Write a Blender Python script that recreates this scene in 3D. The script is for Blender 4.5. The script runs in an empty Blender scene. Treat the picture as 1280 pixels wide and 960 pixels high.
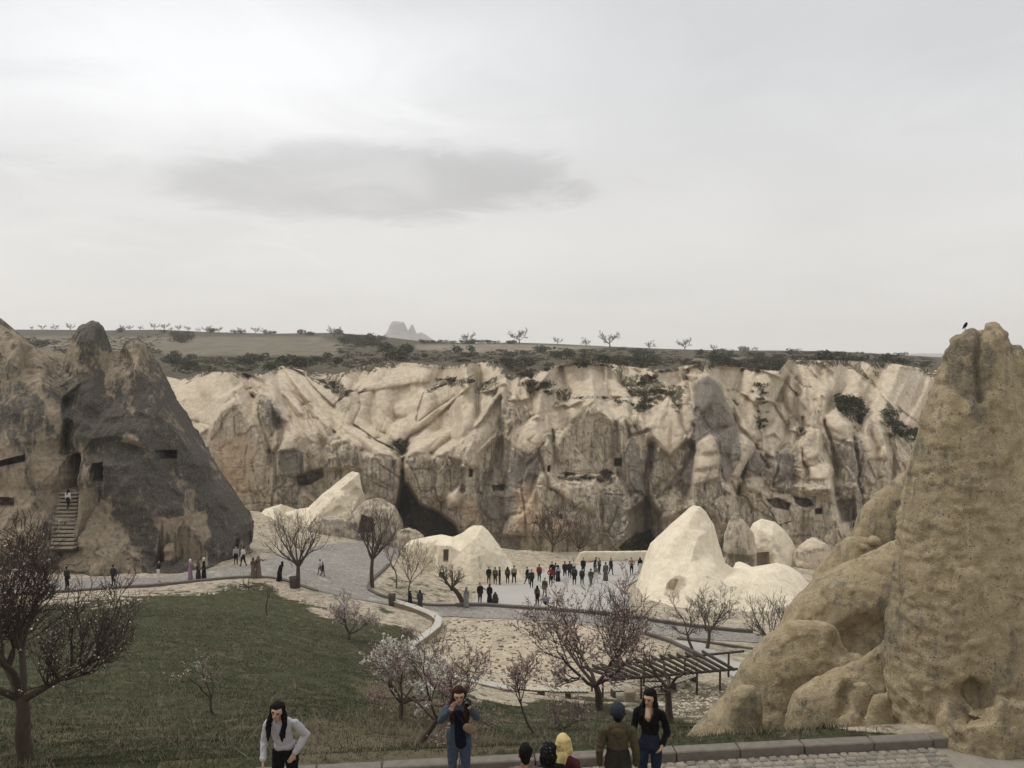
import bpy, bmesh, math, random
import numpy as np
from mathutils import Vector, Matrix, geometry as mgeo

scene = bpy.context.scene
C = bpy.data.collections.new('place'); scene.collection.children.link(C)
R = math.radians

# ------------------------------------------------------------------ camera
PITCH = math.atan(0.030)
cam_d = bpy.data.cameras.new('camera'); cam = bpy.data.objects.new('camera', cam_d)
scene.collection.objects.link(cam)
cam_d.sensor_width = 36.0; cam_d.lens = 28.125
cam_d.clip_start = 0.1; cam_d.clip_end = 30000
cam.location = (0, 0, 0); cam.rotation_euler = (math.pi/2 - PITCH, 0, 0)
scene.camera = cam

# ------------------------------------------------------------------ sky
SUN_EL, SUN_AZ = R(58), R(-66)          # behind the thin cloud, ahead and to the left
wd = bpy.data.worlds.new('World'); scene.world = wd; wd.use_nodes = True
nt = wd.node_tree; nt.nodes.clear()
def wn(t, **k):
    n = nt.nodes.new(t)
    for a, b in k.items(): setattr(n, a, b)
    return n
L = nt.links.new
sky = wn('ShaderNodeTexSky', sky_type='NISHITA'); sky.sun_disc = False
sky.sun_elevation = SUN_EL; sky.sun_rotation = SUN_AZ; sky.dust_density = 4.0; sky.air_density = 1.0
tc = wn('ShaderNodeTexCoord')
def wmath(op, a, b=None, clamp=False):
    m = wn('ShaderNodeMath', operation=op, use_clamp=clamp)
    for i, x in enumerate((a, b)):
        if x is None: continue
        if isinstance(x, (int, float)): m.inputs[i].default_value = x
        else: L(x, m.inputs[i])
    return m.outputs[0]
sep = wn('ShaderNodeSeparateXYZ'); L(tc.outputs['Generated'], sep.inputs[0])
# cloud deck coordinates: project the view direction on a plane overhead
zz = wmath('ADD', wmath('ABSOLUTE', sep.outputs['Z']), 0.12)
cx = wmath('DIVIDE', sep.outputs['X'], zz); cy = wmath('DIVIDE', sep.outputs['Y'], zz)
comb = wn('ShaderNodeCombineXYZ'); L(cx, comb.inputs[0]); L(cy, comb.inputs[1])
def wnoise(scale, detail, rough, off, dist=0.0):
    mp = wn('ShaderNodeMapping'); mp.inputs['Location'].default_value = off
    L(comb.outputs[0], mp.inputs[0])
    n = wn('ShaderNodeTexNoise'); n.inputs['Scale'].default_value = scale
    n.inputs['Detail'].default_value = detail; n.inputs['Roughness'].default_value = rough
    n.inputs['Distortion'].default_value = dist
    L(mp.outputs[0], n.inputs['Vector']); return n.outputs['Fac']
def wramp(x, a, b):
    m = wn('ShaderNodeMapRange', interpolation_type='SMOOTHSTEP')
    L(x, m.inputs[0]); m.inputs[1].default_value = a; m.inputs[2].default_value = b
    return m.outputs[0]
nA = wnoise(0.55, 5, 0.5, (3.1, 1.7, 0), 0.5)
nB = wnoise(1.5, 4, 0.55, (0.4, 5.2, 0), 0.4)
# one lower, darker bank of cloud, placed in the deck
az = wmath('DIVIDE', sep.outputs['X'], sep.outputs['Y'])
el = wmath('DIVIDE', sep.outputs['Z'], sep.outputs['Y'])
front = wmath('GREATER_THAN', sep.outputs['Y'], 0.0)
nC = wnoise(2.3, 6, 0.6, (7.7, 2.2, 0), 0.8)
wob = wmath('MULTIPLY', wmath('SUBTRACT', nC, 0.5), 1.5)
def bank(ca, ce, wa, we, soft=(1.35, 0.45)):
    a2 = wmath('DIVIDE', wmath('SUBTRACT', az, ca), wa)
    e2 = wmath('DIVIDE', wmath('SUBTRACT', el, ce), we)
    d = wmath('SQRT', wmath('ADD', wmath('MULTIPLY', a2, a2), wmath('MULTIPLY', e2, e2)))
    d = wmath('ADD', d, wob)
    return wmath('MULTIPLY', wramp(d, soft[0], soft[1]), front)
b1 = bank(-0.17, 0.222, 0.27, 0.048, (1.2, 0.72)); b2 = bank(-0.50, 0.25, 0.26, 0.045, (1.6, 0.4))
b3 = bank(0.45, 0.45, 0.40, 0.14, (1.5, 0.2)); b4 = bank(-0.15, 0.46, 0.13, 0.05, (1.6, 0.2))
br = bank(-0.38, 0.36, 0.34, 0.15, (1.7, 0.0))
hz = wramp(el, 0.25, 0.0)
val = wmath('ADD', 7.8, wmath('MULTIPLY', wmath('SUBTRACT', nA, 0.5), 2.0))
val = wmath('ADD', val, wmath('MULTIPLY', wmath('SUBTRACT', nB, 0.5), 0.7))
val = wmath('SUBTRACT', val, wmath('MULTIPLY', b1, 2.0))
val = wmath('SUBTRACT', val, wmath('MULTIPLY', b2, 0.75))
val = wmath('SUBTRACT', val, wmath('MULTIPLY', b3, 0.9))
val = wmath('SUBTRACT', val, wmath('MULTIPLY', b4, 1.0))
val = wmath('ADD', val, wmath('MULTIPLY', br, 2.7))
val = wmath('ADD', val, wmath('MULTIPLY', wramp(sep.outputs['Z'], 0.45, 1.0), 2.2))   # an overcast sky is brightest overhead
val = wmath('ADD', val, wmath('MULTIPLY', wmath('MULTIPLY', hz, front), 0.85))
hzc = wmath('MULTIPLY', wramp(el, 0.38, 0.02), 0.8)
tint = wn('ShaderNodeMix', data_type='RGBA'); L(hzc, tint.inputs['Factor'])
tint.inputs['A'].default_value = (0.985, 0.990, 1.0, 1); tint.inputs['B'].default_value = (1.02, 0.985, 0.93, 1)
cl = wn('ShaderNodeVectorMath', operation='SCALE'); L(tint.outputs['Result'], cl.inputs[0]); L(val, cl.inputs['Scale'])
mx = wn('ShaderNodeMix', data_type='RGBA'); mx.inputs['Factor'].default_value = 0.95
L(sky.outputs[0], mx.inputs['A']); L(cl.outputs[0], mx.inputs['B'])
bg = wn('ShaderNodeBackground'); bg.inputs['Strength'].default_value = 0.1
L(mx.outputs['Result'], bg.inputs['Color'])
out = wn('ShaderNodeOutputWorld'); L(bg.outputs[0], out.inputs['Surface'])

sun_d = bpy.data.lights.new('sun', 'SUN'); sun_d.energy = 1.5; sun_d.angle = R(14); sun_d.color = (1.0, 0.95, 0.86)
sun = bpy.data.objects.new('sun', sun_d); scene.collection.objects.link(sun)
sd = Vector((math.sin(SUN_AZ)*math.cos(SUN_EL), math.cos(SUN_AZ)*math.cos(SUN_EL), math.sin(SUN_EL)))
sun.rotation_euler = sd.to_track_quat('Z', 'Y').to_euler(); sun.location = sd*200

scene.view_settings.view_transform = 'Standard'; scene.view_settings.look = 'None'
scene.view_settings.exposure = 0.0; scene.view_settings.gamma = 1.0
scene.view_settings.use_curve_mapping = False
HAZE = 0.00028
scene.cycles.use_denoising = True
scene.cycles.max_bounces = 5; scene.cycles.diffuse_bounces = 3; scene.cycles.glossy_bounces = 2
scene.cycles.volume_bounces = 2; scene.cycles.transparent_max_bounces = 6
scene.cycles.use_adaptive_sampling = True; scene.cycles.adaptive_threshold = 0.015

# ------------------------------------------------------------------ numeric helpers
SP, CP = math.sin(PITCH), math.cos(PITCH)
def W(px, py, Y):
    """the point at depth Y behind pixel (px, py) of the 1280 x 960 frame"""
    px = np.asarray(px, float); py = np.asarray(py, float); Y = np.asarray(Y, float)
    dx = (px-640)/1000.0; dy = (480-py)/1000.0
    yc = CP + dy*SP; zc = -SP + dy*CP
    return np.stack(np.broadcast_arrays(dx/yc*Y, Y, zc/yc*Y), -1)
def PIX(P):
    P = np.asarray(P, float)
    f = P[..., 1]*CP - P[..., 2]*SP; up = P[..., 1]*SP + P[..., 2]*CP
    return 640 + 1000*P[..., 0]/f, 480 - 1000*up/f
def _h(ix, iy, iz, seed):
    n = (ix*374761393 + iy*668265263 + iz*2147483647 + seed*974634777) & 0xFFFFFFFF
    n = ((n ^ (n >> 13))*1274126177) & 0xFFFFFFFF
    n = ((n ^ (n >> 16))*2246822519) & 0xFFFFFFFF
    return ((n ^ (n >> 15)) & 0xFFFFFF)/float(0x7FFFFF) - 1.0
def vnoise(P, seed=0):
    P = np.asarray(P, float); i = np.floor(P).astype(np.int64); f = P - i
    f = f*f*f*(f*(f*6-15)+10)
    r = 0
    for a in (0, 1):
        wx = f[..., 0] if a else 1-f[..., 0]
        for b in (0, 1):
            wy = f[..., 1] if b else 1-f[..., 1]
            for c in (0, 1):
                wz = f[..., 2] if c else 1-f[..., 2]
                r = r + wx*wy*wz*_h(i[..., 0]+a, i[..., 1]+b, i[..., 2]+c, seed)
    return r
def fbm(P, oct=4, seed=0, gain=0.5):
    P = np.asarray(P, float); s = 0; a = 1.0; t = 0
    for k in range(oct):
        s = s + a*vnoise(P*(2.03**k) + 11.3*k, seed+k); t += a; a *= gain
    return s/t
def ridge(P, oct=4, seed=0, gain=0.5):
    P = np.asarray(P, float); s = 0; a = 1.0; t = 0
    for k in range(oct):
        s = s + a*(1-2*np.abs(vnoise(P*(2.03**k)+7.1*k, seed+k))); t += a; a *= gain
    return s/t
def worley(P, seed=0):
    """cell value, and distance to the nearest border of cells"""
    P = np.asarray(P, float); i = np.floor(P).astype(np.int64)
    f1 = np.full(P.shape[:-1], 9.0); f2 = f1.copy(); idv = np.zeros(P.shape[:-1])
    zr = (-1, 0, 1) if P.shape[-1] == 3 else (0,)
    for a in (-1, 0, 1):
        for b in (-1, 0, 1):
            for c in zr:
                jx = i[..., 0]+a; jy = i[..., 1]+b; jz = (i[..., 2]+c) if len(zr) == 3 else 0*jx
                dx = jx+.5+.45*_h(jx, jy, jz, seed)-P[..., 0]; dy = jy+.5+.45*_h(jx, jy, jz, seed+1)-P[..., 1]
                d = dx*dx+dy*dy
                if len(zr) == 3: d = d+(jz+.5+.45*_h(jx, jy, jz, seed+2)-P[..., 2])**2
                d = np.sqrt(d); v = _h(jx, jy, jz, seed+3)
                m = d < f1; f2 = np.where(m, f1, np.minimum(f2, d)); idv = np.where(m, v, idv); f1 = np.where(m, d, f1)
    return idv, f2-f1
def sstep(a, b, x):
    t = np.clip((np.asarray(x, float)-a)/(b-a), 0, 1); return t*t*(3-2*t)
def poly_sd(u, v, poly):
    """signed distance to a polygon, positive inside"""
    u = np.asarray(u, float); v = np.asarray(v, float)
    d2 = np.full(u.shape, 1e18); ins = np.zeros(u.shape, bool)
    n = len(poly)
    for k in range(n):
        x0, y0 = poly[k]; x1, y1 = poly[(k+1) % n]
        ex, ey = x1-x0, y1-y0; q = ex*ex+ey*ey+1e-12
        t = np.clip(((u-x0)*ex+(v-y0)*ey)/q, 0, 1)
        d2 = np.minimum(d2, (u-x0-t*ex)**2+(v-y0-t*ey)**2)
        if y0 != y1:
            c = ((y0 > v) != (y1 > v)) & (u < (x1-x0)*(v-y0)/(y1-y0)+x0); ins ^= c
    d = np.sqrt(d2); return np.where(ins, d, -d)
def line_d(u, v, pts):
    d2 = np.full(np.shape(u), 1e18)
    for (x0, y0), (x1, y1) in zip(pts[:-1], pts[1:]):
        ex, ey = x1-x0, y1-y0; q = ex*ex+ey*ey+1e-12
        t = np.clip(((u-x0)*ex+(v-y0)*ey)/q, 0, 1)
        d2 = np.minimum(d2, (u-x0-t*ex)**2+(v-y0-t*ey)**2)
    return np.sqrt(d2)
def resample(pts, step):
    pts = np.asarray(pts, float); d = np.r_[0, np.cumsum(np.linalg.norm(np.diff(pts, axis=0), axis=1))]
    n = max(2, int(round(d[-1]/step))+1); t = np.linspace(0, d[-1], n)
    return np.stack([np.interp(t, d, pts[:, k]) for k in range(pts.shape[1])], 1)

# ------------------------------------------------------------------ object helpers
def link(o, parent=None):
    C.objects.link(o)
    if parent is not None: o.parent = parent
    return o
def tag(o, label=None, cat=None, group=None, kind=None):
    if label: o['label'] = label
    if cat: o['category'] = cat
    if group: o['group'] = group
    if kind: o['kind'] = kind
    return o
def thing(name, label, cat, loc=(0, 0, 0), rz=0.0, group=None):
    o = bpy.data.objects.new(name, None); o.empty_display_size = 0.2
    link(o); o.location = loc; o.rotation_euler = (0, 0, rz)
    return tag(o, label, cat, group)
def mesh_np(name, V, F, mats=(), smooth=True, attrs=None, fm=None):
    """V (n,3), F list of index arrays all (m,3) or (m,4)"""
    me = bpy.data.meshes.new(name)
    V = np.asarray(V, np.float32)
    Fs = F if isinstance(F, list) else [F]
    Fs = [np.asarray(f, np.int32) for f in Fs if len(f)]
    me.vertices.add(len(V)); me.vertices.foreach_set('co', V.ravel())
    li = np.concatenate([f.ravel() for f in Fs]); tot = np.concatenate([np.full(len(f), f.shape[1], np.int32) for f in Fs])
    st = np.r_[0, np.cumsum(tot)[:-1]].astype(np.int32)
    me.loops.add(len(li)); me.loops.foreach_set('vertex_index', li)
    me.polygons.add(len(tot)); me.polygons.foreach_set('loop_start', st)
    try: me.polygons.foreach_set('loop_total', tot)
    except Exception: pass
    if fm is not None: me.polygons.foreach_set('material_index', np.asarray(fm, np.int32))
    me.update(calc_edges=True); me.validate()
    if smooth: me.polygons.foreach_set('use_smooth', np.ones(len(me.polygons), bool))
    for m in (mats if isinstance(mats, (list, tuple)) else [mats]): me.materials.append(m)
    for k, a in (attrs or {}).items(): set_attr(me, k, a)
    return me
def set_attr(me, k, a):
    at = me.attributes.get(k) or me.attributes.new(k, 'FLOAT', 'POINT')
    at.data.foreach_set('value', np.asarray(a, np.float32).ravel())
def mobj(name, me, parent=None, loc=None, rz=None):
    o = bpy.data.objects.new(name, me); link(o, parent)
    if loc is not None: o.location = loc
    if rz is not None: o.rotation_euler = (0, 0, rz)
    return o
def grid_faces(nr, nc, wrap=False):
    i = np.arange(nr-1)[:, None]; j = np.arange(nc if wrap else nc-1)[None, :]; k = (j+1) % nc
    return np.stack(np.broadcast_arrays(i*nc+j, i*nc+k, (i+1)*nc+k, (i+1)*nc+j), -1).reshape(-1, 4)
BOXF = np.array([[0, 3, 2, 1], [4, 5, 6, 7], [0, 1, 5, 4], [1, 2, 6, 5], [2, 3, 7, 6], [3, 0, 4, 7]])
def box_v(sx, sy, sz, c=(0, 0, 0)):
    a = np.array([[-1, -1, -1], [1, -1, -1], [1, 1, -1], [-1, 1, -1], [-1, -1, 1], [1, -1, 1], [1, 1, 1], [-1, 1, 1]], float)
    return a*np.array([sx, sy, sz])/2 + np.array(c)
def bevel_box(name, sx, sy, sz, bev, mat_, jit=0.0, seed=0):
    bm = bmesh.new(); bmesh.ops.create_cube(bm, size=1.0)
    rnd = random.Random(seed)
    for v in bm.verts:
        v.co = Vector((v.co.x*sx, v.co.y*sy, v.co.z*sz))
        if jit: v.co += Vector((rnd.uniform(-jit, jit), rnd.uniform(-jit, jit), rnd.uniform(-jit, jit)*.5))
    if bev: bmesh.ops.bevel(bm, geom=bm.edges[:], offset=bev, segments=1, affect='EDGES')
    me = bpy.data.meshes.new(name); bm.to_mesh(me); bm.free(); me.materials.append(mat_); return me
def beam(name, a, b, w, h, mat_, parent=None):
    """a square timber from a to b"""
    a = np.array(a, float); b = np.array(b, float); d = b-a; ln = np.linalg.norm(d); d /= ln
    up = np.array([0, 0, 1.0]) if abs(d[2]) < .9 else np.array([0, 1.0, 0])
    s = np.cross(d, up); s /= np.linalg.norm(s); up = np.cross(s, d)
    v = box_v(w, ln, h); V = (a+b)/2 + v[:, :1]*s + v[:, 1:2]*d + v[:, 2:]*up
    return mobj(name, mesh_np(name, V, BOXF, mat_, smooth=False), parent)
def realise(o):
    """apply the object's modifiers into its mesh"""
    dg = bpy.context.evaluated_depsgraph_get(); dg.update()
    me = bpy.data.meshes.new_from_object(o.evaluated_get(dg)); old = o.data
    o.modifiers.clear(); o.data = me; bpy.data.meshes.remove(old); return me
def co_of(me):
    a = np.empty(len(me.vertices)*3, np.float32); me.vertices.foreach_get('co', a); return a.reshape(-1, 3).astype(float)
def nor_of(me):
    a = np.empty(len(me.vertices)*3, np.float32); me.vertices.foreach_get('normal', a); return a.reshape(-1, 3).astype(float)
def set_co(me, V):
    me.vertices.foreach_set('co', np.asarray(V, np.float32).ravel()); me.update()

# ------------------------------------------------------------------ materials
class N:
    """small node-tree helper"""
    def __init__(s, name, rough=0.9, spec=0.2):
        s.m = bpy.data.materials.new(name); s.m.use_nodes = True; s.t = s.m.node_tree
        s.b = s.t.nodes['Principled BSDF']; s.b.inputs['Roughness'].default_value = rough
        s.b.inputs['Specular IOR Level'].default_value = spec
        s.geo = s.t.nodes.new('ShaderNodeNewGeometry'); s.pos = s.geo.outputs['Position']
    def n(s, t, **k):
        x = s.t.nodes.new(t)
        for a, b in k.items(): setattr(x, a, b)
        return x
    def put(s, sock, x):
        if isinstance(x, (int, float)): sock.default_value = x
        elif isinstance(x, tuple): sock.default_value = x if len(x) != 3 or sock.type == 'VECTOR' else (*x, 1)
        else: s.t.links.new(x, sock)
    def map(s, sc=(1, 1, 1), loc=(0, 0, 0), rot=(0, 0, 0), vec=None):
        m = s.n('ShaderNodeMapping'); s.put(m.inputs['Vector'], vec or s.pos)
        m.inputs['Scale'].default_value = sc; m.inputs['Location'].default_value = loc; m.inputs['Rotation'].default_value = rot
        return m.outputs[0]
    def noise(s, scale, detail=4, rough=0.55, vec=None, dist=0.0):
        x = s.n('ShaderNodeTexNoise'); s.put(x.inputs['Vector'], vec or s.pos)
        x.inputs['Scale'].default_value = scale; x.inputs['Detail'].default_value = detail
        x.inputs['Roughness'].default_value = rough; x.inputs['Distortion'].default_value = dist
        return x.outputs['Fac']
    def voro(s, scale, vec=None, feature='F1', rand=1.0, out='Distance'):
        x = s.n('ShaderNodeTexVoronoi', feature=feature); s.put(x.inputs['Vector'], vec or s.pos)
        x.inputs['Scale'].default_value = scale; x.inputs['Randomness'].default_value = rand
        return x.outputs[out]
    def ramp(s, x, a, b, lo=0.0, hi=1.0):
        m = s.n('ShaderNodeMapRange', interpolation_type='SMOOTHSTEP'); s.put(m.inputs[0], x)
        m.inputs[1].default_value = a; m.inputs[2].default_value = b; m.inputs[3].default_value = lo; m.inputs[4].default_value = hi
        return m.outputs[0]
    def math(s, op, a, b=None, clamp=False):
        m = s.n('ShaderNodeMath', operation=op, use_clamp=clamp); s.put(m.inputs[0], a)
        if b is not None: s.put(m.inputs[1], b)
        return m.outputs[0]
    def mix(s, f, a, b, mode='MIX'):
        m = s.n('ShaderNodeMix', data_type='RGBA', blend_type=mode); s.put(m.inputs['Factor'], f)
        s.put(m.inputs['A'], a); s.put(m.inputs['B'], b); return m.outputs['Result']
    def attr(s, name, out='Fac'):
        x = s.n('ShaderNodeAttribute', attribute_name=name); return x.outputs[out]
    def rnd(s):
        return s.n('ShaderNodeObjectInfo').outputs['Random']
    def bump(s, h, strength=0.5, dist=0.1):
        b = s.n('ShaderNodeBump'); b.inputs['Strength'].default_value = strength; b.inputs['Distance'].default_value = dist
        s.put(b.inputs['Height'], h); s.t.links.new(b.outputs[0], s.b.inputs['Normal']); return b
    def col(s, c): s.put(s.b.inputs['Base Color'], c); return s.m
def flat(name, c, var=0.12, scale=30, rough=0.85, spec=0.2):
    k = N(name, rough, spec); n = k.noise(scale, 3)
    lo = tuple(x*(1-var) for x in c); hi = tuple(min(1, x*(1+var)) for x in c)
    return k.col(k.mix(n, lo, hi))
def rockmat(name, c1, c2, cp, sc=1.0, cp2=None, bump=0.5, bdist=0.15, streak=0.5, pits=0.0, pit_sc=6.0, cveg=(0.088, 0.080, 0.052)):
    """c1..c2 clean rock, cp weathered skin and painted shade (attribute patina), attribute veg for scrub, pale for fresh cuts"""
    k = N(name, 0.95, 0.1)
    big = k.noise(0.25*sc, 4, 0.6); mid = k.noise(1.3*sc, 5, 0.65); fine = k.noise(7*sc, 4, 0.7)
    stv = k.map((1.6*sc, 1.6*sc, 0.16*sc)); st = k.noise(1.0, 5, 0.65, stv, 0.4)
    base = k.mix(k.ramp(mid, 0.36, 0.64), c1, c2)
    base = k.mix(k.math('MULTIPLY', k.math('MULTIPLY', k.ramp(st, 0.5, 0.68), streak), k.attr('face')), base, tuple(x*0.62 for x in c1))
    cp2 = cp2 or tuple(x*1.35 for x in cp)
    pc = k.mix(k.ramp(fine, 0.38, 0.62), cp, cp2)
    w = k.math('ADD', k.math('MULTIPLY', k.math('SUBTRACT', mid, 0.5), 1.8), k.math('MULTIPLY', k.math('SUBTRACT', st, 0.5), 1.8))
    w = k.math('ADD', w, k.math('MULTIPLY', k.math('SUBTRACT', fine, 0.5), 0.7))
    pm = k.ramp(k.math('ADD', k.attr('patina_shade'), k.math('MULTIPLY', w, k.ramp(k.attr('patina_shade'), 0.0, 0.35))), 0.22, 0.78)
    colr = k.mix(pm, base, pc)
    colr = k.mix(k.attr('pink'), colr, k.mix(mid, tuple(a*b for a, b in zip(c1, (1.05, .92, .86))), tuple(a*b for a, b in zip(c2, (1.02, .9, .82)))))
    colr = k.mix(k.attr('pale'), colr, k.mix(mid, tuple(min(1, x*1.12) for x in c2), tuple(min(1, x*1.3) for x in c2)))
    if pits:
        pv = k.voro(pit_sc, k.map((1, 1, 1.3)))
        pmask = k.math('MULTIPLY', k.ramp(pv, 0.26, 0.10), k.ramp(k.noise(1.1*sc, 3), 0.42, 0.62))
        colr = k.mix(k.math('MULTIPLY', pmask, pits), colr, tuple(x*0.6 for x in cp))
    vg = k.mix(k.noise(3.0*sc, 4, 0.7), tuple(x*0.6 for x in cveg), tuple(x*1.7 for x in cveg))
    vm = k.ramp(k.math('ADD', k.attr('veg'), k.math('MULTIPLY', k.math('SUBTRACT', k.noise(1.1*sc, 6, 0.75), 0.5), 2.2)), 0.4, 0.62)
    vm = k.math('MULTIPLY', vm, k.ramp(k.attr('veg'), 0.0, 0.2))
    colr = k.mix(vm, colr, vg)
    h = k.math('ADD', k.math('MULTIPLY', mid, 1.0), k.math('MULTIPLY', fine, 0.45))
    h = k.math('ADD', h, k.math('MULTIPLY', k.math('MULTIPLY', st, 0.7), k.attr('face')))
    if pits: h = k.math('SUBTRACT', h, k.math('MULTIPLY', pmask, 0.5))
    grain = k.noise(16*sc, 3, 0.75); speck = k.noise(4.2*sc, 6, 0.8)
    colr = k.mix(k.ramp(grain, 0.36, 0.62), k.mix(1.0, colr, (0.80, 0.79, 0.77), 'MULTIPLY'), k.mix(1.0, colr, (1.13, 1.13, 1.12), 'MULTIPLY'))
    colr = k.mix(k.math('MULTIPLY', k.ramp(speck, 0.60, 0.68), 0.55), colr, k.mix(1.0, colr, (0.50, 0.47, 0.43), 'MULTIPLY'))
    k.bump(k.math('ADD', h, k.math('MULTIPLY', speck, 0.5)), bump, bdist)
    return k.col(colr)
M = {}
M['cliff'] = rockmat('cliff_tuff', (0.47, 0.40, 0.31), (0.61, 0.53, 0.42), (0.165, 0.15, 0.13), 1.0, (0.29, 0.26, 0.22), 0.42, 0.25, 0.55)
M['dark'] = rockmat('weathered_tuff', (0.25, 0.205, 0.148), (0.36, 0.30, 0.225), (0.052, 0.047, 0.041), 1.4, (0.135, 0.122, 0.104), 0.8, 0.15, 0.45, 0.35, 2.6)
M['cream'] = rockmat('cream_tuff', (0.68, 0.605, 0.475), (0.78, 0.71, 0.575), (0.38, 0.33, 0.25), 1.2, None, 0.4, 0.10, 0.12)
M['tan'] = rockmat('tan_tuff', (0.30, 0.245, 0.155), (0.43, 0.36, 0.245), (0.14, 0.122, 0.092), 3.0, (0.23, 0.20, 0.15), 1.0, 0.05, 0.25, 0.6, 15.0)
M['cavity'] = flat('cave_interior', (0.05, 0.043, 0.034), 0.3, 2)
k = N('castle_rock'); M['castle'] = k.col(k.mix(k.noise(0.03, 4), (0.20, 0.18, 0.15), (0.32, 0.28, 0.23)))
# ================================================================== THE GROUND
ZROAD = -6.70
def kerb_y(X): return 13.63 + (np.asarray(X, float)-6.77)*0.106
ctrl = []   # (px, py, depth)
for px, rows in {
    -120: [(900, 18.5), (850, 25), (800, 33), (760, 45), (738, 58), (715, 66)],
    0: [(900, 18.5), (850, 25), (800, 33), (760, 45), (740, 57), (715, 66)],
    100: [(735, 60), (714, 67)],
    200: [(900, 18.5), (850, 26), (800, 36), (765, 48), (737, 60.5), (715, 68)],
    300: [(850, 27), (800, 38), (760, 52), (726, 63), (697, 72)],
    380: [(735, 64), (718, 67), (690, 79)],
    420: [(900, 19.5), (850, 29), (805, 44), (770, 55), (748, 61)],
    480: [(740, 66), (700, 80), (680, 90)],
    510: [(900, 20.5), (850, 32), (820, 45), (788, 55)],
    550: [(776, 60), (762, 64.5), (725, 79)],
    600: [(930, 17.2), (900, 26), (880, 37), (850, 48.4), (800, 56), (762, 64.5), (735, 75), (715, 85)],
    640: [(760, 65.5)], 690: [(758, 66.5), (735, 76), (715, 86), (700, 94)],
    700: [(940, 16.3), (920, 22), (900, 30), (880, 40), (866, 47), (800, 56.5)],
    780: [(768, 64.5), (745, 73), (715, 86), (700, 94)],
    850: [(930, 17), (910, 25.5), (890, 37), (868, 47.5), (850, 50), (800, 59.5), (770, 67)],
    920: [(900, 30), (850, 49.5), (812, 58)],
    960: [(812, 58.5), (795, 63), (770, 70)],
    1060: [(800, 62), (770, 70)], 1200: [(800, 62), (760, 73)], 1400: [(800, 62), (760, 75)],
}.items():
    for py, Y in rows: ctrl.append((px, py, Y))
CP3 = [W(*c) for c in ctrl]
for X in np.arange(-16, 14, 3.0): CP3.append(np.array([X, kerb_y(X)+0.35, ZROAD+0.13]))
for X in (8, 12, 16, 22): CP3.append(np.array([X, kerb_y(X)+0.6, ZROAD+0.2])); CP3.append(np.array([X+2, 24, -10.6])); CP3.append(np.array([X+6, 38, -16.5]))
for X, Y, Z in ((-80, 80, -16), (-40, 85, -17.5), (-40, 110, -18.5), (-15, 105, -21.5), (10, 105, -24), (35, 105, -25), (70, 105, -25), (80, 80, -24)): CP3.append(np.array([X, Y, Z]))
CP3 = np.array(CP3)
def _tps(r2): return np.where(r2 > 1e-9, 0.5*r2*np.log(np.maximum(r2, 1e-9)), 0.0)
def tps_fit(P, lam=0.02):
    S = 20.0; xy = P[:, :2]/S; n = len(P)
    d = ((xy[:, None]-xy[None])**2).sum(-1); K = _tps(d)+lam*np.eye(n)
    A = np.zeros((n+3, n+3)); A[:n, :n] = K; A[:n, n] = 1; A[:n, n+1:] = xy; A[n, :n] = 1; A[n+1:, :n] = xy.T
    b = np.r_[P[:, 2], 0, 0, 0]; w = np.linalg.solve(A, b)
    def f(X, Y):
        X = np.asarray(X, float)/S; Y = np.asarray(Y, float)/S; sh = X.shape; X = X.ravel(); Y = Y.ravel()
        r = np.empty_like(X)
        for i in range(0, len(X), 20000):
            x = X[i:i+20000]; y = Y[i:i+20000]
            r[i:i+20000] = _tps((x[:, None]-xy[:, 0])**2+(y[:, None]-xy[:, 1])**2) @ w[:n] + w[n]+w[n+1]*x+w[n+2]*y
        return r.reshape(sh)
    return f
tps = tps_fit(CP3)
def ground(X, Y):
    X = np.asarray(X, float); Y = np.asarray(Y, float)
    z = tps(X, np.minimum(Y, 106.0))
    s = Y-kerb_y(X)
    z = np.where(s < 1.2, (ZROAD+0.125)*(1-sstep(0.3, 1.2, s)) + z*sstep(0.3, 1.2, s), z)
    z = z - 14*sstep(98, 114, Y)*sstep(-70, -60, X)
    return z
def on_ground(px, py, y0=14.0, y1=118.0):
    """first point of the ground seen at that pixel"""
    Y = np.linspace(y0, y1, 2200); P = W(px, py, Y); d = P[:, 2]-ground(P[:, 0], Y)
    i = np.argmax(d <= 0)
    if d[i] > 0: i = len(Y)-1
    if i > 0:
        t = d[i-1]/(d[i-1]-d[i]+1e-9); p = P[i-1]+(P[i]-P[i-1])*t
    else: p = P[0]
    return np.array([p[0], p[1], float(ground(p[0], p[1]))])
def trace(pts): return np.array([on_ground(*p) for p in pts])

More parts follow.
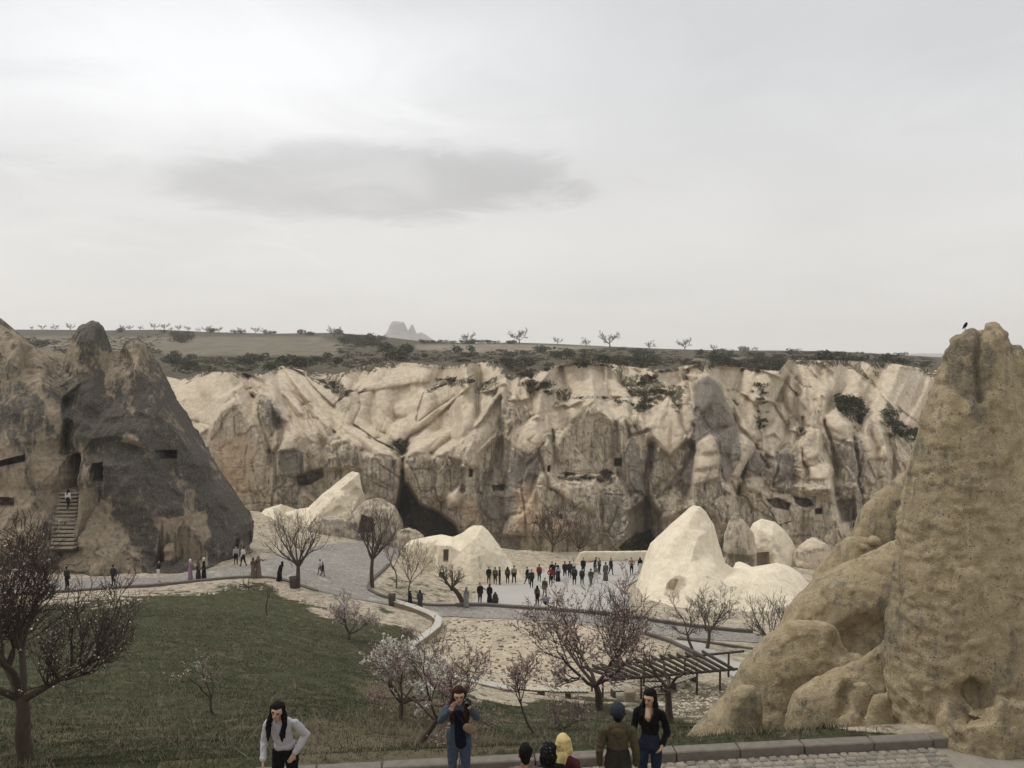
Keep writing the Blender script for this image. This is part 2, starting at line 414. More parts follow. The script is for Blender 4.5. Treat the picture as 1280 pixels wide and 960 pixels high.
# --- sheets laid on the ground
def sheet(name, outline_px, mat_, lift=0.03, step=1.0, world=None, attrs=None):
    B = resample(np.r_[world, world[:1]] if world is not None else np.r_[trace(outline_px), trace(outline_px[:1])], step)[:-1]
    poly = B[:, :2]
    lo, hi = poly.min(0), poly.max(0)
    gx, gy = np.meshgrid(np.arange(lo[0], hi[0], step), np.arange(lo[1], hi[1], step))
    sd_ = poly_sd(gx, gy, [tuple(p) for p in poly]); k = sd_ > step*0.4
    pts = np.r_[poly, np.stack([gx[k], gy[k]], 1)]
    n = len(poly)
    v, e, f, *_ = mgeo.delaunay_2d_cdt([Vector(p) for p in pts], [(i, (i+1) % n) for i in range(n)], [list(range(n))], 1, 1e-4)
    v = np.array([tuple(p) for p in v]); z = ground(v[:, 0], v[:, 1])+lift
    me = mesh_np(name, np.c_[v, z], np.array([list(t) for t in f if len(t) == 3]), mat_)
    # make faces look up
    o = mobj(name, me); bm = bmesh.new(); bm.from_mesh(me)
    for fc in bm.faces:
        if fc.normal.z < 0: fc.normal_flip()
    bm.to_mesh(me); bm.free()
    SHEETS.append([tuple(p) for p in poly])
    return tag(o, kind='structure')
SHEETS = []

k = N('path_setts', 0.9)
v = k.voro(3.2, k.map((1, 1, 0)), 'DISTANCE_TO_EDGE'); vc = k.voro(3.2, k.map((1, 1, 0)), 'F1', out='Color')
c = k.mix(k.noise(0.35, 4), (0.27, 0.255, 0.235), (0.36, 0.34, 0.31)); c = k.mix(k.math('MULTIPLY', k.n('ShaderNodeSeparateColor').outputs[0], 0.0), c, c)
sepc = k.n('ShaderNodeSeparateColor'); k.put(sepc.inputs[0], vc)
c = k.mix(sepc.outputs[0], k.mix(1.0, c, (0.72, 0.72, 0.74), 'MULTIPLY'), c); c = k.mix(k.ramp(v, 0.07, 0.015), c, (0.16, 0.145, 0.12))
c = k.mix(k.ramp(k.noise(0.55, 5, 0.7), 0.55, 0.7, 0, 0.7), c, (0.46, 0.42, 0.36))
k.bump(k.ramp(v, 0.0, 0.1), 0.4, 0.03); M['setts'] = k.col(c)
k = N('plaza_concrete', 0.9); c = k.mix(k.noise(0.4, 5, 0.65), (0.33, 0.32, 0.30), (0.45, 0.43, 0.40))
c = k.mix(k.ramp(k.noise(2.5, 4), 0.55, 0.75, 0, 0.4), c, (0.32, 0.30, 0.275)); k.bump(k.noise(6, 4), 0.25, 0.03); M['plaza'] = k.col(c)
k = N('bare_sand', 0.95, 0.1); nn = k.noise(1.6, 6, 0.72, k.map((0.6, 1.5, 1)), 0.8)
c = k.mix(k.ramp(nn, 0.3, 0.75), (0.34, 0.285, 0.21), (0.60, 0.52, 0.40)); c = k.mix(k.ramp(k.noise(0.5, 4, 0.6, None, 1.0), 0.52, 0.68, 0, .75), c, (0.17, 0.145, 0.10))
c = k.mix(k.ramp(k.noise(5, 4, 0.7), 0.62, 0.72, 0, .7), c, (0.74, 0.67, 0.56)); c = k.mix(k.ramp(k.noise(2.2, 5, .75, k.map((.55, 2.2, 1))), .60, .68, 0, .85), c, (0.13, .11, .08)); k.bump(k.noise(3, 5, 0.7), 0.8, 0.12); M['sand'] = k.col(c)
k = N('ground_cover', 0.95, 0.1)
g = k.mix(k.ramp(k.noise(1.1, 5, 0.7), 0.3, 0.7), (0.028, 0.035, 0.017), (0.070, 0.074, 0.038))
g = k.mix(k.ramp(k.noise(9, 3, 0.7), 0.4, 0.75, 0, .8), g, (0.10, 0.095, 0.06))
dry = k.mix(k.noise(5, 5, 0.7), (0.075, 0.062, 0.038), (0.20, 0.17, 0.115))
soil = k.mix(k.ramp(k.noise(1.5, 6, 0.75), .3, .7), (0.28, 0.24, 0.18), (0.55, 0.48, 0.375))
br = k.math('MULTIPLY', k.math('SUBTRACT', k.noise(0.8, 6, 0.8), 0.5), 1.7)
c = k.mix(k.ramp(k.math('ADD', k.attr('grass'), br), 0.35, 0.6), soil, g)
c = k.mix(k.ramp(k.math('ADD', k.attr('dry'), k.math('MULTIPLY', k.math('SUBTRACT', k.noise(1.7, 5, 0.75), 0.5), 2.4)), 0.42, 0.72), c, dry)
k.bump(k.noise(4, 6, 0.75), 0.9, 0.15); M['ground'] = k.col(c)
M['kerb'] = flat('kerb_stone', (0.165, 0.148, 0.128), 0.4, 7)
M['kerb_dark'] = flat('kerb_dark', (0.12, 0.105, 0.09), 0.3, 3)
M['coping'] = flat('coping_stone', (0.46, 0.435, 0.39), 0.3, 3)
M['wallstone'] = flat('wall_stone', (0.24, 0.195, 0.14), 0.35, 3)

P_LEFT = [(-90, 752), (0, 745), (60, 741), (150, 734.5), (230, 728), (300, 722), (345, 722.5), (372, 731), (396, 739), (430, 747), (488, 757),
          (520, 765), (548, 774), (556, 770), (640, 774), (740, 782), (800, 790), (832, 795), (940, 803), (1040, 806), (1045, 795), (940, 792), (830, 780), (764, 771),
          (700, 765), (640, 761), (588, 757), (560, 758.5), (530, 757.5), (478, 748), (459, 738), (462, 728), (485, 706), (505, 690), (512, 676), (470, 674), (400, 682), (340, 694), (322, 704), (200, 722), (110, 722), (0, 728), (-90, 735)]
sheet('path', P_LEFT, M['setts'], 0.035, 0.8)
P_PLAZA = [(588, 755.5), (612, 741), (600, 733), (655, 728), (690, 712), (770, 699), (812, 697), (812, 716), (780, 735), (790, 760), (764, 769), (700, 763.5), (640, 759.5)]
sheet('plaza', P_PLAZA, M['plaza'], 0.10, 0.8)
P_SAND = [(557, 773), (640, 777), (740, 785), (800, 794), (842, 812), (868, 840), (862, 853), (800, 862), (740, 867), (690, 867.5), (640, 865), (600, 857), (560, 848), (530, 836), (514, 822), (530, 806), (551, 789)]
sheet('sand_terrace', P_SAND, M['sand'], 0.03, 0.6)
P_RP = [(842, 800), (880, 804), (906, 822), (960, 838), (980, 850), (930, 852), (890, 832)]
sheet('footpath', P_RP, M['plaza'], 0.03, 0.7)

# --- main ground sheet
us = np.linspace(-330, 1610, 560); Ys = np.r_[np.linspace(-10, 12.0, 12), 12.2*np.exp(np.linspace(0, math.log(128/12.2), 430))]
UU, YY = np.meshgrid(us, Ys)
XX = (UU-640)/1000.0*np.maximum(YY, 12.0)
ZZ = ground(XX, YY)
amp = sstep(0.6, 3.0, YY-kerb_y(XX))
P3 = np.stack([XX, YY, 0*XX], -1)
bump_ = 0.30*fbm(P3*0.22, 4, 5)+0.10*fbm(P3*1.1, 3, 9)
inside = np.full(XX.shape, -1e9)
for poly in SHEETS: inside = np.maximum(inside, poly_sd(XX, YY, poly))
amp = amp*sstep(0.2, -1.5, inside)
ZZ = ZZ+bump_*amp - 0.14*sstep(0.05, 0.6, inside)
s = YY-kerb_y(XX)
ZZ = np.where(s < 0.12, ZROAD-0.12, ZZ)
# the bank that carries the terrace above the road, behind the camera's feet
ZZ = np.where(YY < 8.6, ZROAD-0.12+(8.6-YY)*0.62, ZZ); ZZ = np.minimum(ZZ, np.where(YY < 8.6, -1.7, 99))
pu, pv = PIX(np.stack([XX, np.maximum(YY, 3), ZZ], -1))
LAWN = [(-400, 768), (130, 745), (200, 737), (300, 728), (345, 727), (358, 742), (410, 764), (480, 768), (532, 783), (524, 800), (505, 826), (540, 852), (600, 872), (700, 874), (770, 876), (840, 890), (900, 912), (960, 905), (1120, 912), (1160, 940), (850, 960), (500, 1200), (-400, 1200)]
wob_ = 16*fbm(P3*0.4, 5, 21)
grass = sstep(-8, 14, poly_sd(pu, pv, LAWN)+wob_)
grass = np.maximum(grass, 0.42*sstep(-4, 6, poly_sd(pu, pv, [(462, 738), (480, 745), (530, 755), (590, 755), (600, 735), (560, 730), (520, 722), (490, 715)])))
dryp = 0.75*sstep(-25, 20, poly_sd(pu, pv, [(370, 905), (480, 880), (600, 905), (640, 930), (560, 990), (360, 990)])+wob_)
dryp = np.maximum(dryp, 0.5*sstep(-30, 30, poly_sd(pu, pv, [(-300, 900), (150, 880), (300, 900), (300, 1100), (-300, 1100)])+wob_))
dryp = np.maximum(dryp, 0.7*sstep(-12, 15, poly_sd(pu, pv, [(440, 855), (520, 850), (560, 870), (600, 885), (560, 895), (450, 880)])+wob_))
dryp = np.maximum(dryp, 0.7*sstep(-12, 12, poly_sd(pu, pv, [(800, 860), (880, 850), (940, 850), (900, 905), (840, 900), (770, 885)])+wob_))
dryp = np.maximum(dryp, 0.45*sstep(-12, 12, poly_sd(pu, pv, [(600, 885), (700, 880), (690, 940), (600, 945)])+wob_))
dryp = np.maximum(dryp, 0.34)
gme = mesh_np('ground', np.stack([XX, YY, ZZ], -1).reshape(-1, 3), grid_faces(*XX.shape), M['ground'], attrs={'grass': grass, 'dry': dryp})
tag(mobj('ground', gme), kind='structure')
def ground_n(X, Y):
    """ground with its small unevenness, for planting things"""
    X = np.asarray(X, float); Y = np.asarray(Y, float)
    P_ = np.stack([X, Y, 0*X], -1); ins = np.full(X.shape, -1e9)
    for poly in SHEETS: ins = np.maximum(ins, poly_sd(X, Y, poly))
    a = sstep(0.6, 3.0, Y-kerb_y(X))*sstep(0.2, -1.5, ins)
    return ground(X, Y)+(0.30*fbm(P_*0.22, 4, 5)+0.10*fbm(P_*1.1, 3, 9))*a

# ================================================================== THE CLIFF ACROSS THE VALLEY
TOP = [(100, 452), (225, 476), (262, 466), (300, 468), (330, 470), (352, 459), (385, 466), (420, 470), (445, 462), (480, 454), (520, 456), (560, 459), (600, 455), (622, 452), (634, 470), (660, 472), (690, 460), (720, 454), (760, 456), (800, 462), (830, 464), (870, 457), (905, 460), (940, 463), (975, 466), (985, 452), (1040, 452), (1090, 454), (1120, 457), (1165, 464), (1290, 470), (1560, 474)]
SKYL = [(60, 412), (130, 413), (200, 412), (260, 415), (340, 417), (420, 416), (480, 421), (530, 427), (600, 429), (640, 428), (700, 430), (760, 433), (830, 436), (900, 438), (960, 438), (1040, 439), (1100, 442), (1165, 446), (1300, 452), (1700, 456)]
tx, ty = zip(*TOP); skx, sky_ = zip(*SKYL)
# each fin: apex x, y, edge slopes l r, half width, growth, lean up, lean down, depth, roof slope, roundness, patina
FINS = [
 (240, 560, .6, .5, 26, .05, .3, .0, 131, 1.3, 5, .2), (291, 503, 1.0, 1.15, 36, .12, .2, .05, 127.5, 1.0, 5, .22), (337, 497, 1.3, 1.5, 17, .18, .3, .05, 129.5, 1.0, 4, .65),
 (357, 530, 1.0, .9, 20, .05, .5, .0, 126.5, 1.2, 5, .55), (318, 540, 1.3, 1.3, 9, .06, .4, .3, 127, .9, 4, .3), (383, 527, 1.0, 1.2, 12, .06, .7, .2, 129, 1.2, 4, .15), (404, 525, 1.0, 1.2, 11, .08, .7, .3, 130, 1.2, 4, .1),
 (388, 560, .5, .5, 16, .0, .8, .0, 128, 1.3, 4, .5), (438, 556, .75, .75, 17, .02, 1.2, .0, 127, 1.3, 5, .45), (412, 572, .4, .3, 14, .0, 1.0, .0, 128, 1.2, 4, .4),
 (478, 566, .25, .30, 27, .0, 1.5, .0, 124.5, 1.5, 7, .5), (340, 590, .5, .5, 20, .1, 0, 0, 126, .8, 5, .3),
 (520, 566, .45, .10, 20, .0, -1.4, .0, 125, 1.5, 6, .5), (549, 566, .7, -.2, 13, .0, -1.3, .0, 126, 1.5, 5, .35), (566, 558, .9, -.4, 14, .0, -1.2, .0, 126.5, 1.5, 5, .4),
 (597, 528, 1.0, 1.0, 24, .05, -1.0, .0, 126.2, 1.4, 5, .55), (584, 551, 1.2, 1.2, 10, .18, .0, .0, 122.8, .6, 4, .35), (612, 505, 1.2, 1.5, 12, .06, -.3, .0, 126.8, .9, 4, .5),
 (632, 482, 1.5, 1.5, 12, .10, .0, .05, 128, 1.0, 4, .35), (643, 514, .8, 1.2, 13, .05, -.1, .0, 124.6, .7, 4, .35), (657, 502, 1.0, 1.0, 10, .10, .0, .3, 127, .8, 4, .3),
 (668, 530, 1.1, 1.6, 16, .07, -.2, -.12, 121.5, .55, 5, .75), (681, 548, 1.0, 1.4, 8, .08, .0, .0, 121.3, .5, 3, .3), (697, 516, .4, .5, 15, .03, .2, .0, 125.3, .8, 4, .3),
 (741, 501, .62, .95, 34, .04, .1, .0, 123.4, 1.1, 3.2, .55), (778, 518, .9, .9, 10, .02, -.2, .0, 123.2, 1.2, 4, .5), (795, 523, .9, .9, 9, .10, -.2, .05, 123.6, 1.2, 4, .4), (757, 540, 1.2, 1.2, 7, .03, 0, 0, 122.8, .7, 3, .5),
 (832, 556, -.55, -.6, 25, .05, .0, .05, 122.4, .62, 5.5, .45), (812, 535, .6, .6, 12, .08, .3, .0, 124.5, 1.0, 4, .25), (855, 560, .8, .8, 9, .05, -.2, -.25, 123.5, .8, 4, .35),
 (884, 480, 1.8, 1.7, 13, .42, .0, .06, 121.6, .9, 6, .8), (862, 520, 1.2, 1.2, 10, .10, .2, -.15, 124.5, .9, 4, .2),
 (887, 546, .7, 1.0, 12, .05, .0, .0, 117.0, .5, 4, .05), (884, 573, .3, .4, 13, .0, .0, .0, 116.6, .4, 4, .1), (882, 592, .6, .6, 13, .10, .0, .1, 116.2, .5, 4, .45), (905, 618, .9, .9, 14, .15, 0, .0, 115.5, .5, 4, .45),
 (923, 566, -.3, .8, 12, .0, -.45, -.25, 119.5, .45, 4, .08), (945, 572, .9, .9, 12, .05, -.5, .0, 122.8, 1.0, 4, .7), (936, 600, .5, .5, 12, .1, -.3, 0, 120.5, .8, 4, .35),
 (952, 502, .7, .9, 18, .06, -.4, .2, 130, 1.0, 4.5, .05), (928, 505, .7, .9, 12, .10, -.4, .3, 128, 1.0, 4.5, .05), (965, 537, .7, .9, 16, .05, -.4, .15, 126, .9, 4.5, .05), (943, 535, .7, .9, 11, .05, -.4, .35, 125.5, .9, 4.5, .1),
 (984, 566, .6, .6, 13, .02, -.3, .0, 122.6, .9, 4, .7), (1001, 560, 1.0, 1.0, 6, .03, -.3, .1, 122, .8, 3, .25), (963, 575, .8, .8, 8, .05, -.3, .05, 122.8, .8, 3, .45),
 (1018, 540, .7, .9, 12, .03, -.2, .0, 123.2, .7, 4, .12), (1024, 584, .5, .6, 18, .02, .0, .0, 119.5, .6, 4, .4), (1018, 562, .5, .6, 11, .0, .0, .0, 122.2, .6, 4, .1), (1005, 497, 1.1, 1.1, 9, .12, .0, .0, 131, .9, 4, .3), (986, 490, 1.0, 1.0, 8, .08, -.2, .0, 133, .9, 4, .1),
 (1048, 522, .7, .9, 18, .06, -.6, .35, 125.2, 1.1, 5, .4), (1078, 545, .8, .9, 14, .04, -.5, .25, 124.4, 1.0, 5, .55), (1101, 520, .7, .7, 15, .02, -.4, .22, 126.2, .8, 4, .1), (1112, 565, .3, .3, 14, .02, -.3, .1, 123.4, .8, 4, .25),
 (1126, 548, .8, .8, 12, .02, -.5, .3, 126.5, .9, 4, .3), (1150, 560, .7, .7, 18, .05, -.5, .3, 127, .9, 5, .3), (1185, 560, .7, .7, 24, .1, -.5, .2, 126, .9, 5, .3), (1230, 560, .7, .7, 28, .1, -.5, .2, 126, .9, 5, .3),
 (1060, 600, .7, .7, 16, .05, 0, .1, 122, .8, 4, .5), (1090, 610, .5, .5, 16, .03, 0, .1, 122.5, .8, 4, .3),
 # lower buttresses
 (575, 610, .8, .6, 14, .15, 0, 0, 122.5, .6, 5, .5), (620, 615, .7, .7, 22, .12, 0, 0, 122.5, .6, 4, .6), (700, 600, .9, .8, 20, .22, 0, 0, 118.8, .6, 5, .35), (665, 640, .8, .8, 20, .15, 0, 0, 120.5, .6, 4, .12),
 (722, 598, .4, .3, 15, .05, 0, 0, 118.3, .5, 3, .3), (745, 612, .5, .5, 14, .06, 0, 0, 118.4, .5, 3, .3), (770, 600, .6, .6, 12, .12, 0, 0, 119, .5, 4, .5), (795, 585, .9, 1.0, 14, .08, 0, .05, 120.5, .6, 4, .7),
 (845, 620, .8, .8, 18, .12, 0, 0, 120.5, .6, 4, .3), (820, 600, .8, .8, 14, .12, 0, 0, 121.2, .6, 4, .35), (870, 640, .8, .8, 18, .12, 0, 0, 117.8, .6, 4, .4), (960, 640, .5, .5, 22, .1, 0, 0, 119, .5, 4, .25), (1000, 640, .8, .8, 14, .15, 0, 0, 118, .5, 4, .2), (1040, 650, .8, .8, 20, .15, 0, 0, 118, .6, 4, .2),
 (300, 610, .6, .6, 24, .1, 0, 0, 125.5, .7, 4, .3), (380, 620, .6, .6, 24, .1, 0, 0, 126, .7, 4, .35), (430, 600, .6, .6, 20, .1, 0, 0, 125.5, .7, 4, .35), (470, 620, .5, .5, 24, .05, 0, 0, 124, .7, 5, .45), (530, 600, .5, .5, 22, -.1, 0, .05, 124.6, .7, 5, .4),
]
ug = np.r_[np.arange(20, 1200, 1.05), np.arange(1200, 1560, 3.0)]; nv = 300
tt = np.linspace(0, 1, nv)[:, None]
vt = np.interp(ug, tx, ty)[None, :]-2.0
U = np.broadcast_to(ug[None, :], (nv, len(ug))).copy(); VV = vt+(722-vt)*tt
S = 0.13
wu = 5.0*fbm(np.stack([U/26, VV/40, 0*U], -1), 4, 31); wv = 4.0*fbm(np.stack([U/20, VV/24, 0*U+4], -1), 4, 47)
u_ = U+wu; v_ = VV+wv
# the bank behind the fins
back = np.interp(VV-np.interp(U, tx, ty), [-5, 0, 8, 25, 55, 95, 130, 180, 260], [158, 153.5, 149, 143.5, 138.5, 134, 132, 130.5, 129])
back = back+np.interp(U, [120, 300, 420, 500, 600, 700, 1280], [0, 0, 3, 7, 3, 0, 0])*sstep(600, 520, VV)
D = back.copy(); pat = np.full(U.shape, 0.06); own = np.full(U.shape, -1); facm = sstep(555, 600, VV)
for k_, (ax, ay, kl, kr, hw, gr, lu, ld, Yf, sl, rn, pa) in enumerate(FINS):
    xa = ax+np.where(v_ < ay, lu*(v_-ay), ld*(v_-ay))
    e = ay+np.where(u_ < xa, kl*(xa-u_), kr*(u_-xa))
    h = hw+gr*np.maximum(0, v_-ay)+0.0
    up = np.maximum(0, e-v_); dn = np.maximum(0, v_-e)
    q = (u_-xa)/np.maximum(h, 3)
    Y = Yf+1.2+sl*1.9*up*S-0.06*np.minimum(dn, 110)*S+rn*(0.42*np.abs(q)**1.7+1.5*np.maximum(0, np.abs(q)-0.72)**1.5)
    m = Y < D
    D = np.where(m, Y, D); facm = np.where(m, sstep(-2, 2, v_-e), facm); pat = np.where(m, np.where(v_ > e-1.5, pa, pa*0.25*(up < 30)), pat); own = np.where(m, k_, own)
# facets traced fin by fin: (frame, outline, depth, change of depth per px across, per px down, weathering with painted lit or shadow tone)
FA = (600, 425, .4331); FB = (200, 425, .3352)
FACETS = [
 (FA, [(215,85),(300,68),(370,80),(430,150),(440,165),(330,165),(200,175),(160,160)], 139, 0, -.22, .04), (FA, [(175,215),(245,195),(258,205),(255,240),(240,270),(185,265)], 127.5, .02, -.12, .04),
 (FA, [(255,205),(325,168),(330,180),(262,237)], 126.3, .03, -.16, .03), (FA, [(325,168),(350,183),(392,235),(385,252),(335,195)], 126.2, -.03, -.14, .15), (FA, [(262,237),(328,182),(385,247),(387,385),(228,385),(215,300),(235,270)], 124.6, 0, -.01, .38),
 (FA, [(388,225),(430,215),(470,330),(478,430),(440,475),(400,385)], 123.8, -.03, -.02, .6), (FA, [(400,235),(418,222),(432,290),(410,335)], 123.0, 0, -.04, .35), (FA, [(360,250),(375,245),(385,300),(372,370),(360,330)], 123.9, -.04, 0, .5),
 (FA, [(100,270),(150,232),(180,240),(186,265),(165,312),(140,332),(95,312)], 122.4, .02, -.12, .05), (FA, [(95,312),(140,332),(166,310),(162,420),(120,505),(72,505),(80,400)], 121.6, .02, -.02, .85), (FA, [(140,290),(165,270),(168,300),(150,330)], 121.6, -.05, -.08, .05),
 (FA, [(60,190),(110,180),(152,215),(120,237),(70,252),(40,300),(30,360),(5,440),(-5,300),(30,230)], 125, .02, -.06, .5), (FA, [(-20,200),(60,140),(76,135),(70,200),(35,290),(-20,370)], 126.5, -.05, -.10, .4),
 (FA, [(170,390),(200,382),(248,432),(237,470),(252,560),(70,560),(85,505),(120,505),(150,440)], 119.6, .0, -.03, .3), (FA, [(248,405),(330,410),(347,450),(352,545),(330,585),(240,562),(245,470)], 118.5, 0, -.05, .35), (FA, [(345,452),(400,392),(442,472),(442,560),(380,605),(352,560)], 119.2, -.03, -.03, .6),
 (FA, [(545,165),(520,195),(480,250),(520,312),(545,332),(556,240)], 123.5, .05, -.09, .03), (FA, [(545,165),(575,215),(606,280),(590,297),(545,332),(556,240)], 123.6, -.06, -.08, .2), (FA, [(463,250),(480,252),(520,314),(545,334),(600,288),(612,310),(592,370),(540,432),(510,455),(490,405),(470,320)], 124.0, 0, -.01, .5), (FA, [(455,190),(520,168),(522,195),(480,250),(460,240)], 128, .03, -.16, .05),
 (FA, [(655,105),(690,120),(740,240),(762,330),(745,372),(700,425),(690,300),(665,270),(625,300),(608,292),(630,200)], 121.8, .0, -.06, .9), (FA, [(618,125),(655,98),(692,110),(672,180),(640,212),(622,180)], 123.0, 0, -.08, .7), (FA, [(690,118),(720,170),(762,240),(792,312),(782,342),(747,397),(725,397),(756,330),(736,230)], 121.0, -.03, -.09, .03),
 (FA, [(625,300),(665,270),(687,285),(682,322),(650,327),(625,332)], 117.5, .0, -.11, .03), (FA, [(622,340),(660,326),(692,331),(692,362),(640,377),(625,372)], 117.1, -.02, -.08, .08), (FA, [(630,377),(692,366),(692,397),(640,428),(618,422)], 116.7, -.02, -.06, .15), (FA, [(588,482),(615,422),(692,397),(737,452),(742,502),(700,545),(680,502),(640,482)], 116.4, -.02, -.05, .4),
 (FA, [(790,318),(815,330),(822,362),(782,397),(745,402)], 122.0, -.05, -.02, .85), (FA, [(745,402),(790,397),(817,402),(812,442),(760,432)], 121.4, 0, -.04, .3),
 (FA, [(598,90),(640,75),(720,85),(800,90),(872,120),(892,140),(862,172),(800,152),(740,142),(690,120),(655,100)], 137, 0, -.24, .03), (FA, [(720,150),(760,165),(802,200),(802,240),(790,262),(750,212)], 130, -.04, -.16, .03), (FA, [(805,180),(840,185),(872,240),(892,292),(850,302),(825,292),(803,252)], 127.5, -.05, -.15, .04), (FA, [(815,285),(850,270),(874,300),(840,332),(818,322)], 125.3, 0, -.14, .04),
 (FA, [(848,332),(880,315),(907,330),(912,392),(880,435),(848,435)], 123.0, 0, -.02, .85), (FA, [(890,250),(915,250),(947,352),(937,422),(910,422),(905,330)], 122.5, -.05, -.05, .3), (FA, [(930,285),(960,255),(987,270),(982,332),(950,352),(928,332)], 123.8, 0, -.08, .05), (FA, [(930,352),(987,336),(987,362),(945,372)], 123, 0, -.06, .1),
 (FA, [(945,370),(987,350),(1022,375),(1017,402),(948,402)], 121, 0, -.17, .04), (FA, [(945,402),(1017,402),(1022,472),(980,452),(943,442)], 120, -.02, -.01, .4), (FA, [(910,190),(940,140),(962,190),(987,262),(960,257),(935,242)], 129, -.04, -.08, .35), (FA, [(985,215),(1020,205),(1062,240),(1092,282),(1040,292),(1000,282)], 125.2, -.05, -.14, .05), (FA, [(1000,284),(1040,292),(1092,284),(1122,332),(1112,422),(1060,442),(1030,352)], 124.0, -.05, -.02, .6),
 (FA, [(1100,230),(1140,215),(1177,290),(1182,342),(1120,347),(1108,282)], 124.6, -.02, -.10, .04), (FA, [(1120,347),(1182,347),(1192,422),(1150,432),(1113,402)], 123.6, 0, -.02, .25), (FA, [(1165,270),(1200,280),(1237,352),(1210,422),(1185,402),(1180,332)], 126, -.04, -.06, .25), (FA, [(1105,70),(1290,80),(1290,250),(1200,185),(1145,130)], 137, -.04, -.22, .02),
 (FA, [(875,62),(930,80),(1012,150),(1032,202),(990,192),(920,112)], 134.5, -.06, -.18, .04), (FA, [(960,58),(1030,110),(1092,182),(1060,192),(1000,132)], 136, -.07, -.2, .04), (FA, [(1000,52),(1060,90),(1132,172),(1152,217),(1100,192),(1050,122)], 137, -.07, -.2, .04), (FA, [(1080,98),(1140,142),(1202,222),(1180,242),(1120,172)], 135.5, -.07, -.2, .04), (FA, [(860,140),(900,150),(940,200),(930,240),(890,200)], 130.5, -.05, -.16, .04), (FA, [(985,160),(1030,205),(1010,210),(985,195)], 130, -.05, -.16, .1), (FA, [(1040,200),(1090,215),(1105,260),(1080,240)], 128, -.05, -.14, .1),
 (FA, [(130,180),(190,150),(217,170),(202,207),(150,217)], 131, .03, -.16, .03), (FA, [(370,110),(410,130),(442,167),(380,167)], 134.5, -.03, -.2, .03), (FA, [(420,85),(470,90),(502,127),(460,132)], 139, -.03, -.2, .03), (FA, [(508,100),(560,88),(577,120),(530,152),(510,142)], 137, .03, -.2, .05), (FA, [(575,200),(600,190),(622,232),(600,282),(580,242)], 127.2, .0, -.12, .05), (FA, [(400,175),(450,165),(458,215),(430,205)], 128.5, 0, -.16, .06), (FA, [(330,170),(400,180),(430,212),(392,225)], 129, -.04, -.16, .06), (FA, [(185,130),(240,110),(200,150),(150,160)], 136, 0, -.2, .05), (FA, [(560,140),(600,120),(620,150),(590,190)], 131.5, 0, -.16, .08),
 (FA, [(815,440),(890,450),(930,480),(930,560),(860,590),(800,560),(780,490)], 120.2, 0, -.03, .3), (FA, [(930,500),(970,480),(1000,540),(980,600),(930,580)], 119.6, -.03, -.02, .35), (FA, [(510,460),(580,440),(600,480),(560,510),(520,520)], 121.0, 0, -.05, .35), (FA, [(735,455),(790,440),(800,520),(760,560),(745,505)], 119.8, -.03, -.03, .4),
 (FB, [(70,190),(200,118),(300,128),(392,160),(300,182),(200,232),(110,292),(78,242)], 136.5, .02, -.2, .03), (FB, [(190,302),(240,242),(276,222),(310,262),(372,342),(402,432),(382,565),(300,565),(228,462),(183,382)], 128, 0, -.01, .22), (FB, [(108,292),(200,232),(276,180),(282,217),(240,242),(190,312)], 129.6, .04, -.13, .05), (FB, [(276,180),(302,170),(362,252),(412,362),(402,402),(330,282),(290,222)], 129.2, -.05, -.12, .2),
 (FB, [(370,200),(402,190),(442,252),(472,302),(420,342),(390,322),(358,262)], 129.2, -.03, -.06, .6), (FB, [(428,352),(470,305),(532,352),(557,402),(532,420),(440,420),(420,402)], 126.8, 0, -.13, .06), (FB, [(436,415),(535,412),(548,472),(535,500),(445,500)], 125.8, 0, 0, .75), (FB, [(298,130),(392,165),(482,232),(532,262),(522,282),(450,242),(360,182)], 133.5, -.06, -.16, .04), (FB, [(385,130),(450,98),(532,130),(562,172),(572,222),(520,242),(450,202)], 136.5, -.02, -.2, .03),
 (FB, [(488,290),(530,278),(562,342),(602,382),(560,384),(510,332)], 130.2, -.06, -.15, .05), (FB, [(558,300),(592,300),(624,362),(612,384),(580,352)], 130.2, -.06, -.15, .05), (FB, [(440,235),(500,240),(540,275),(500,290),(460,270)], 131.5, -.05, -.15, .05), (FB, [(558,170),(622,232),(702,312),(802,382),(882,420),(902,437),(820,432),(740,402),(660,342),(590,272)], 127.2, -.07, -.16, .03), (FB, [(600,400),(650,372),(702,362),(742,402),(752,485),(690,475),(608,485)], 126.9, 0, 0, .45), (FB, [(596,392),(650,355),(712,348),(744,397),(702,364),(650,376)], 126.6, 0, -.12, .05),
 (FB, [(748,420),(820,432),(897,437),(892,522),(872,605),(800,585),(748,505)], 124.4, 0, -.01, .5), (FB, [(560,380),(600,395),(608,485),(570,480),(545,420)], 127.6, -.04, -.02, .4), (FB, [(908,432),(1000,330),(1102,230),(1172,178),(1182,212),(1100,302),(1012,392),(1000,422)], 127.4, .04, -.14, .03), (FB, [(1008,402),(1100,304),(1182,214),(1262,188),(1182,312),(1100,382),(1030,432)], 127.2, .04, -.14, .04), (FB, [(1028,432),(1120,372),(1192,312),(1252,232),(1275,205),(1265,335),(1192,402),(1130,455)], 126.6, .05, -.08, .3),
 (FB, [(908,442),(990,425),(1062,442),(1092,522),(1060,595),(980,595),(918,522)], 125, 0, 0, .42), (FB, [(1060,432),(1132,452),(1132,562),(1090,565)], 126, -.02, 0, .55), (FB, [(1130,402),(1166,373),(1202,472),(1123,477)], 122.5, 0, -.05, .3), (FB, [(1073,582),(1122,540),(1112,612),(1083,622)], 121, .03, -.1, .02), (FB, [(660,240),(720,190),(740,250),(700,330),(670,300)], 138.5, .03, -.18, .05), (FB, [(990,200),(1090,165),(1130,180),(1040,240),(960,300)], 133.5, .05, -.18, .04), (FB, [(800,120),(900,90),(1010,120),(1000,150),(860,170),(740,190)], 146, .0, -.25, .03),
]
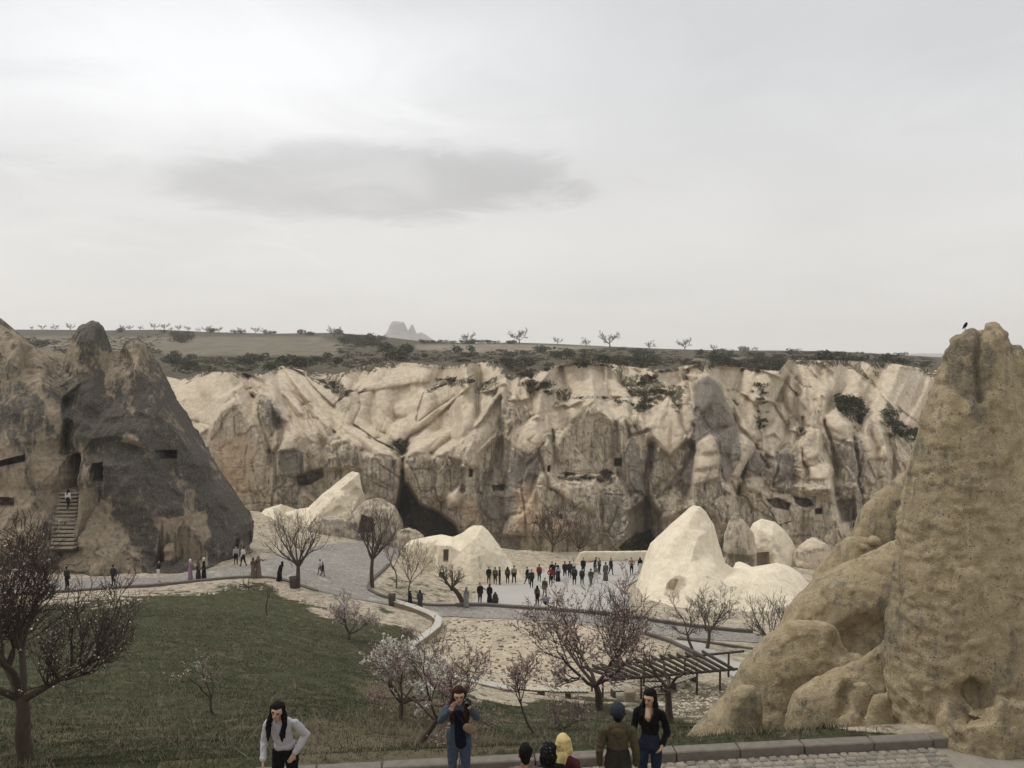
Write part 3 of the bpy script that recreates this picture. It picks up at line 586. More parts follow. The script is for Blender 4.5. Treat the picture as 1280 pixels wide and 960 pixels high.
D0 = D.copy(); infac = np.zeros(U.shape); uf = U+.38*wu; vf = VV+.38*wv
for (fx, fy, fs), poly, Yc, gu, gv_, pa in FACETS:
    pp = [(fx+x*fs, fy+y*fs) for x, y in poly]; uc = sum(p[0] for p in pp)/len(pp); vc = sum(p[1] for p in pp)/len(pp)
    box = (U > min(p[0] for p in pp)-8) & (U < max(p[0] for p in pp)+8) & (VV > min(p[1] for p in pp)-8) & (VV < max(p[1] for p in pp)+8)
    if not box.any(): continue
    sd_ = np.full(U.shape, -99.); sd_[box] = poly_sd(uf[box], vf[box], pp)
    Yk = Yc+gu*(uf-uc)+gv_*(vf-vc)
    m = (sd_ > 0) | ((sd_ > -2.2) & (infac < .5)); kk_ = 2.6 if gv_ > -.11 else 1.5; Yk = D0+(kk_*np.tanh((Yk-D0)/kk_)-.35+(.9 if gv_ > -.11 else .42)*np.exp(-np.maximum(sd_, 0)/1.3))*sstep(-2, 16, VV-np.interp(U, tx, ty))
    D = np.where(m, Yk, D); pat = np.where(m, pa*(.55+.45*sstep(0, 4, sd_))+(.14 if pa < .12 else 0)*sstep(2.0, 0, sd_), pat); facm = np.where(m, 1.0 if gv_ > -.07 else .05, facm); infac = np.where(m, 1.0, infac)
for _ in range(2):   # weathering rounds the edges
    for q_ in (pat, facm):
        q_[1:-1] = .5*q_[1:-1]+.25*(q_[:-2]+q_[2:]); q_[:, 1:-1] = .5*q_[:, 1:-1]+.25*(q_[:, :-2]+q_[:, 2:])
    D[1:-1] = .5*D[1:-1]+.25*(D[:-2]+D[2:]); D[:, 1:-1] = .5*D[:, 1:-1]+.25*(D[:, :-2]+D[:, 2:])
infb = infac.copy()
for _ in range(8):
    infb[1:-1] = .5*infb[1:-1]+.25*(infb[:-2]+infb[2:]); infb[:, 1:-1] = .5*infb[:, 1:-1]+.25*(infb[:, :-2]+infb[:, 2:])
infb = sstep(.12, .55, infb)
# rounded folds running down the upper slopes
FOLD = [([(310, 470), (360, 499), (380, 515)], 9, 1.3), ([(298, 476), (327, 491), (345, 512)], 8, 1.2), ([(296, 484), (270, 502), (250, 523)], 9, 1.4), ([(350, 474), (352, 480)], 26, .55), ([(372, 472), (400, 500), (450, 541), (498, 572)], 15, 1.25), ([(398, 482), (424, 506), (446, 520)], 10, 1.0), ([(262, 472), (250, 500), (236, 520)], 14, .8), ([(330, 472), (345, 490)], 10, 1.0), ([(240, 485), (228, 510)], 12, .8),
        ([(582, 490), (544, 511), (516, 528), (496, 542)], 13, 1.1), ([(564, 481), (530, 500), (505, 515)], 12, .9), ([(622, 488), (585, 520), (556, 543), (530, 565)], 15, 1.1), ([(634, 500), (606, 540), (580, 572)], 12, 1.2), ([(450, 491), (446, 520), (450, 540)], 15, .7), ([(478, 492), (482, 530)], 12, .5), ([(620, 462), (590, 480), (560, 500)], 12, .6), ([(432, 482), (430, 510), (445, 535)], 10, .9),
        ([(728, 468), (728, 486)], 34, .5), ([(705, 480), (690, 505)], 14, .9), ([(752, 476), (778, 500)], 12, .9), ([(790, 470), (815, 478)], 12, .8), ([(812, 500), (806, 530)], 12, .9), ([(800, 495), (812, 512)], 10, .8), ([(690, 470), (660, 480)], 10, .8), ([(832, 470), (828, 500)], 10, .9), ([(855, 500), (858, 530)], 12, 1.0),
        ([(876, 460), (910, 464), (950, 475), (985, 494)], 20, .75), ([(905, 476), (925, 500), (938, 530)], 13, 1.1), ([(935, 480), (950, 505), (957, 530)], 14, 1.0), ([(960, 485), (978, 510)], 12, 1.0), ([(965, 520), (975, 552)], 12, 1.1), ([(985, 500), (1000, 530), (1008, 548)], 10, 1.1), ([(1015, 505), (1035, 530), (1050, 560)], 13, 1.0), ([(1080, 500), (1100, 520), (1112, 552)], 14, 1.0)]
rf = random.Random(21)
for poly, n_f, dx_, dy_, wr_ in (([(980, 454), (1090, 456), (1115, 490), (1150, 530), (1140, 560), (1060, 545), (1000, 510), (975, 480)], 60, 1, .82, (5, 9)), ([(225, 480), (340, 472), (420, 490), (470, 545), (420, 560), (350, 510), (240, 545)], 30, 1, .85, (5, 9)), ([(640, 474), (830, 470), (860, 500), (820, 530), (650, 515)], 30, .25, 1, (6, 11)), ([(880, 490), (990, 500), (1000, 560), (930, 560)], 22, .55, 1, (6, 10))):
    c_ = 0
    while c_ < n_f:
        u0 = rf.uniform(min(p[0] for p in poly), max(p[0] for p in poly)); v0 = rf.uniform(min(p[1] for p in poly), max(p[1] for p in poly))
        if poly_sd(np.array([u0]), np.array([v0]), poly)[0] < 0: continue
        a_ = math.atan2(dy_, dx_)+rf.uniform(-.22, .22); l_ = rf.uniform(14, 42); FOLD.append(([(u0, v0), (u0+l_*math.cos(a_), v0+l_*math.sin(a_))], rf.uniform(*wr_), rf.uniform(.8, 1.35))); c_ += 1
bulge = np.zeros(U.shape); gul = np.zeros(U.shape)
for pts, w_, hk in FOLD:
    d_ = line_d(u_, v_, pts)/w_; bulge = np.maximum(bulge, hk*w_*S*1.7*np.clip(1-d_**2, 0, 1)**.62)
upz = sstep(610, 550, VV)
D = D-bulge*upz*(1-.65*facm)*(1-.8*infb)
P3 = W(U, VV, D); Pn = P3*np.array([1, 0.35, 1])
face = sstep(0, 1, (own >= 0)*1.0)
D = D-0.55*fbm(Pn*0.16, 4, 61)-0.55*facm*ridge(Pn*np.array([.5, .3, .10]), 4, 71)-(0.05+0.22*facm)*ridge(Pn*np.array([.7, .5, .55]), 4, 81)
D = D-(0.05+0.10*facm)*fbm(Pn*1.6, 3, 91)
# broken blocks: cells with their own standing-out and a joint between them
Q = np.stack([P3[..., 0]+1.2*fbm(P3*.2, 2, 5), P3[..., 2]*.62+.8*fbm(P3*.22, 2, 6)], -1)
for cs_, am, cr, sd0 in ((6.0, 1.1, .5, 3), (2.6, .45, .28, 13)):
    cv, ce = worley(Q/cs_, sd0)
    D = D-am*cv*(.12+.88*facm)*sstep(0, .12, ce)+cr*np.exp(-(ce/.05)**2)*(.25+.75*facm)
# bedding seams
zz_ = P3[..., 2]+0.6*fbm(P3*0.08, 2, 14)
seam = np.exp(-((zz_ % 3.1)-1.5)**2/0.012)*sstep(.05, .35, fbm(P3*np.array([.12, .1, .3]), 2, 15))
D = D+0.35*seam*sstep(560, 600, VV)
# gullies between the folds are coloured darker: painted shadow lines over lichen and dead scrub
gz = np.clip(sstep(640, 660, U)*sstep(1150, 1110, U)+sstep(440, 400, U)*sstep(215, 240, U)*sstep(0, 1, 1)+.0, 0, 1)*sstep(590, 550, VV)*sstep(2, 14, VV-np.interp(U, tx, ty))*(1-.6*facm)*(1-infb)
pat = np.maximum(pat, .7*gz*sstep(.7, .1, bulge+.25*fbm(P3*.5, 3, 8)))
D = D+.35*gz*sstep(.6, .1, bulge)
# fine cracking of the faces
cv2, ce2 = worley(np.stack([P3[..., 0]*1.0+.5*fbm(P3*.5, 2, 51), P3[..., 2]*.55+.5*fbm(P3*.5, 2, 52)], -1)/1.25, 23)
D = D-.16*cv2*(.2+.8*facm)+.16*np.exp(-(ce2/.07)**2)*(.15+.85*facm)-.12*facm*ridge(P3*np.array([2.2, .8, .5]), 3, 57)
# clefts
clm = sstep(-.35, .45, fbm(P3*.16, 3, 33))
for pts, wd_, dp in (
    ([(503, 560), (503, 600), (500, 640), (505, 690)], 4.0, 9), ([(345, 500), (352, 540), (342, 600), (338, 640)], 2.5, 3), ([(322, 500), (335, 540), (340, 580)], 2.0, 2.5),
    ([(812, 560), (806, 600), (810, 650), (815, 700)], 5, 5), ([(868, 530), (862, 560), (850, 595), (832, 625), (815, 650)], 3.5, 3.0), ([(625, 520), (618, 560), (612, 600)], 2.5, 2.5),
    ([(638, 535), (633, 580), (630, 605)], 2.0, 2.0), ([(908, 500), (925, 540), (950, 568), (960, 585)], 3.0, 3.5), ([(945, 490), (950, 520), (948, 545)], 3.0, 2.0), ([(1000, 520), (1006, 560), (1010, 610)], 2.5, 2.5),
    ([(1036, 530), (1045, 570), (1050, 620)], 2.5, 2.5), ([(1064, 535), (1075, 580), (1080, 640)], 2.0, 2.5), ([(1112, 540), (1120, 580), (1122, 640)], 2.0, 2.0), ([(688, 540), (690, 580), (700, 600)], 2.0, 1.6),
    ([(762, 530), (758, 570), (760, 590)], 1.8, 1.6), ([(905, 590), (908, 640), (906, 700)], 2.0, 2.0), ([(975, 565), (970, 600), (968, 620)], 1.6, 1.6), ([(372, 550), (378, 590), (372, 630)], 2.0, 2.0), ([(422, 570), (424, 600)], 1.5, 1.4), ([(455, 575), (457, 620)], 1.5, 1.2), ([(538, 575), (540, 620)], 1.4, 1.2)):
    d_ = line_d(U+2.2*wu, VV+2*wv, pts); D = D+dp*.75*np.exp(-(d_/(wd_*(.55+.5*clm)))**2)*(.25+.75*clm)
# hollows, caves and cut openings
HOLES = [([(494, 632), (502, 606), (510, 604), (524, 630), (550, 640), (570, 656), (578, 675), (560, 692), (500, 694), (492, 665)], 15, 5), ([(785, 640), (808, 622), (826, 640), (828, 690), (790, 700)], 5, 6), ([(370, 595), (388, 588), (404, 584), (404, 596), (386, 606), (372, 606)], 4, 2),
         ([(958, 624), (972, 622), (988, 630), (986, 638), (966, 634)], 3.5, 1.2), ([(992, 620), (1012, 624), (1017, 632), (1004, 634), (994, 629)], 3.5, 1.2), ([(1018, 636), (1027, 635), (1028, 642), (1019, 643)], 3, 1), ([(1045, 626), (1068, 622), (1070, 650), (1050, 655)], 3, 3),
         ([(769, 573), (778, 573), (778, 583), (769, 583)], 3.5, .5), ([(684, 582), (688, 582), (688, 590), (684, 590)], 3, .5), ([(615, 607), (632, 606), (630, 614), (616, 614)], 2.5, .7), ([(586, 586), (591, 586), (591, 596), (586, 596)], 2.5, .6), ([(700, 643), (703, 643), (703, 649), (700, 649)], 2, .6), ([(345, 565), (372, 560), (376, 590), (350, 592)], 0.8, 3), ([(440, 646), (462, 640), (472, 662), (446, 668)], 2.5, 2)]
veg = np.zeros(U.shape)
for poly, dp, sf in HOLES:
    D = D+dp*sstep(-sf*.5, sf, poly_sd(U+wu*.25, VV+wv*.25, poly))
D = D-2.2*np.exp(-((u_-1010)/60)**2-((v_-612)/7)**2)   # overhanging lip above the caves
# scrub on ledges and gullies
for poly in ([(528, 492), (545, 475), (565, 470), (580, 474), (592, 480), (575, 486), (560, 482), (540, 492)], [(592, 492), (605, 476), (622, 466), (628, 478), (612, 488), (598, 494)], [(565, 478), (590, 466), (602, 466), (585, 480)], [(440, 488), (455, 484), (463, 488), (446, 496)], [(486, 548), (505, 545), (515, 552), (512, 568), (498, 572), (480, 560)], [(452, 545), (480, 543), (478, 552), (460, 552)],
             [(385, 466), (405, 470), (432, 480), (440, 500), (424, 500), (404, 484), (390, 476)], [(800, 466), (820, 466), (836, 480), (830, 500), (800, 520), (790, 510), (800, 490)], [(836, 480), (860, 478), (850, 520), (838, 510)], [(775, 470), (800, 466), (805, 500), (785, 490)], [(655, 478), (690, 474), (700, 484), (670, 490), (655, 490)], [(695, 486), (715, 484), (715, 502), (690, 512)], [(640, 470), (660, 452), (690, 458), (660, 474)],
             [(688, 500), (720, 496), (760, 494), (800, 506), (800, 510), (760, 500), (720, 502)], [(944, 480), (955, 482), (956, 500), (948, 500)], [(915, 498), (928, 506), (924, 512), (914, 504)], [(942, 512), (954, 520), (956, 545), (944, 540)], [(995, 475), (1012, 480), (1018, 486), (1002, 486)], [(1046, 500), (1062, 496), (1078, 512), (1076, 532), (1060, 528), (1048, 516)], [(1098, 512), (1112, 512), (1140, 535), (1142, 560), (1120, 545), (1102, 530)], [(1090, 462), (1100, 464), (1100, 474), (1092, 470)],
             [(990, 528), (1010, 532), (1008, 546), (992, 538)], [(555, 580), (562, 576), (562, 590)], [(690, 592), (770, 594), (770, 604), (700, 602)], [(780, 672), (810, 660), (828, 690), (790, 700), (770, 694)]):
    veg = np.maximum(veg, .62*sstep(-4, 5, poly_sd(u_, v_, poly)))
veg = np.maximum(veg, 0.66*sstep(8, -3, VV-np.interp(U, tx, ty)+14*fbm(np.stack([U/22, VV/30, 0*U], -1), 3, 19)))
veg = np.maximum(veg, .60*sstep(960, 1000, U)*sstep(520, 465, VV)*sstep(1150, 1090, U)*sstep(.35, .05, bulge)*(1-infb))
veg = np.maximum(veg, .5*sstep(450, 420, U)*sstep(340, 380, U)*sstep(540, 500, VV)*sstep(.3, .05, bulge)*(1-infb))
veg = np.maximum(veg, .52*sstep(640, 660, U)*sstep(850, 830, U)*sstep(512, 480, VV)*sstep(.4, .05, bulge)*(1-infb))
for poly, v0 in (([(866, 482), (884, 470), (900, 484), (905, 520), (915, 560), (905, 600), (880, 540), (862, 560), (850, 560)], .35), ([(980, 572), (994, 566), (996, 596), (982, 604)], .4), ([(645, 556), (660, 560), (672, 580), (665, 640), (642, 640)], .3), ([(940, 565), (955, 570), (950, 592), (938, 590)], .4), ([(600, 590), (640, 590), (640, 650), (610, 650), (600, 620)], .3), ([(790, 570), (806, 575), (806, 640), (790, 640)], .35), ([(350, 560), (374, 556), (378, 592), (352, 596)], .4), ([(335, 505), (350, 512), (358, 525), (345, 538), (334, 530)], .35), ([(420, 492), (436, 505), (440, 520), (424, 515)], .5)):
    pat = pat+v0*sstep(-5, 6, poly_sd(u_, v_, poly))
pat = np.maximum(pat, .95*sstep(-2, 5, poly_sd(u_, v_, HOLES[0][0])))  # shade inside the big hollow painted into its colour
pat = np.where(facm > .5, pat+.08*sstep(600, 640, VV), pat)
pink = 0.8*sstep(-4, 10, poly_sd(u_, v_, [(640, 610), (662, 600), (680, 640), (735, 650), (730, 668), (640, 664)]))+0.7*sstep(-4, 8, poly_sd(u_, v_, [(268, 545), (310, 545), (320, 560), (318, 620), (275, 620)]))
pink = np.maximum(pink, 0.6*sstep(-3, 6, poly_sd(u_, v_, [(572, 630), (590, 620), (600, 650), (585, 656)])))
P3 = W(U, VV, D)
cme = mesh_np('cliff', P3.reshape(-1, 3), grid_faces(*U.shape), M['cliff'], attrs={'patina_shade': np.clip(pat, 0, 1), 'veg': veg, 'face': facm, 'pink': np.clip(pink, 0, 1)})
tag(mobj('cliff', cme), kind='structure')

# ================================================================== THE PLATEAU ABOVE
k = N('plateau_scrub', 0.95, 0.1)
scr = k.mix(k.ramp(k.noise(0.35, 5, 0.7), 0.35, 0.65), (0.06, 0.052, 0.038), (0.135, 0.118, 0.08))
scr = k.mix(k.ramp(k.noise(1.1, 4, 0.7), 0.55, 0.72), scr, (0.21, 0.18, 0.125))
fld = k.mix(k.ramp(k.noise(0.16, 5, 0.7, k.map((1, .35, 1))), 0.3, 0.7), (0.165, 0.142, 0.105), (0.27, 0.235, 0.18))
grn = k.mix(k.noise(0.3, 4), (0.06, 0.062, 0.036), (0.115, 0.11, 0.065))
scr = k.mix(k.ramp(k.noise(0.55, 6, .8), .5, .62), scr, (0.032, 0.029, 0.022)); fld = k.mix(k.ramp(k.noise(.5, 5, .8), .58, .66), fld, (0.11, .095, .065))
c = k.mix(k.attr('field'), scr, fld); c = k.mix(k.attr('grass'), c, grn)
k.bump(k.noise(0.8, 5, 0.7), 0.9, 0.5); M['plateau'] = k.col(c)
up_ = np.arange(-200, 1700, 3.0); npv = 130
t2 = np.linspace(0, 1, npv)[:, None]
v0 = np.interp(up_, tx, ty)[None, :]+1.5; v1 = np.interp(up_, skx, sky_)[None, :]
Up = np.broadcast_to(up_[None, :], (npv, len(up_))).copy(); Vp = v0+(v1-v0)*t2
d0_ = np.interp(up_, ug, D[3])[None]-0.3; Dp = d0_+(430-d0_)*t2**1.25
Dp = Dp+(2.0+6*t2)*fbm(np.stack([Up/30, Vp/5, 0*Up], -1), 3, 7)*np.sin(t2*math.pi)
fld_a = .62*sstep(-2, 2, poly_sd(Up, Vp, [(-200, 424), (60, 420), (200, 421), (400, 421), (430, 432), (420, 445), (300, 444), (215, 446), (200, 440), (-200, 440)]))
fld_a = np.maximum(fld_a, sstep(-1.5, 1.5, poly_sd(Up, Vp, [(520, 431), (640, 430), (760, 434), (700, 438), (655, 441), (600, 441), (520, 437)])))
fld_a = np.maximum(fld_a, 0.7*sstep(-1, 1, Vp-v1)*0+0.55*sstep(-1.5, 1.5, poly_sd(Up, Vp, [(860, 448), (930, 446), (920, 452), (870, 453)])))
gr_a = sstep(-3, 3, poly_sd(Up, Vp, [(215, 446), (420, 446), (440, 460), (330, 462), (215, 460)]))*.7
gr_a = np.maximum(gr_a, .8*sstep(-3, 3, poly_sd(Up, Vp, [(700, 440), (840, 440), (850, 455), (800, 462), (760, 450), (700, 450)])))
rows = [W(Up, Vp, Dp)]
top = rows[0][-1]
far = []
for Yd in (470, 600, 900, 1500, 2400, 3300):
    q = top*(Yd/top[:, 1:2]); q[:, 2] = np.minimum(top[:, 2]-0.6, 6) if Yd > 500 else top[:, 2]-0.4; far.append(q[None])
PP = np.concatenate(rows+far, 0)
nf = len(far); padz = np.zeros((nf, len(up_)))
tag(mobj('plateau', mesh_np('plateau', PP.reshape(-1, 3), grid_faces(*PP.shape[:2]), M['plateau'],
    attrs={'field': np.concatenate([fld_a, padz+.4]), 'grass': np.concatenate([gr_a, padz])})), kind='structure')
def on_plateau(px, py):
    a = np.interp(px, tx, ty)+1.5; b = np.interp(px, skx, sky_); t = np.clip((py-a)/(b-a), 0, 1)
    i = int(np.clip(round((px+200)/3.0), 0, len(up_)-1)); j = int(round(t*(npv-1)))
    return PP[j, i].copy()
# far hills
ux = np.arange(-400, 1700, 6.0)
hv = 441+2.5*fbm(np.stack([ux/60, 0*ux, 0*ux], -1), 4, 3)+np.interp(ux, [-400, 900, 1120, 1150, 1200, 1300, 1700], [6, 6, 2, -1, 2, -2, 0])
H = np.stack([W(ux, hv*0+480, 2700.), W(ux, (hv+455)/2, 2850.), W(ux, hv, 3000.), W(ux, hv*0+470, 3300.)])
tag(mobj('hills', mesh_np('hills', H.reshape(-1, 3), grid_faces(*H.shape[:2]), M['castle'])), kind='structure')
# ================================================================== ROCKS
def blob(rows, Y, ratio=0.8, sq=2.0, nt=64, nz=60, back=1.0, lean=0.0, soft=True):
    """closed rock from its outline: rows (py, px left, px right) from the top down, at depth Y"""
    rows = np.array(rows, float); t = np.linspace(rows[0, 0], rows[-1, 0], nz)
    xl = np.interp(t, rows[:, 0], rows[:, 1]); xr = np.interp(t, rows[:, 0], rows[:, 2])
    for a in (xl, xr) if soft else ():
        a[1:-1] = a[1:-1]*.5+(a[:-2]+a[2:])*.25
    L_ = W(xl, t, Y); R_ = W(xr, t, Y)
    c = (L_+R_)/2; w = (R_[:, 0]-L_[:, 0])/2
    th = np.linspace(0, 2*math.pi, nt, endpoint=False)
    co, si = np.cos(th), np.sin(th)
    sx = np.sign(co)*np.abs(co)**(2/sq); sy = np.sign(si)*np.abs(si)**(2/sq)
    dep = np.minimum(w*ratio, ratio*w) if np.isscalar(ratio) else w*np.interp(t, rows[:, 0], ratio)
    V = np.empty((nz, nt, 3))
    V[..., 0] = c[:, None, 0]+w[:, None]*sx
    V[..., 1] = Y+dep[:, None]*sy*np.where(sy > 0, back, 1.0)+lean*(c[:, None, 2]-c[0, 2])
    V[..., 2] = c[:, None, 2]
    F = grid_faces(nz, nt, True); n0 = nz*nt
    V = np.r_[V.reshape(-1, 3), V[0].mean(0)[None], V[-1].mean(0)[None]]
    j = np.arange(nt); jn = (j+1) % nt
    T = np.r_[np.stack([np.full(nt, n0), jn, j], 1), np.stack([np.full(nt, n0+1), (nz-1)*nt+j, (nz-1)*nt+jn], 1)]
    return V, F[:, ::-1], T[:, ::1]
def box_blob(px0, px1, py0, py1, Y0, Y1):
    a = W([px0, px1, px1, px0], [py1, py1, py0, py0], Y0); V = np.r_[a, a+np.array([0, Y1-Y0, 0])]
    return V, np.array([[0, 1, 2, 3], [7, 6, 5, 4], [1, 0, 4, 5], [2, 1, 5, 6], [3, 2, 6, 7], [0, 3, 7, 4]]), np.zeros((0, 3), int)
def cutter(outline, depth, taper=0.94):
    """an opening cut into the rock: outline in pixels, depth in metres behind the rock face there"""
    return np.array(outline, float), depth, taper
import time as _t
def make_rock(name, blobs, vox, mat_, disp, cuts=(), parent=None, attrs=None, smooth_it=3, post=None, pre=None):
    T0 = _t.perf_counter()
    if pre is not None:
        me = mesh_np(name, pre[0], pre[1], mat_); o = mobj(name, me, parent)
        bm = bmesh.new(); bm.from_mesh(me); bmesh.ops.recalc_face_normals(bm, faces=bm.faces[:]); bm.to_mesh(me); bm.free()
    else:
        Vs, Fs, Ts = [], [], []; off = 0
        for V, F, T in blobs:
            Vs.append(V); Fs.append(F+off); Ts.append(T+off); off += len(V)
        me = mesh_np(name, np.concatenate(Vs), [np.concatenate(Fs), np.concatenate(Ts)], mat_)
        o = mobj(name, me, parent)
        bm = bmesh.new(); bm.from_mesh(me); bmesh.ops.recalc_face_normals(bm, faces=bm.faces[:]); bm.to_mesh(me); bm.free()
        r = o.modifiers.new('r', 'REMESH'); r.mode = 'VOXEL'; r.voxel_size = vox; r.use_smooth_shade = True
        if smooth_it:
            s_ = o.modifiers.new('s', 'SMOOTH'); s_.iterations = smooth_it; s_.factor = 0.5
        me = realise(o)
    bm = bmesh.new(); bm.from_mesh(me)
    if bm.calc_volume(signed=True) < 0:
        bmesh.ops.reverse_faces(bm, faces=bm.faces[:]); bm.to_mesh(me); me.update()
    bm.free()
    P = co_of(me); Nn = nor_of(me)
    if disp is not None: P = P+Nn*disp(P, Nn)[:, None]
    if post: P = post(P)
    set_co(me, P)
    if cuts:
        cm = bmesh.new(); pu_, pv_ = PIX(P)
        for ol, dep, tp in cuts:
            n = len(ol); c_ = ol.mean(0); near = np.hypot(pu_-c_[0], pv_-c_[1]) < 6
            ys = P[near, 1].min() if near.any() else P[:, 1].min()
            A = W(ol[:, 0], ol[:, 1], ys); fr_ = A-np.array([0, 4.0, 0]); bk = A.mean(0)+(A-A.mean(0))*tp; bk[:, 1] = ys+dep
            vs = [cm.verts.new(p) for p in np.r_[fr_, bk]]
            cm.faces.new(vs[:n][::-1]); cm.faces.new(vs[n:])
            for i in range(n): cm.faces.new((vs[i], vs[(i+1) % n], vs[n+(i+1) % n], vs[n+i]))
        bmesh.ops.recalc_face_normals(cm, faces=cm.faces[:])
        if cm.calc_volume(signed=True) < 0: bmesh.ops.reverse_faces(cm, faces=cm.faces[:])
        cme = bpy.data.meshes.new('cut'); cm.to_mesh(cme); cm.free(); co = bpy.data.objects.new('cut', cme); C.objects.link(co)
        b = o.modifiers.new('b', 'BOOLEAN'); b.object = co; b.operation = 'DIFFERENCE'; b.solver = 'MANIFOLD'
        me = realise(o); bpy.data.objects.remove(co); bpy.data.meshes.remove(cme)
    me.materials.clear(); me.materials.append(mat_)
    me.polygons.foreach_set('use_smooth', np.ones(len(me.polygons), bool))
    if cuts: me.set_sharp_from_angle(angle=R(50))
    if attrs:
        P = co_of(me); u, v = PIX(P)
        for k_, a in attrs(P, u, v).items(): set_attr(me, k_, a)
    me.name = name
    return o
def relief(outline, inner, Yb, step=1.1, amp=(.10, .5), fine=(.035, 2.2), seed=0, crease=.0, back=.72, tp=0.0, ojit=.5):
    """rock with planar facets: outline and inner points are (px, py, depth); closed behind by a gentler mirrored shell"""
    A = np.array(list(outline)+list(inner), float); n = len(outline); ol = [tuple(p[:2]) for p in outline]
    v, e, f, *_ = mgeo.delaunay_2d_cdt([Vector(p[:2]) for p in A], [(i, (i+1) % n) for i in range(n)], [], 1, 1e-3)
    ov = np.array([tuple(p) for p in v]); oy = np.array([A[np.argmin(((A[:, :2]-p)**2).sum(1)), 2] for p in ov])
    B_ = resample(np.r_[np.array(outline, float), [outline[0]]], step)[:-1]; nb_ = len(B_)
    q_ = np.stack([B_[:, 0]/9, B_[:, 1]/9, 0*B_[:, 0]], -1); B_[:, 0] += ojit*fbm(q_, 4, seed+31, .65); B_[:, 1] += ojit*fbm(q_, 4, seed+37, .65); ol = [tuple(p) for p in B_[:, :2]]
    lo, hi = B_[:, :2].min(0), B_[:, :2].max(0); gx, gy = np.meshgrid(np.arange(lo[0], hi[0], step), np.arange(lo[1], hi[1], step))
    k_ = poly_sd(gx, gy, ol) > step*.45; pts = np.r_[B_[:, :2], np.stack([gx[k_], gy[k_]], 1)]
    Y = np.full(len(pts), np.nan)
    for t in f:
        a, b, c = (ov[i] for i in t); den = (b[1]-c[1])*(a[0]-c[0])+(c[0]-b[0])*(a[1]-c[1])
        if abs(den) < 1e-9: continue
        w0 = ((b[1]-c[1])*(pts[:, 0]-c[0])+(c[0]-b[0])*(pts[:, 1]-c[1]))/den; w1 = ((c[1]-a[1])*(pts[:, 0]-c[0])+(a[0]-c[0])*(pts[:, 1]-c[1]))/den; w2 = 1-w0-w1
        m = (w0 >= -1e-4) & (w1 >= -1e-4) & (w2 >= -1e-4); Y[m] = (w0*oy[t[0]]+w1*oy[t[1]]+w2*oy[t[2]])[m]
    Y[:nb_] = B_[:, 2]; bad = np.isnan(Y)
    for i in np.where(bad)[0]: Y[i] = Y[~bad][np.argmin(((pts[~bad]-pts[i])**2).sum(1))]
    if tp:
        tf = tps_fit(np.c_[A[:, :2]/4.0, A[:, 2]], .004); Y[nb_:] = Y[nb_:]*(1-tp)+tp*np.clip(tf(pts[nb_:, 0]/4.0, pts[nb_:, 1]/4.0), A[:, 2].min()-.3, A[:, 2].max()+.3)
    v2, e2, f2, *_ = mgeo.delaunay_2d_cdt([Vector(p) for p in pts], [(i, (i+1) % nb_) for i in range(nb_)], [list(range(nb_))], 1, 1e-5)
    P0 = W(pts[:, 0], pts[:, 1], Y); ed = np.clip(poly_sd(pts[:, 0], pts[:, 1], ol)/4, 0, 1)
    dn = amp[0]*fbm(P0*amp[1], 4, seed)+fine[0]*fbm(P0*fine[1], 3, seed+9)+crease*ridge(P0*np.array([.5, .5, .35]), 4, seed+17)
    Fr = P0-np.array([0, 1.0, 0])*dn[:, None]*(.3+.7*ed)[:, None]
    cx_ = P0[:, 0].mean(); zb_ = P0[:, 2].min(); Bk = P0.copy(); Bk[:, 0] = cx_+(P0[:, 0]-cx_)*back; Bk[:, 2] = zb_+(P0[:, 2]-zb_)*(.5+.5*back); Bk[:, 1] = P0[:, 1]+Yb*(.35+.65*ed)
    assert len(v2) == len(pts)
    T_ = np.array([list(t) for t in f2 if len(t) == 3]); m_ = len(pts); i = np.arange(nb_); j = (i+1) % nb_
    F = np.r_[T_, T_[:, ::-1]+m_, np.stack([i, j, j+m_], 1), np.stack([i, j+m_, i+m_], 1)]
    return np.r_[Fr, Bk], F
def rdisp(big=(0.12, 0.5), mid=(0.5, 0.18), fin=(2.0, 0.05), flute=0.0, seed=0, rid=0.0, blk=None):
    def f(P, n):
        d = big[1]*fbm(P*big[0], 3, seed)-mid[1]*ridge(P*mid[0], 3, seed+20)+fin[1]*fbm(P*fin[0], 3, seed+40)
        if blk:
            cv, ce = worley(P*np.array([1, 1, .7])/blk[0]+.5*fbm(P*.6/blk[0], 2, seed+90)[:, None], seed+5)
            d = d+blk[1]*cv*sstep(0, .15, ce)-blk[1]*.8*np.exp(-(ce/.06)**2)
        if flute: d = d+flute*ridge(P*np.array([.8, .8, .12]), 3, seed+60)*np.clip(1-np.abs(n[:, 2]), 0, 1)
        if rid: d = d-rid*np.maximum(0, fbm(P*mid[0]*1.7, 3, seed+80))
        return d-d.mean()
    return f
def pmask(u, v, poly, soft, wob=0, seed=1, sc=18):
    w = wob*fbm(np.stack([u/sc, v/sc, 0*u], -1), 4, seed) if wob else 0
    return sstep(-soft, soft, poly_sd(u, v, poly)+w)

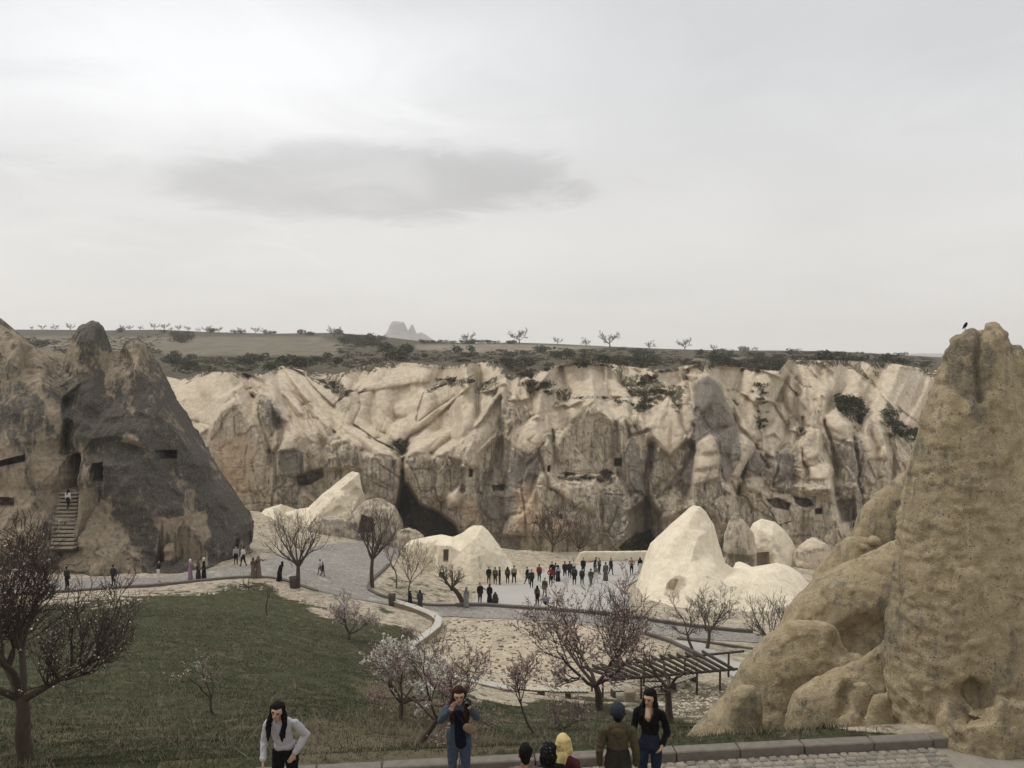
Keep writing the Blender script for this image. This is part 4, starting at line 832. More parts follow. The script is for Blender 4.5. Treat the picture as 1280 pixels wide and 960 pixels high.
# ---------------------------------------------------- the big dark outcrop with the rock-cut rooms
lf = thing('rock_outcrop', 'huge dark weathered rock outcrop with cave doorways, a stair and twin summits', 'rock', W(170, 712, 70))
def sub(o, root): o.parent = root; o.matrix_parent_inverse = Matrix.Translation(-Vector(root.location)); return o
def zpts(fr, pts): return [(fr[0]+x*fr[2], fr[1]+y*fr[2], Y) for x, y, Y in pts]
FO = (0, 375, .3939)
OLo = zpts(FO, [(-260, 930, 74), (-260, 20, 80), (-60, 30, 79), (0, 55, 78), (45, 95, 78), (110, 150, 78), (160, 185, 78), (195, 215, 78.5), (205, 190, 78.5), (230, 120, 78.5), (250, 85, 78.5), (272, 74, 78.5), (295, 62, 78.5), (312, 68, 78.5), (330, 85, 78.5), (336, 140, 78.5), (347, 168, 78.5), (380, 162, 78.5), (398, 132, 78.5), (420, 122, 78.5), (437, 118, 78.5), (470, 150, 78.5), (520, 230, 78.5), (560, 310, 78.5), (610, 390, 78.5), (660, 470, 78.5), (700, 540, 78.5), (750, 610, 78), (790, 670, 77.5), (806, 700, 77), (801, 770, 76), (812, 850, 75), (820, 930, 74)])
INo = zpts(FO, [(60, 130, 74), (130, 260, 72.6), (200, 372, 71.8), (60, 250, 73.2), (192, 310, 72.8), (214, 320, 75.2), (238, 305, 74.2), (190, 430, 71.0), (213, 420, 74.6), (234, 425, 71.8), (232, 350, 73.2), (213, 468, 73.8), (186, 492, 71.4), (252, 490, 71.4), (188, 612, 70.8), (254, 612, 70.8), (0, 250, 72.5), (100, 350, 70.8), (60, 450, 69.8), (150, 430, 70.6), (180, 540, 69.9), (100, 600, 69.2), (0, 600, 69.8), (150, 700, 67.8), (60, 780, 67), (-120, 500, 71), (-120, 750, 68),
    (270, 110, 75.5), (300, 92, 76), (312, 150, 75), (240, 180, 75.5), (260, 260, 73.6), (322, 240, 75), (280, 330, 72.6), (240, 380, 73), (400, 150, 76.2), (440, 140, 76.2), (352, 205, 76), (382, 230, 75.4), (352, 290, 74.6), (430, 230, 74.2), (480, 265, 74.4), (330, 360, 73), (400, 350, 72.4), (500, 352, 72.8), (560, 420, 73.2), (640, 520, 73.2), (700, 620, 73.2), (765, 720, 73.2),
    (290, 440, 71.4), (370, 428, 70.8), (440, 448, 70.8), (492, 490, 71.2), (298, 468, 72.2), (370, 447, 71.9), (436, 468, 71.8), (340, 520, 70.2), (420, 530, 69.8), (480, 565, 70.2), (400, 640, 69), (480, 680, 69), (340, 680, 69.5), (440, 800, 67.8), (540, 560, 71.5), (565, 640, 70.3), (585, 700, 70.0), (640, 700, 71), (660, 800, 70), (520, 830, 68.2), (600, 830, 68.6), (700, 830, 70.5), (765, 800, 71.5), (620, 600, 71.8),
    (300, 620, 70.3), (280, 700, 68.3), (260, 780, 66.8), (350, 820, 66.4), (420, 855, 66.6), (300, 880, 65.5), (190, 650, 70.4), (250, 650, 70.6), (190, 790, 67.6), (250, 790, 67.4), (500, 890, 66.6), (700, 890, 68)])
arch = lambda x0, x1, y0, y1, r=6: [(x0, y1), (x1, y1), (x1, y0+r)]+[((x0+x1)/2+(x1-x0)/2*math.cos(a), y0+r-r*math.sin(a)) for a in np.linspace(.25, math.pi-.25, 5)]+[(x0, y0+r)]
cuts = [cutter(arch(76, 97, 567, 613, 8), 12, .98), cutter([(110, 603), (128, 603), (129, 577), (112, 579)], 3), cutter([(195, 574), (216, 577), (214, 564), (193, 562)], 4),
        cutter([(-20, 588), (30, 577), (28, 568), (-20, 580)], 4), cutter([(-10, 634), (18, 634), (18, 622), (-10, 622)], 2),
        cutter([(204, 706), (215.5, 706), (215.5, 680), (204, 682)], 5), cutter([(289, 703), (302, 705), (302, 674), (288, 677)], 5), cutter([(310, 681), (319, 681), (316, 656), (309, 660)], 3),
        cutter([(197, 706), (218, 706), (217, 652), (206, 648), (198, 652)], .6), cutter([(221, 703), (257, 703), (255, 662), (246, 652), (236, 648), (226, 652), (221, 662)], .55)]
def la(P, u, v):
    n1 = fbm(P*0.35, 4, 5)
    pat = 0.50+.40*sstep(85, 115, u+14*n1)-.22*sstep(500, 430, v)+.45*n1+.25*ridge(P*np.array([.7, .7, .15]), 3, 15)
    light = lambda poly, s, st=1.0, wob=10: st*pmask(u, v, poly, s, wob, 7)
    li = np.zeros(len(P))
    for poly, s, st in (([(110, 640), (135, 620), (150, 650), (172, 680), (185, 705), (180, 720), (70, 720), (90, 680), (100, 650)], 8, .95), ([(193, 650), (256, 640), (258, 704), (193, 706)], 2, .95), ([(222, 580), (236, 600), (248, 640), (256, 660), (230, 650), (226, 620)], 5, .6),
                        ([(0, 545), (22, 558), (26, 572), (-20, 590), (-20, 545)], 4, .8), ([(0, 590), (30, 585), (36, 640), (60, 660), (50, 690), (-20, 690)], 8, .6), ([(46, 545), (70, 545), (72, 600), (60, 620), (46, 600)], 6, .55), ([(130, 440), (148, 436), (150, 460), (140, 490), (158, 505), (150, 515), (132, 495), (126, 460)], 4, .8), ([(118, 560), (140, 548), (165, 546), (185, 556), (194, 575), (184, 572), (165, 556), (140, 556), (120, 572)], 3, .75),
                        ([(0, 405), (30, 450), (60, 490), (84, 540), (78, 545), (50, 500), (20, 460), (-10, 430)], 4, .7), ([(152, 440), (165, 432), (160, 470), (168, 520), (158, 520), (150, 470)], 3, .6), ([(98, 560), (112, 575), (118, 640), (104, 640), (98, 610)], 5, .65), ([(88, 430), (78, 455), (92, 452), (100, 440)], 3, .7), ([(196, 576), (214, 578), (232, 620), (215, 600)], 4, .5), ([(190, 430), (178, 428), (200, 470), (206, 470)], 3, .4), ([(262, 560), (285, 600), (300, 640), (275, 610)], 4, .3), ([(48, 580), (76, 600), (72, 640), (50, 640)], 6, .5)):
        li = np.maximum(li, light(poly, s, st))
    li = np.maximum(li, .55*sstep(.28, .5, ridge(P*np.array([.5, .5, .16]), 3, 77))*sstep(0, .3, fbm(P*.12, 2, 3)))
    pat = pat+.5*sstep(5, 1, line_d(u, v, [(82, 480), (84, 520), (84, 566)]))  # shade of the crease above the arched door painted as a dark strip
    return {'patina_shade': np.clip(pat-0.78*li, 0, 1), 'face': np.ones(len(P))}
o = make_rock('rock_mass', [], 0, M['dark'], None, cuts, None, la, pre=relief(OLo, INo, 8, 1.25, (.55, .14), (.30, 1.1), 3, .50, .72, .2, 2.4))
sub(o, lf)
# stair up to the arched door: every step a slab
M['step'] = flat('worn_step', (0.24, 0.21, 0.165), 0.35, 4)
ns = 15
bot, topp = W(78, 687, 66.2), W(88, 614, 70.6)
for i in range(ns):
    t = (i+.5)/ns; p = bot+(topp-bot)*t; wdt = 2.0-0.35*t
    rise = (topp[2]-bot[2])/ns; me = bevel_box('step', wdt, 0.62, rise*0.62, 0.03, M['step'], 0.03, i)
    s_ = mobj('step', me, None, Vector(p)); sub(s_, lf)
    me = mesh_np('riser', box_v(wdt-.06, .62, rise*1.6)+np.array([0, .36, -rise*.75]), BOXF, M['cavity'], smooth=False)
    r_ = mobj('riser', me, s_)
for nm, poly, Y in (('stair_cheek', [(99, 614), (103, 640), (92, 690), (86, 690), (97, 645)], 67.2),):
    a = W([p[0] for p in poly], [p[1] for p in poly], Y); V = np.r_[a, a+np.array([-.1, 3.5, 0])]; n = len(poly)
    F4 = np.array([[i, (i+1) % n, n+(i+1) % n, n+i] for i in range(n)])
    me = bpy.data.meshes.new(nm); me.from_pydata([tuple(x) for x in V], [], [tuple(range(n))]+[tuple(f) for f in F4]); me.materials.append(M['dark']); sub(mobj(nm, me), lf)
# wooden door leaves set back in two of the openings
M['door'] = flat('old_door', (0.06, 0.045, 0.033), 0.3, 8)
for x0, x1, y0, y1, Y in ((204.5, 215.5, 681, 706, 71.5),):
    a, b = W(x0, y1, Y), W(x1, y0, Y)
    d_ = mobj('door', bevel_box('door', b[0]-a[0], .08, b[2]-a[2], .01, M['door']), None, Vector((a+b)/2)); sub(d_, lf)

# ---------------------------------------------------- the pale chapel rock in the middle
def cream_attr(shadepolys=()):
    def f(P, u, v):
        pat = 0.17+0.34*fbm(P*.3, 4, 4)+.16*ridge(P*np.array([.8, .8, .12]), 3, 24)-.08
        for poly, s in shadepolys: pat = np.maximum(pat, s*pmask(u, v, poly, 4, 5, 9))  # shaded sides and hollows painted into the rock colour
        return {'patina_shade': np.clip(pat, 0, 1)}
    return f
OLc = [(494, 740, 84), (499, 700, 84), (503, 684, 84.5), (514, 675, 85), (534, 671, 85), (552, 668, 84.5), (566, 671, 83.5), (576, 667, 83), (587, 659, 83), (592, 656.5, 83), (603, 657, 83), (611, 664, 83), (622, 679, 82.5), (634, 696, 82), (645, 711, 81.5), (657, 727, 81), (662, 740, 81)]
INc = [(520, 690, 82.6), (545, 681, 81.8), (549, 681, 81.0), (547, 705, 80.5), (548, 728, 79.8), (515, 715, 81.6), (562, 682, 80.8), (563, 705, 80.3), (563, 728, 79.6), (590, 675, 81.0), (598, 668, 81.6), (588, 700, 79.6), (590, 728, 78.6), (612, 690, 80.6), (622, 728, 79.6), (575, 690, 80.6)]
cuts = [cutter([(553.5, 703), (560.5, 703.5), (560.8, 687), (553.8, 687)], 1.8), cutter([(548, 723), (555, 723), (555, 716), (548, 716)], 1.8)]
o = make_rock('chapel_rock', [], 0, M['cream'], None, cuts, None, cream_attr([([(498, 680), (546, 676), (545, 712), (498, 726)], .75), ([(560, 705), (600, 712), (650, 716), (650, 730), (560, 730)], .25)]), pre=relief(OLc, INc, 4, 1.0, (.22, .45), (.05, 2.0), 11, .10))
tag(o, 'low cream rock with a cut window, its peak behind the plaza crowd', 'rock')

# ---------------------------------------------------- pale ridge left of the chapel rock
OLr = [(300, 700, 95), (306, 672, 96), (318, 652, 97), (331, 636, 97.5), (352, 630, 97.5), (356, 640, 97.5), (386, 634, 97), (402, 618, 97), (418, 606, 97), (434, 593, 97), (440, 589, 97), (449, 591, 97), (453, 612, 97), (462, 640, 97), (478, 662, 97), (492, 700, 96)]
INr = [(330, 655, 94), (345, 646, 95.2), (346, 662, 93.2), (385, 646, 94.6), (370, 672, 92), (405, 630, 94.6), (425, 612, 95), (440, 600, 95.6), (400, 645, 92.8), (425, 630, 93.0), (440, 640, 92.0), (420, 670, 90.5), (455, 670, 91.5), (330, 690, 91.5)]
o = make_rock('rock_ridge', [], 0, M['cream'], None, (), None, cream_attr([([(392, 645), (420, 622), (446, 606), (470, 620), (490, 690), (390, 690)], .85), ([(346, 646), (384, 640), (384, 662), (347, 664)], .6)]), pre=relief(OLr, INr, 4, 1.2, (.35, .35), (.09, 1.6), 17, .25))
tag(o, 'cream ridge of bare rock rising to a lit crest left of the cave mouth', 'rock')
blobs = [blob([(625, 470, 480), (634, 448, 494), (650, 432, 502), (670, 424, 508), (700, 420, 520)], 92, 0.7, 2.3),
         blob([(648, 395, 420), (656, 388, 440), (672, 380, 448), (695, 376, 452)], 91, 0.6, 2.2), blob([(660, 500, 520), (668, 492, 530), (690, 486, 540)], 90, 0.7, 2.2)]
cuts = [cutter([(446, 668), (470, 668), (466, 648), (450, 644)], 2.5)]
o = make_rock('boulder_mound', blobs, 0.17, M['cliff'], rdisp((.2, .4), (.5, .3), (1.8, .07), .2, 23), cuts, None, lambda P, u, v: {'patina_shade': np.clip(.45+.5*fbm(P*.4, 3, 2), 0, 1)}, 2)
tag(o, 'grey lumpy rock mound with a dark hollow behind two bare trees', 'rock')

# ---------------------------------------------------- the big cream rock right of the plaza
OLk = [(772, 800, 74), (780, 768, 76), (792, 742, 77.5), (800, 716, 79), (806, 696, 80), (812, 680, 80), (829, 664, 79.8), (846, 648, 79.8), (860, 636, 79.8), (867, 631.5, 79.8), (875, 632.5, 79.8), (883, 640, 80), (887, 648, 80), (892, 655, 80), (899, 680, 80.3), (906, 703, 80.3), (914, 709, 80), (936, 712, 79.5), (956, 713.5, 79.5), (962, 706, 81), (972, 703, 82), (988, 708, 82.5), (1002, 718, 82.5), (1016, 735, 82), (1030, 755, 81.5), (1050, 800, 80)]
INk = [(868, 640, 78.6), (855, 660, 77.6), (838, 678, 77.2), (818, 700, 77.0), (872, 672, 76.6), (884, 664, 77.6), (888, 690, 77.0), (850, 697, 75.6), (815, 715, 75.6), (832, 708, 74.8), (862, 704, 74.6), (895, 707, 75.6), (925, 715, 77), (952, 717, 77.6), (808, 740, 73.6), (845, 735, 72.2), (872, 722, 72.8), (905, 728, 73.6), (940, 728, 75), (975, 715, 79.5), (985, 732, 77.5), (1008, 745, 78.5), (800, 775, 70.5), (850, 775, 69.4), (900, 770, 70.0), (950, 765, 71.5), (1000, 768, 73.5), (860, 798, 67.8), (940, 798, 68.6), (1010, 798, 71)]
cuts = [cutter([(828, 742), (846, 748), (856, 728), (852, 720), (836, 726)], 1.2, .6)]
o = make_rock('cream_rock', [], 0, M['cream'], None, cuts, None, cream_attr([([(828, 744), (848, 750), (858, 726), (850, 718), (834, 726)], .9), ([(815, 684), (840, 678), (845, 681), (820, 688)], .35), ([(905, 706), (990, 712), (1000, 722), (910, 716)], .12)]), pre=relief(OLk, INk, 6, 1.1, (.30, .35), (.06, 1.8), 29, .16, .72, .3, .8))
tag(o, 'large smooth cream rock with a pointed top beside the plaza', 'rock')
# low parapet rock at the far rim of the plaza
blobs = [blob([(688.5, 730, 834), (691, 724, 838), (702, 720, 842)], 93, 0.04, 5.0)]
o = make_rock('parapet_wall', blobs, 0.12, M['cream'], rdisp((.2, .1), (.6, .06), (2, .02), 0, 31), (), None, cream_attr(), 1)
tag(o, 'low cream parapet wall along the far rim of the plaza', 'wall')
# rocks behind it
blobs = [blob([(640, 918, 924), (655, 910, 934), (680, 906, 944), (690, 905, 946)], 90, 0.8, 2.4), blob([(686, 908, 944), (725, 906, 946)], 91, 0.75, 3.0)]
o = make_rock('hoodoo_rock', blobs, 0.14, M['cliff'], rdisp((.2, .25), (.6, .15), (2.2, .05), .1, 37), (), None, lambda P, u, v: {'patina_shade': np.clip(.4+.4*fbm(P*.4, 3, 2), 0, 1)}, 1)
tag(o, 'tent shaped brown rock undercut at its base behind the cream rock', 'rock')
OLd = [(930, 728, 95), (931, 690, 95), (934, 668, 95), (941, 654, 95), (952, 648, 95), (968, 652, 95), (980, 662, 95), (990, 676, 95), (1000, 695, 95), (1016, 728, 94)]
INd = [(948, 662, 93.4), (965, 670, 92.8), (945, 690, 92.4), (968, 692, 91.8), (985, 700, 92.6), (950, 722, 91.5), (980, 722, 91.0)]
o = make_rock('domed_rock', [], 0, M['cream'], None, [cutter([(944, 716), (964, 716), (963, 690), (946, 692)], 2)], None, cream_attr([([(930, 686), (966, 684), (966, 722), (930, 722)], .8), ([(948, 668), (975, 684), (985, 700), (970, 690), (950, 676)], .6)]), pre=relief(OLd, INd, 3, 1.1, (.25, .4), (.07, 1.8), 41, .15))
tag(o, 'domed pale rock with a cut niche at the foot of the far cliff', 'rock')
blobs = [blob([(674, 1010, 1022), (682, 1000, 1036), (700, 992, 1046), (735, 990, 1060)], 93, 0.8, 2.3)]
o = make_rock('striped_boulder', blobs, 0.15, M['cliff'], rdisp((.2, .35), (.5, .3), (2.2, .06), .2, 43), (), None, lambda P, u, v: {'patina_shade': np.clip(.3+.6*fbm(P*np.array([.3, .3, 1.2]), 3, 2), 0, 1)}, 2)
tag(o, 'pale striped boulder between the cream rock and the tan ridge', 'rock')

# ---------------------------------------------------- the tan pinnacle by the road
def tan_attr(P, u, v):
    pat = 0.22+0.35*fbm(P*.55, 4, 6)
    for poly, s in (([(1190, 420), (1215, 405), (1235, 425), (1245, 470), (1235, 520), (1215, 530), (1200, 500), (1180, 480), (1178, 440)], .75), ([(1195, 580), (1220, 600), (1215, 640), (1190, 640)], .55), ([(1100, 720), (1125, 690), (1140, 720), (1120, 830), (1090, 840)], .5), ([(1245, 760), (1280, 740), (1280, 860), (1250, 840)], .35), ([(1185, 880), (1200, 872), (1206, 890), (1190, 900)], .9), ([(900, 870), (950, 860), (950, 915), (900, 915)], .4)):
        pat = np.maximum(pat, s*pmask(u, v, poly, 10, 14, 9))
    return {'patina_shade': np.clip(pat, 0, 1), 'pale': 0.25*np.clip(fbm(P*.4, 3, 9)-.1, 0, 1)}
blobs = [blob([(403, 1236, 1246), (409, 1203, 1254), (420, 1192, 1258), (450, 1177, 1267), (500, 1161, 1275), (560, 1149, 1284), (640, 1138, 1296), (720, 1126, 1310), (800, 1118, 1330), (860, 1116, 1345), (915, 1122, 1350), (960, 1150, 1352), (1010, 1160, 1352)], 15.0, [.75]*13, 2.1),
         blob([(430, 1262, 1275), (470, 1255, 1300), (560, 1250, 1330), (700, 1240, 1360), (1000, 1240, 1400)], 16.2, .8, 2.2),
         blob([(868, 1200, 1300), (900, 1178, 1330), (950, 1165, 1340), (1010, 1165, 1340)], 13.9, .55, 2.4)]
cuts = []
def pin_disp(P, n):
    d = rdisp((.4, .13), (.8, .03), (6.0, .012), .03, 51)(P, n)
    u, v = PIX(P); fr = (P[:, 1] < 15.2)
    d = d-0.42*fr*pmask(u, v, [(1190, 885), (1196, 862), (1215, 850), (1232, 858), (1240, 878), (1234, 896), (1205, 902)], 9, 5, 3)
    d = d-0.30*fr*pmask(u, v, [(1184, 895), (1190, 878), (1200, 880), (1202, 902)], 4, 3, 3)
    d = d-0.30*fr*pmask(u, v, [(1140, 955), (1150, 940), (1175, 942), (1170, 958)], 6, 3, 3)
    # gully between the two summit knobs and down the face
    g = line_d(u, v, [(1224, 405), (1226, 425), (1222, 450), (1228, 500)]); d = d-0.16*fr*np.exp(-(g/5)**2)
    # small spalls: sharp little shelves
    s_ = fbm(P*np.array([2.2, 2.2, 3.4]), 3, 91); d = d+0.035*sstep(0.12, 0.15, s_)-0.03*sstep(.24, .28, fbm(P*4.6, 3, 95))-.02*sstep(.2, .26, fbm(P*np.array([3., 3, 7]), 3, 99))
    return d
o = make_rock('rock_pinnacle', blobs, 0.05, M['tan'], pin_disp, (), None, tan_attr, 2)
PIN = co_of(o.data)
tag(o, 'tall tan rock pinnacle with two summit knobs beside the cobbled road', 'rock')
blobs = [blob([(588, 1132, 1162), (607, 1112, 1168), (620, 1096, 1172), (635, 1081, 1174), (652, 1073, 1174), (672, 1068, 1174), (720, 1060, 1174)], 22.6, .5, 2.3, soft=False),
         blob([(675, 1060, 1088), (690, 1045, 1100), (706, 1032, 1110), (722, 1022, 1115), (765, 1014, 1120)], 22.0, .6, 2.4, soft=False),
         blob([(674, 1122, 1190), (690, 1096, 1196), (705, 1062, 1200), (717, 1038, 1200), (727, 1019, 1200), (745, 999, 1200), (762, 986, 1200), (790, 970, 1200), (815, 956, 1200), (860, 950, 1200)], 20.4, .5, 2.1, soft=False),
         blob([(778, 984, 1034), (794, 962, 1060), (812, 944, 1078), (830, 928, 1086), (850, 920, 1090), (872, 911, 1092), (898, 886, 1094), (930, 858, 1094), (975, 846, 1094)], 18.9, .5, 2.1, soft=False),
         blob([(770, 1116, 1190), (790, 1097, 1196), (813, 1071, 1200), (834, 1050, 1200), (852, 1018, 1200), (868, 994, 1200), (906, 981, 1200), (925, 976, 1200), (975, 970, 1200)], 17.0, .42, 2.1, soft=False),
         blob([(852, 1064, 1082), (862, 1058, 1094), (880, 1054, 1104), (925, 1048, 1110)], 15.9, .7, 2.3), blob([(868, 1092, 1112), (885, 1084, 1124), (930, 1078, 1130)], 15.3, .6, 2.3),
         blob([(856, 924, 944), (866, 913, 950), (890, 907, 953), (930, 898, 958)], 17.4, .7, 2.6)]
def ridge_disp(P, n):
    d = rdisp((.35, .12), (.8, .05), (5.0, .018), .03, 57)(P, n)
    u, v = PIX(P)
    d = d-0.3*pmask(u, v, [(1040, 800), (1080, 770), (1110, 775), (1105, 800), (1070, 820), (1045, 822)], 14, 6, 3)
    d = d-0.2*pmask(u, v, [(1048, 870), (1056, 850), (1068, 858), (1068, 890), (1052, 892)], 6, 3, 5)
    s_ = fbm(P*np.array([1.6, 1.6, 2.4]), 3, 93); d = d+0.03*sstep(0.1, 0.14, s_)
    return d
o = make_rock('rock_spur', blobs, 0.055, M['tan'], ridge_disp, (), None, tan_attr, 1)
tag(o, 'rounded tan rock spur stepping down from the pinnacle to the grass', 'rock')
SPUR = co_of(o.data); su_, sv_ = PIX(SPUR)
for i, (px, py, sz) in enumerate(((1093, 676, .30), (1080, 684, .18))):
    n_ = np.hypot(su_-px, sv_-py) < 4; q = SPUR[n_][np.argmin(SPUR[n_, 1])]; Yq = q[1]-.02
    b_ = make_rock('stone', [blob([(py-sz*22, px-4, px+3), (py-sz*4, px-sz*28, px+sz*30), (py+sz*20, px-sz*24, px+sz*22)], Yq, 1.0)], 0.05, M['tan'], rdisp((1, .05), (3, .03), (8, .01), 0, 70+i), (), None, None, 1)
    tag(b_, ['rounded loose stone on the shoulder of the tan spur', 'small loose stone lodged in the notch of the tan spur'][i], 'stone')

# ---------------------------------------------------- castle rock on the skyline
cs = thing('castle_rock', 'hazy grey castle rock with a side tower on the far skyline', 'rock', W(500, 425, 2600))
blobs = [blob([(403, 492, 504), (406, 489, 507), (414, 486, 509), (420, 480, 514), (430, 468, 530), (446, 440, 560)], 2600, .8, 2.6), blob([(405.5, 514, 516.5), (410, 512, 518), (418, 508, 521), (430, 500, 530)], 2590, .9, 2.4), blob([(416, 524, 530), (420, 518, 536), (432, 510, 550), (446, 490, 570)], 2600, .8, 2.3)]
o = make_rock('castle_mass', blobs, 2.2, M['castle'], rdisp((.01, 5), (.04, 3), (.2, .8), 0, 61), (), None, None, 1); sub(o, cs)
# ================================================================== TREES AND SHRUBS
M['bark'] = flat('bark', (0.075, 0.058, 0.046), 0.35, 12, 0.95)
M['bark_grey'] = flat('bark_grey', (0.115, 0.098, 0.082), 0.3, 12, 0.95)
M['twig'] = flat('twig', (0.082, 0.060, 0.052), 0.3, 8, 0.95)
M['twig_dark'] = flat('twig_dark', (0.052, 0.038, 0.034), 0.3, 8, 0.95)
M['twig_tan'] = flat('twig_tan', (0.135, 0.105, 0.078), 0.3, 8, 0.95)
M['twig_red'] = flat('twig_red', (0.066, 0.048, 0.041), 0.3, 8, 0.95)
def petal(name, a, b):
    k = N(name, 0.7); return k.col(k.mix(k.noise(14, 2), a, b))
M['bl_white'] = petal('blossom_white', (0.55, 0.53, 0.47), (0.82, 0.80, 0.74))
M['bl_pink'] = petal('blossom_pink', (0.26, 0.17, 0.16), (0.50, 0.38, 0.36))
M['bl_mix'] = petal('blossom_pale', (0.42, 0.36, 0.32), (0.72, 0.65, 0.60))
k = N('leaf_scrub', 0.8); c = k.mix(k.noise(1.5, 3), (0.030, 0.028, 0.020), (0.085, 0.075, 0.050))
c = k.mix(k.rnd(), c, k.mix(1.0, c, (1.5, 1.35, 1.15), 'MULTIPLY')); M['scrub'] = k.col(c)
k = N('leaf_green', 0.8); c = k.mix(k.noise(1.5, 3), (0.022, 0.028, 0.014), (0.06, 0.07, 0.033)); M['scrubg'] = k.col(c)
class Tubes:
    def __init__(s): s.V = []; s.F = []; s.n = 0
    def add(s, pts, rad, sides):
        pts = np.asarray(pts); m = len(pts)
        d = np.gradient(pts, axis=0); d /= np.linalg.norm(d, axis=1)[:, None]+1e-9
        ref = np.array([0.31, 0.95, 0.05]) if abs(d[0, 2]) > .8 else np.array([0, 0, 1.0])
        a = np.cross(d, ref); a /= np.linalg.norm(a, axis=1)[:, None]+1e-9; b = np.cross(d, a)
        th = np.arange(sides)*2*math.pi/sides
        V = pts[:, None]+rad[:, None, None]*(np.cos(th)[None, :, None]*a[:, None]+np.sin(th)[None, :, None]*b[:, None])
        s.V.append(V.reshape(-1, 3)); s.F.append(grid_faces(m, sides, True)+s.n); s.n += m*sides
    def mesh(s, name, mat_):
        return mesh_np(name, np.concatenate(s.V), np.concatenate(s.F), mat_)
def tree_meshes(name, seed, H, spread, trunk_h=0.25, r0=0.09, levels=5, nb=(5, 5, 4, 4, 3), up=0.35, wild=0.28, fork=True, lean=(0, 0), twig_r=0.006, bark='bark', twig='twig', blossom=None, nbl=0, bl_size=0.03, forks=4, len_k=0.62, lowang=0.75, trunk_curve=0.1):
    rng = np.random.default_rng(seed); trunk, crown = Tubes(), Tubes(); tips = []
    def path(p, d, L_, n, wob, tro):
        P = [p]; d = d/np.linalg.norm(d)
        for i in range(n):
            d = d+rng.normal(0, wob, 3)+np.array([0, 0, tro]); d /= np.linalg.norm(d); P.append(P[-1]+d*L_/n)
        return np.array(P), d
    def grow(p, d, L_, r, lev):
        n = max(2, 5-lev//2); P, de = path(p, d, L_, n, wild*(0.5+0.12*lev), up*0.16)
        r1 = r*0.55 if lev < levels-1 else twig_r*0.5
        rad = np.linspace(r, max(r1, twig_r*.5), len(P))
        (trunk if lev <= 1 else crown).add(P, rad, 6 if lev == 0 else (5 if lev == 1 else 3))
        if lev >= levels-1:
            tips.append(P); return
        m = nb[min(lev, len(nb)-1)]
        for k_ in range(m):
            t = rng.uniform(0.25, 1.0) if k_ < m-1 else 1.0
            i = t*(len(P)-1); i0 = min(int(i), len(P)-2); q = P[i0]+(P[i0+1]-P[i0])*(i-i0)
            dd = P[i0+1]-P[i0]; dd = dd/np.linalg.norm(dd)
            ax = rng.normal(0, 1, 3); ax -= dd*ax.dot(dd); ax /= np.linalg.norm(ax)+1e-9
            ang = rng.uniform(.35, .95)*(1 if k_ < m-1 else .35)
            nd = dd*math.cos(ang)+ax*math.sin(ang); nd[2] += up*.35
            grow(q, nd, L_*len_k*rng.uniform(.7, 1.15), max(r*(1-.45*t)*.62, twig_r), lev+1)
    th = trunk_h*H
    tp, td = path(np.zeros(3)-np.array([0, 0, .25]), np.array([lean[0], lean[1], 1.0]), th+.25, 6, trunk_curve, 0)
    trunk.add(tp, np.linspace(r0*1.25, r0*.8, len(tp)), 8)
    L0 = (H-th)*0.52
    for k_ in range(forks):
        a = 2*math.pi*(k_+rng.uniform(-.3, .3))/forks; el = rng.uniform(lowang, 1.25)
        dd = np.array([math.cos(a)*math.cos(el)*spread, math.sin(a)*math.cos(el)*spread, math.sin(el)])
        grow(tp[-1]-np.array([0, 0, rng.uniform(0, .15)*th]), dd+0.3*td*np.array([1, 1, 0]), L0*rng.uniform(.8, 1.15), r0*.55, 1)
    # scale so that the crown really ends at H
    allv = np.concatenate(crown.V); zk = H/np.percentile(allv[:, 2], 99.5)
    for T_ in (trunk, crown): T_.V = [v*zk for v in T_.V]
    mt = trunk.mesh('trunk', M[bark]); mc = crown.mesh('crown', M[twig]); mb = None
    if blossom:
        tp_ = np.array([t for t in tips])*zk; n = len(tp_)
        idx = rng.integers(0, n, nbl); f = rng.uniform(0.1, 1, nbl)*(tp_.shape[1]-1); i0 = np.minimum(f.astype(int), tp_.shape[1]-2); fr_ = (f-i0)[:, None]
        c = tp_[idx, i0]*(1-fr_)+tp_[idx, i0+1]*fr_+rng.normal(0, bl_size*.5, (nbl, 3))
        a = rng.normal(0, 1, (nbl, 3)); a /= np.linalg.norm(a, axis=1)[:, None]; b = np.cross(a, rng.normal(0, 1, (nbl, 3))); b /= np.linalg.norm(b, axis=1)[:, None]
        sz = bl_size*rng.uniform(.5, 1.3, (nbl, 1)); nn = np.cross(a, b)
        V = np.stack([c-a*sz, c-b*sz+nn*sz*.4, c+a*sz, c+b*sz+nn*sz*.4], 1).reshape(-1, 3)
        mb = mesh_np('blossom', V, np.arange(nbl*4).reshape(-1, 4), M[blossom])
    return mt, mc, mb
def plant(name, label, cat, loc, meshes, group=None, rz=0.0, sc=1.0, scale=None):
    t = thing(name, label, cat, Vector(loc), rz, group); t.scale = scale or (sc, sc, sc)
    for nm, me in zip(('trunk', 'crown', 'blossom'), meshes):
        if me is not None:
            o = mobj(nm, me, t)
            if nm == 'blossom': o['kind'] = 'stuff'
    return t
def spot(px, py, **k):
    p = on_ground(px, py, **k); p[2] = float(ground_n(np.array([p[0]]), np.array([p[1]]))[0])-0.03; return p
def at_depth(px, Y):
    X = (px-640)/1000.0*Y/(CP-0.4*SP); return np.array([X, Y, float(ground_n(np.array([X]), np.array([float(Y)]))[0])-.03])
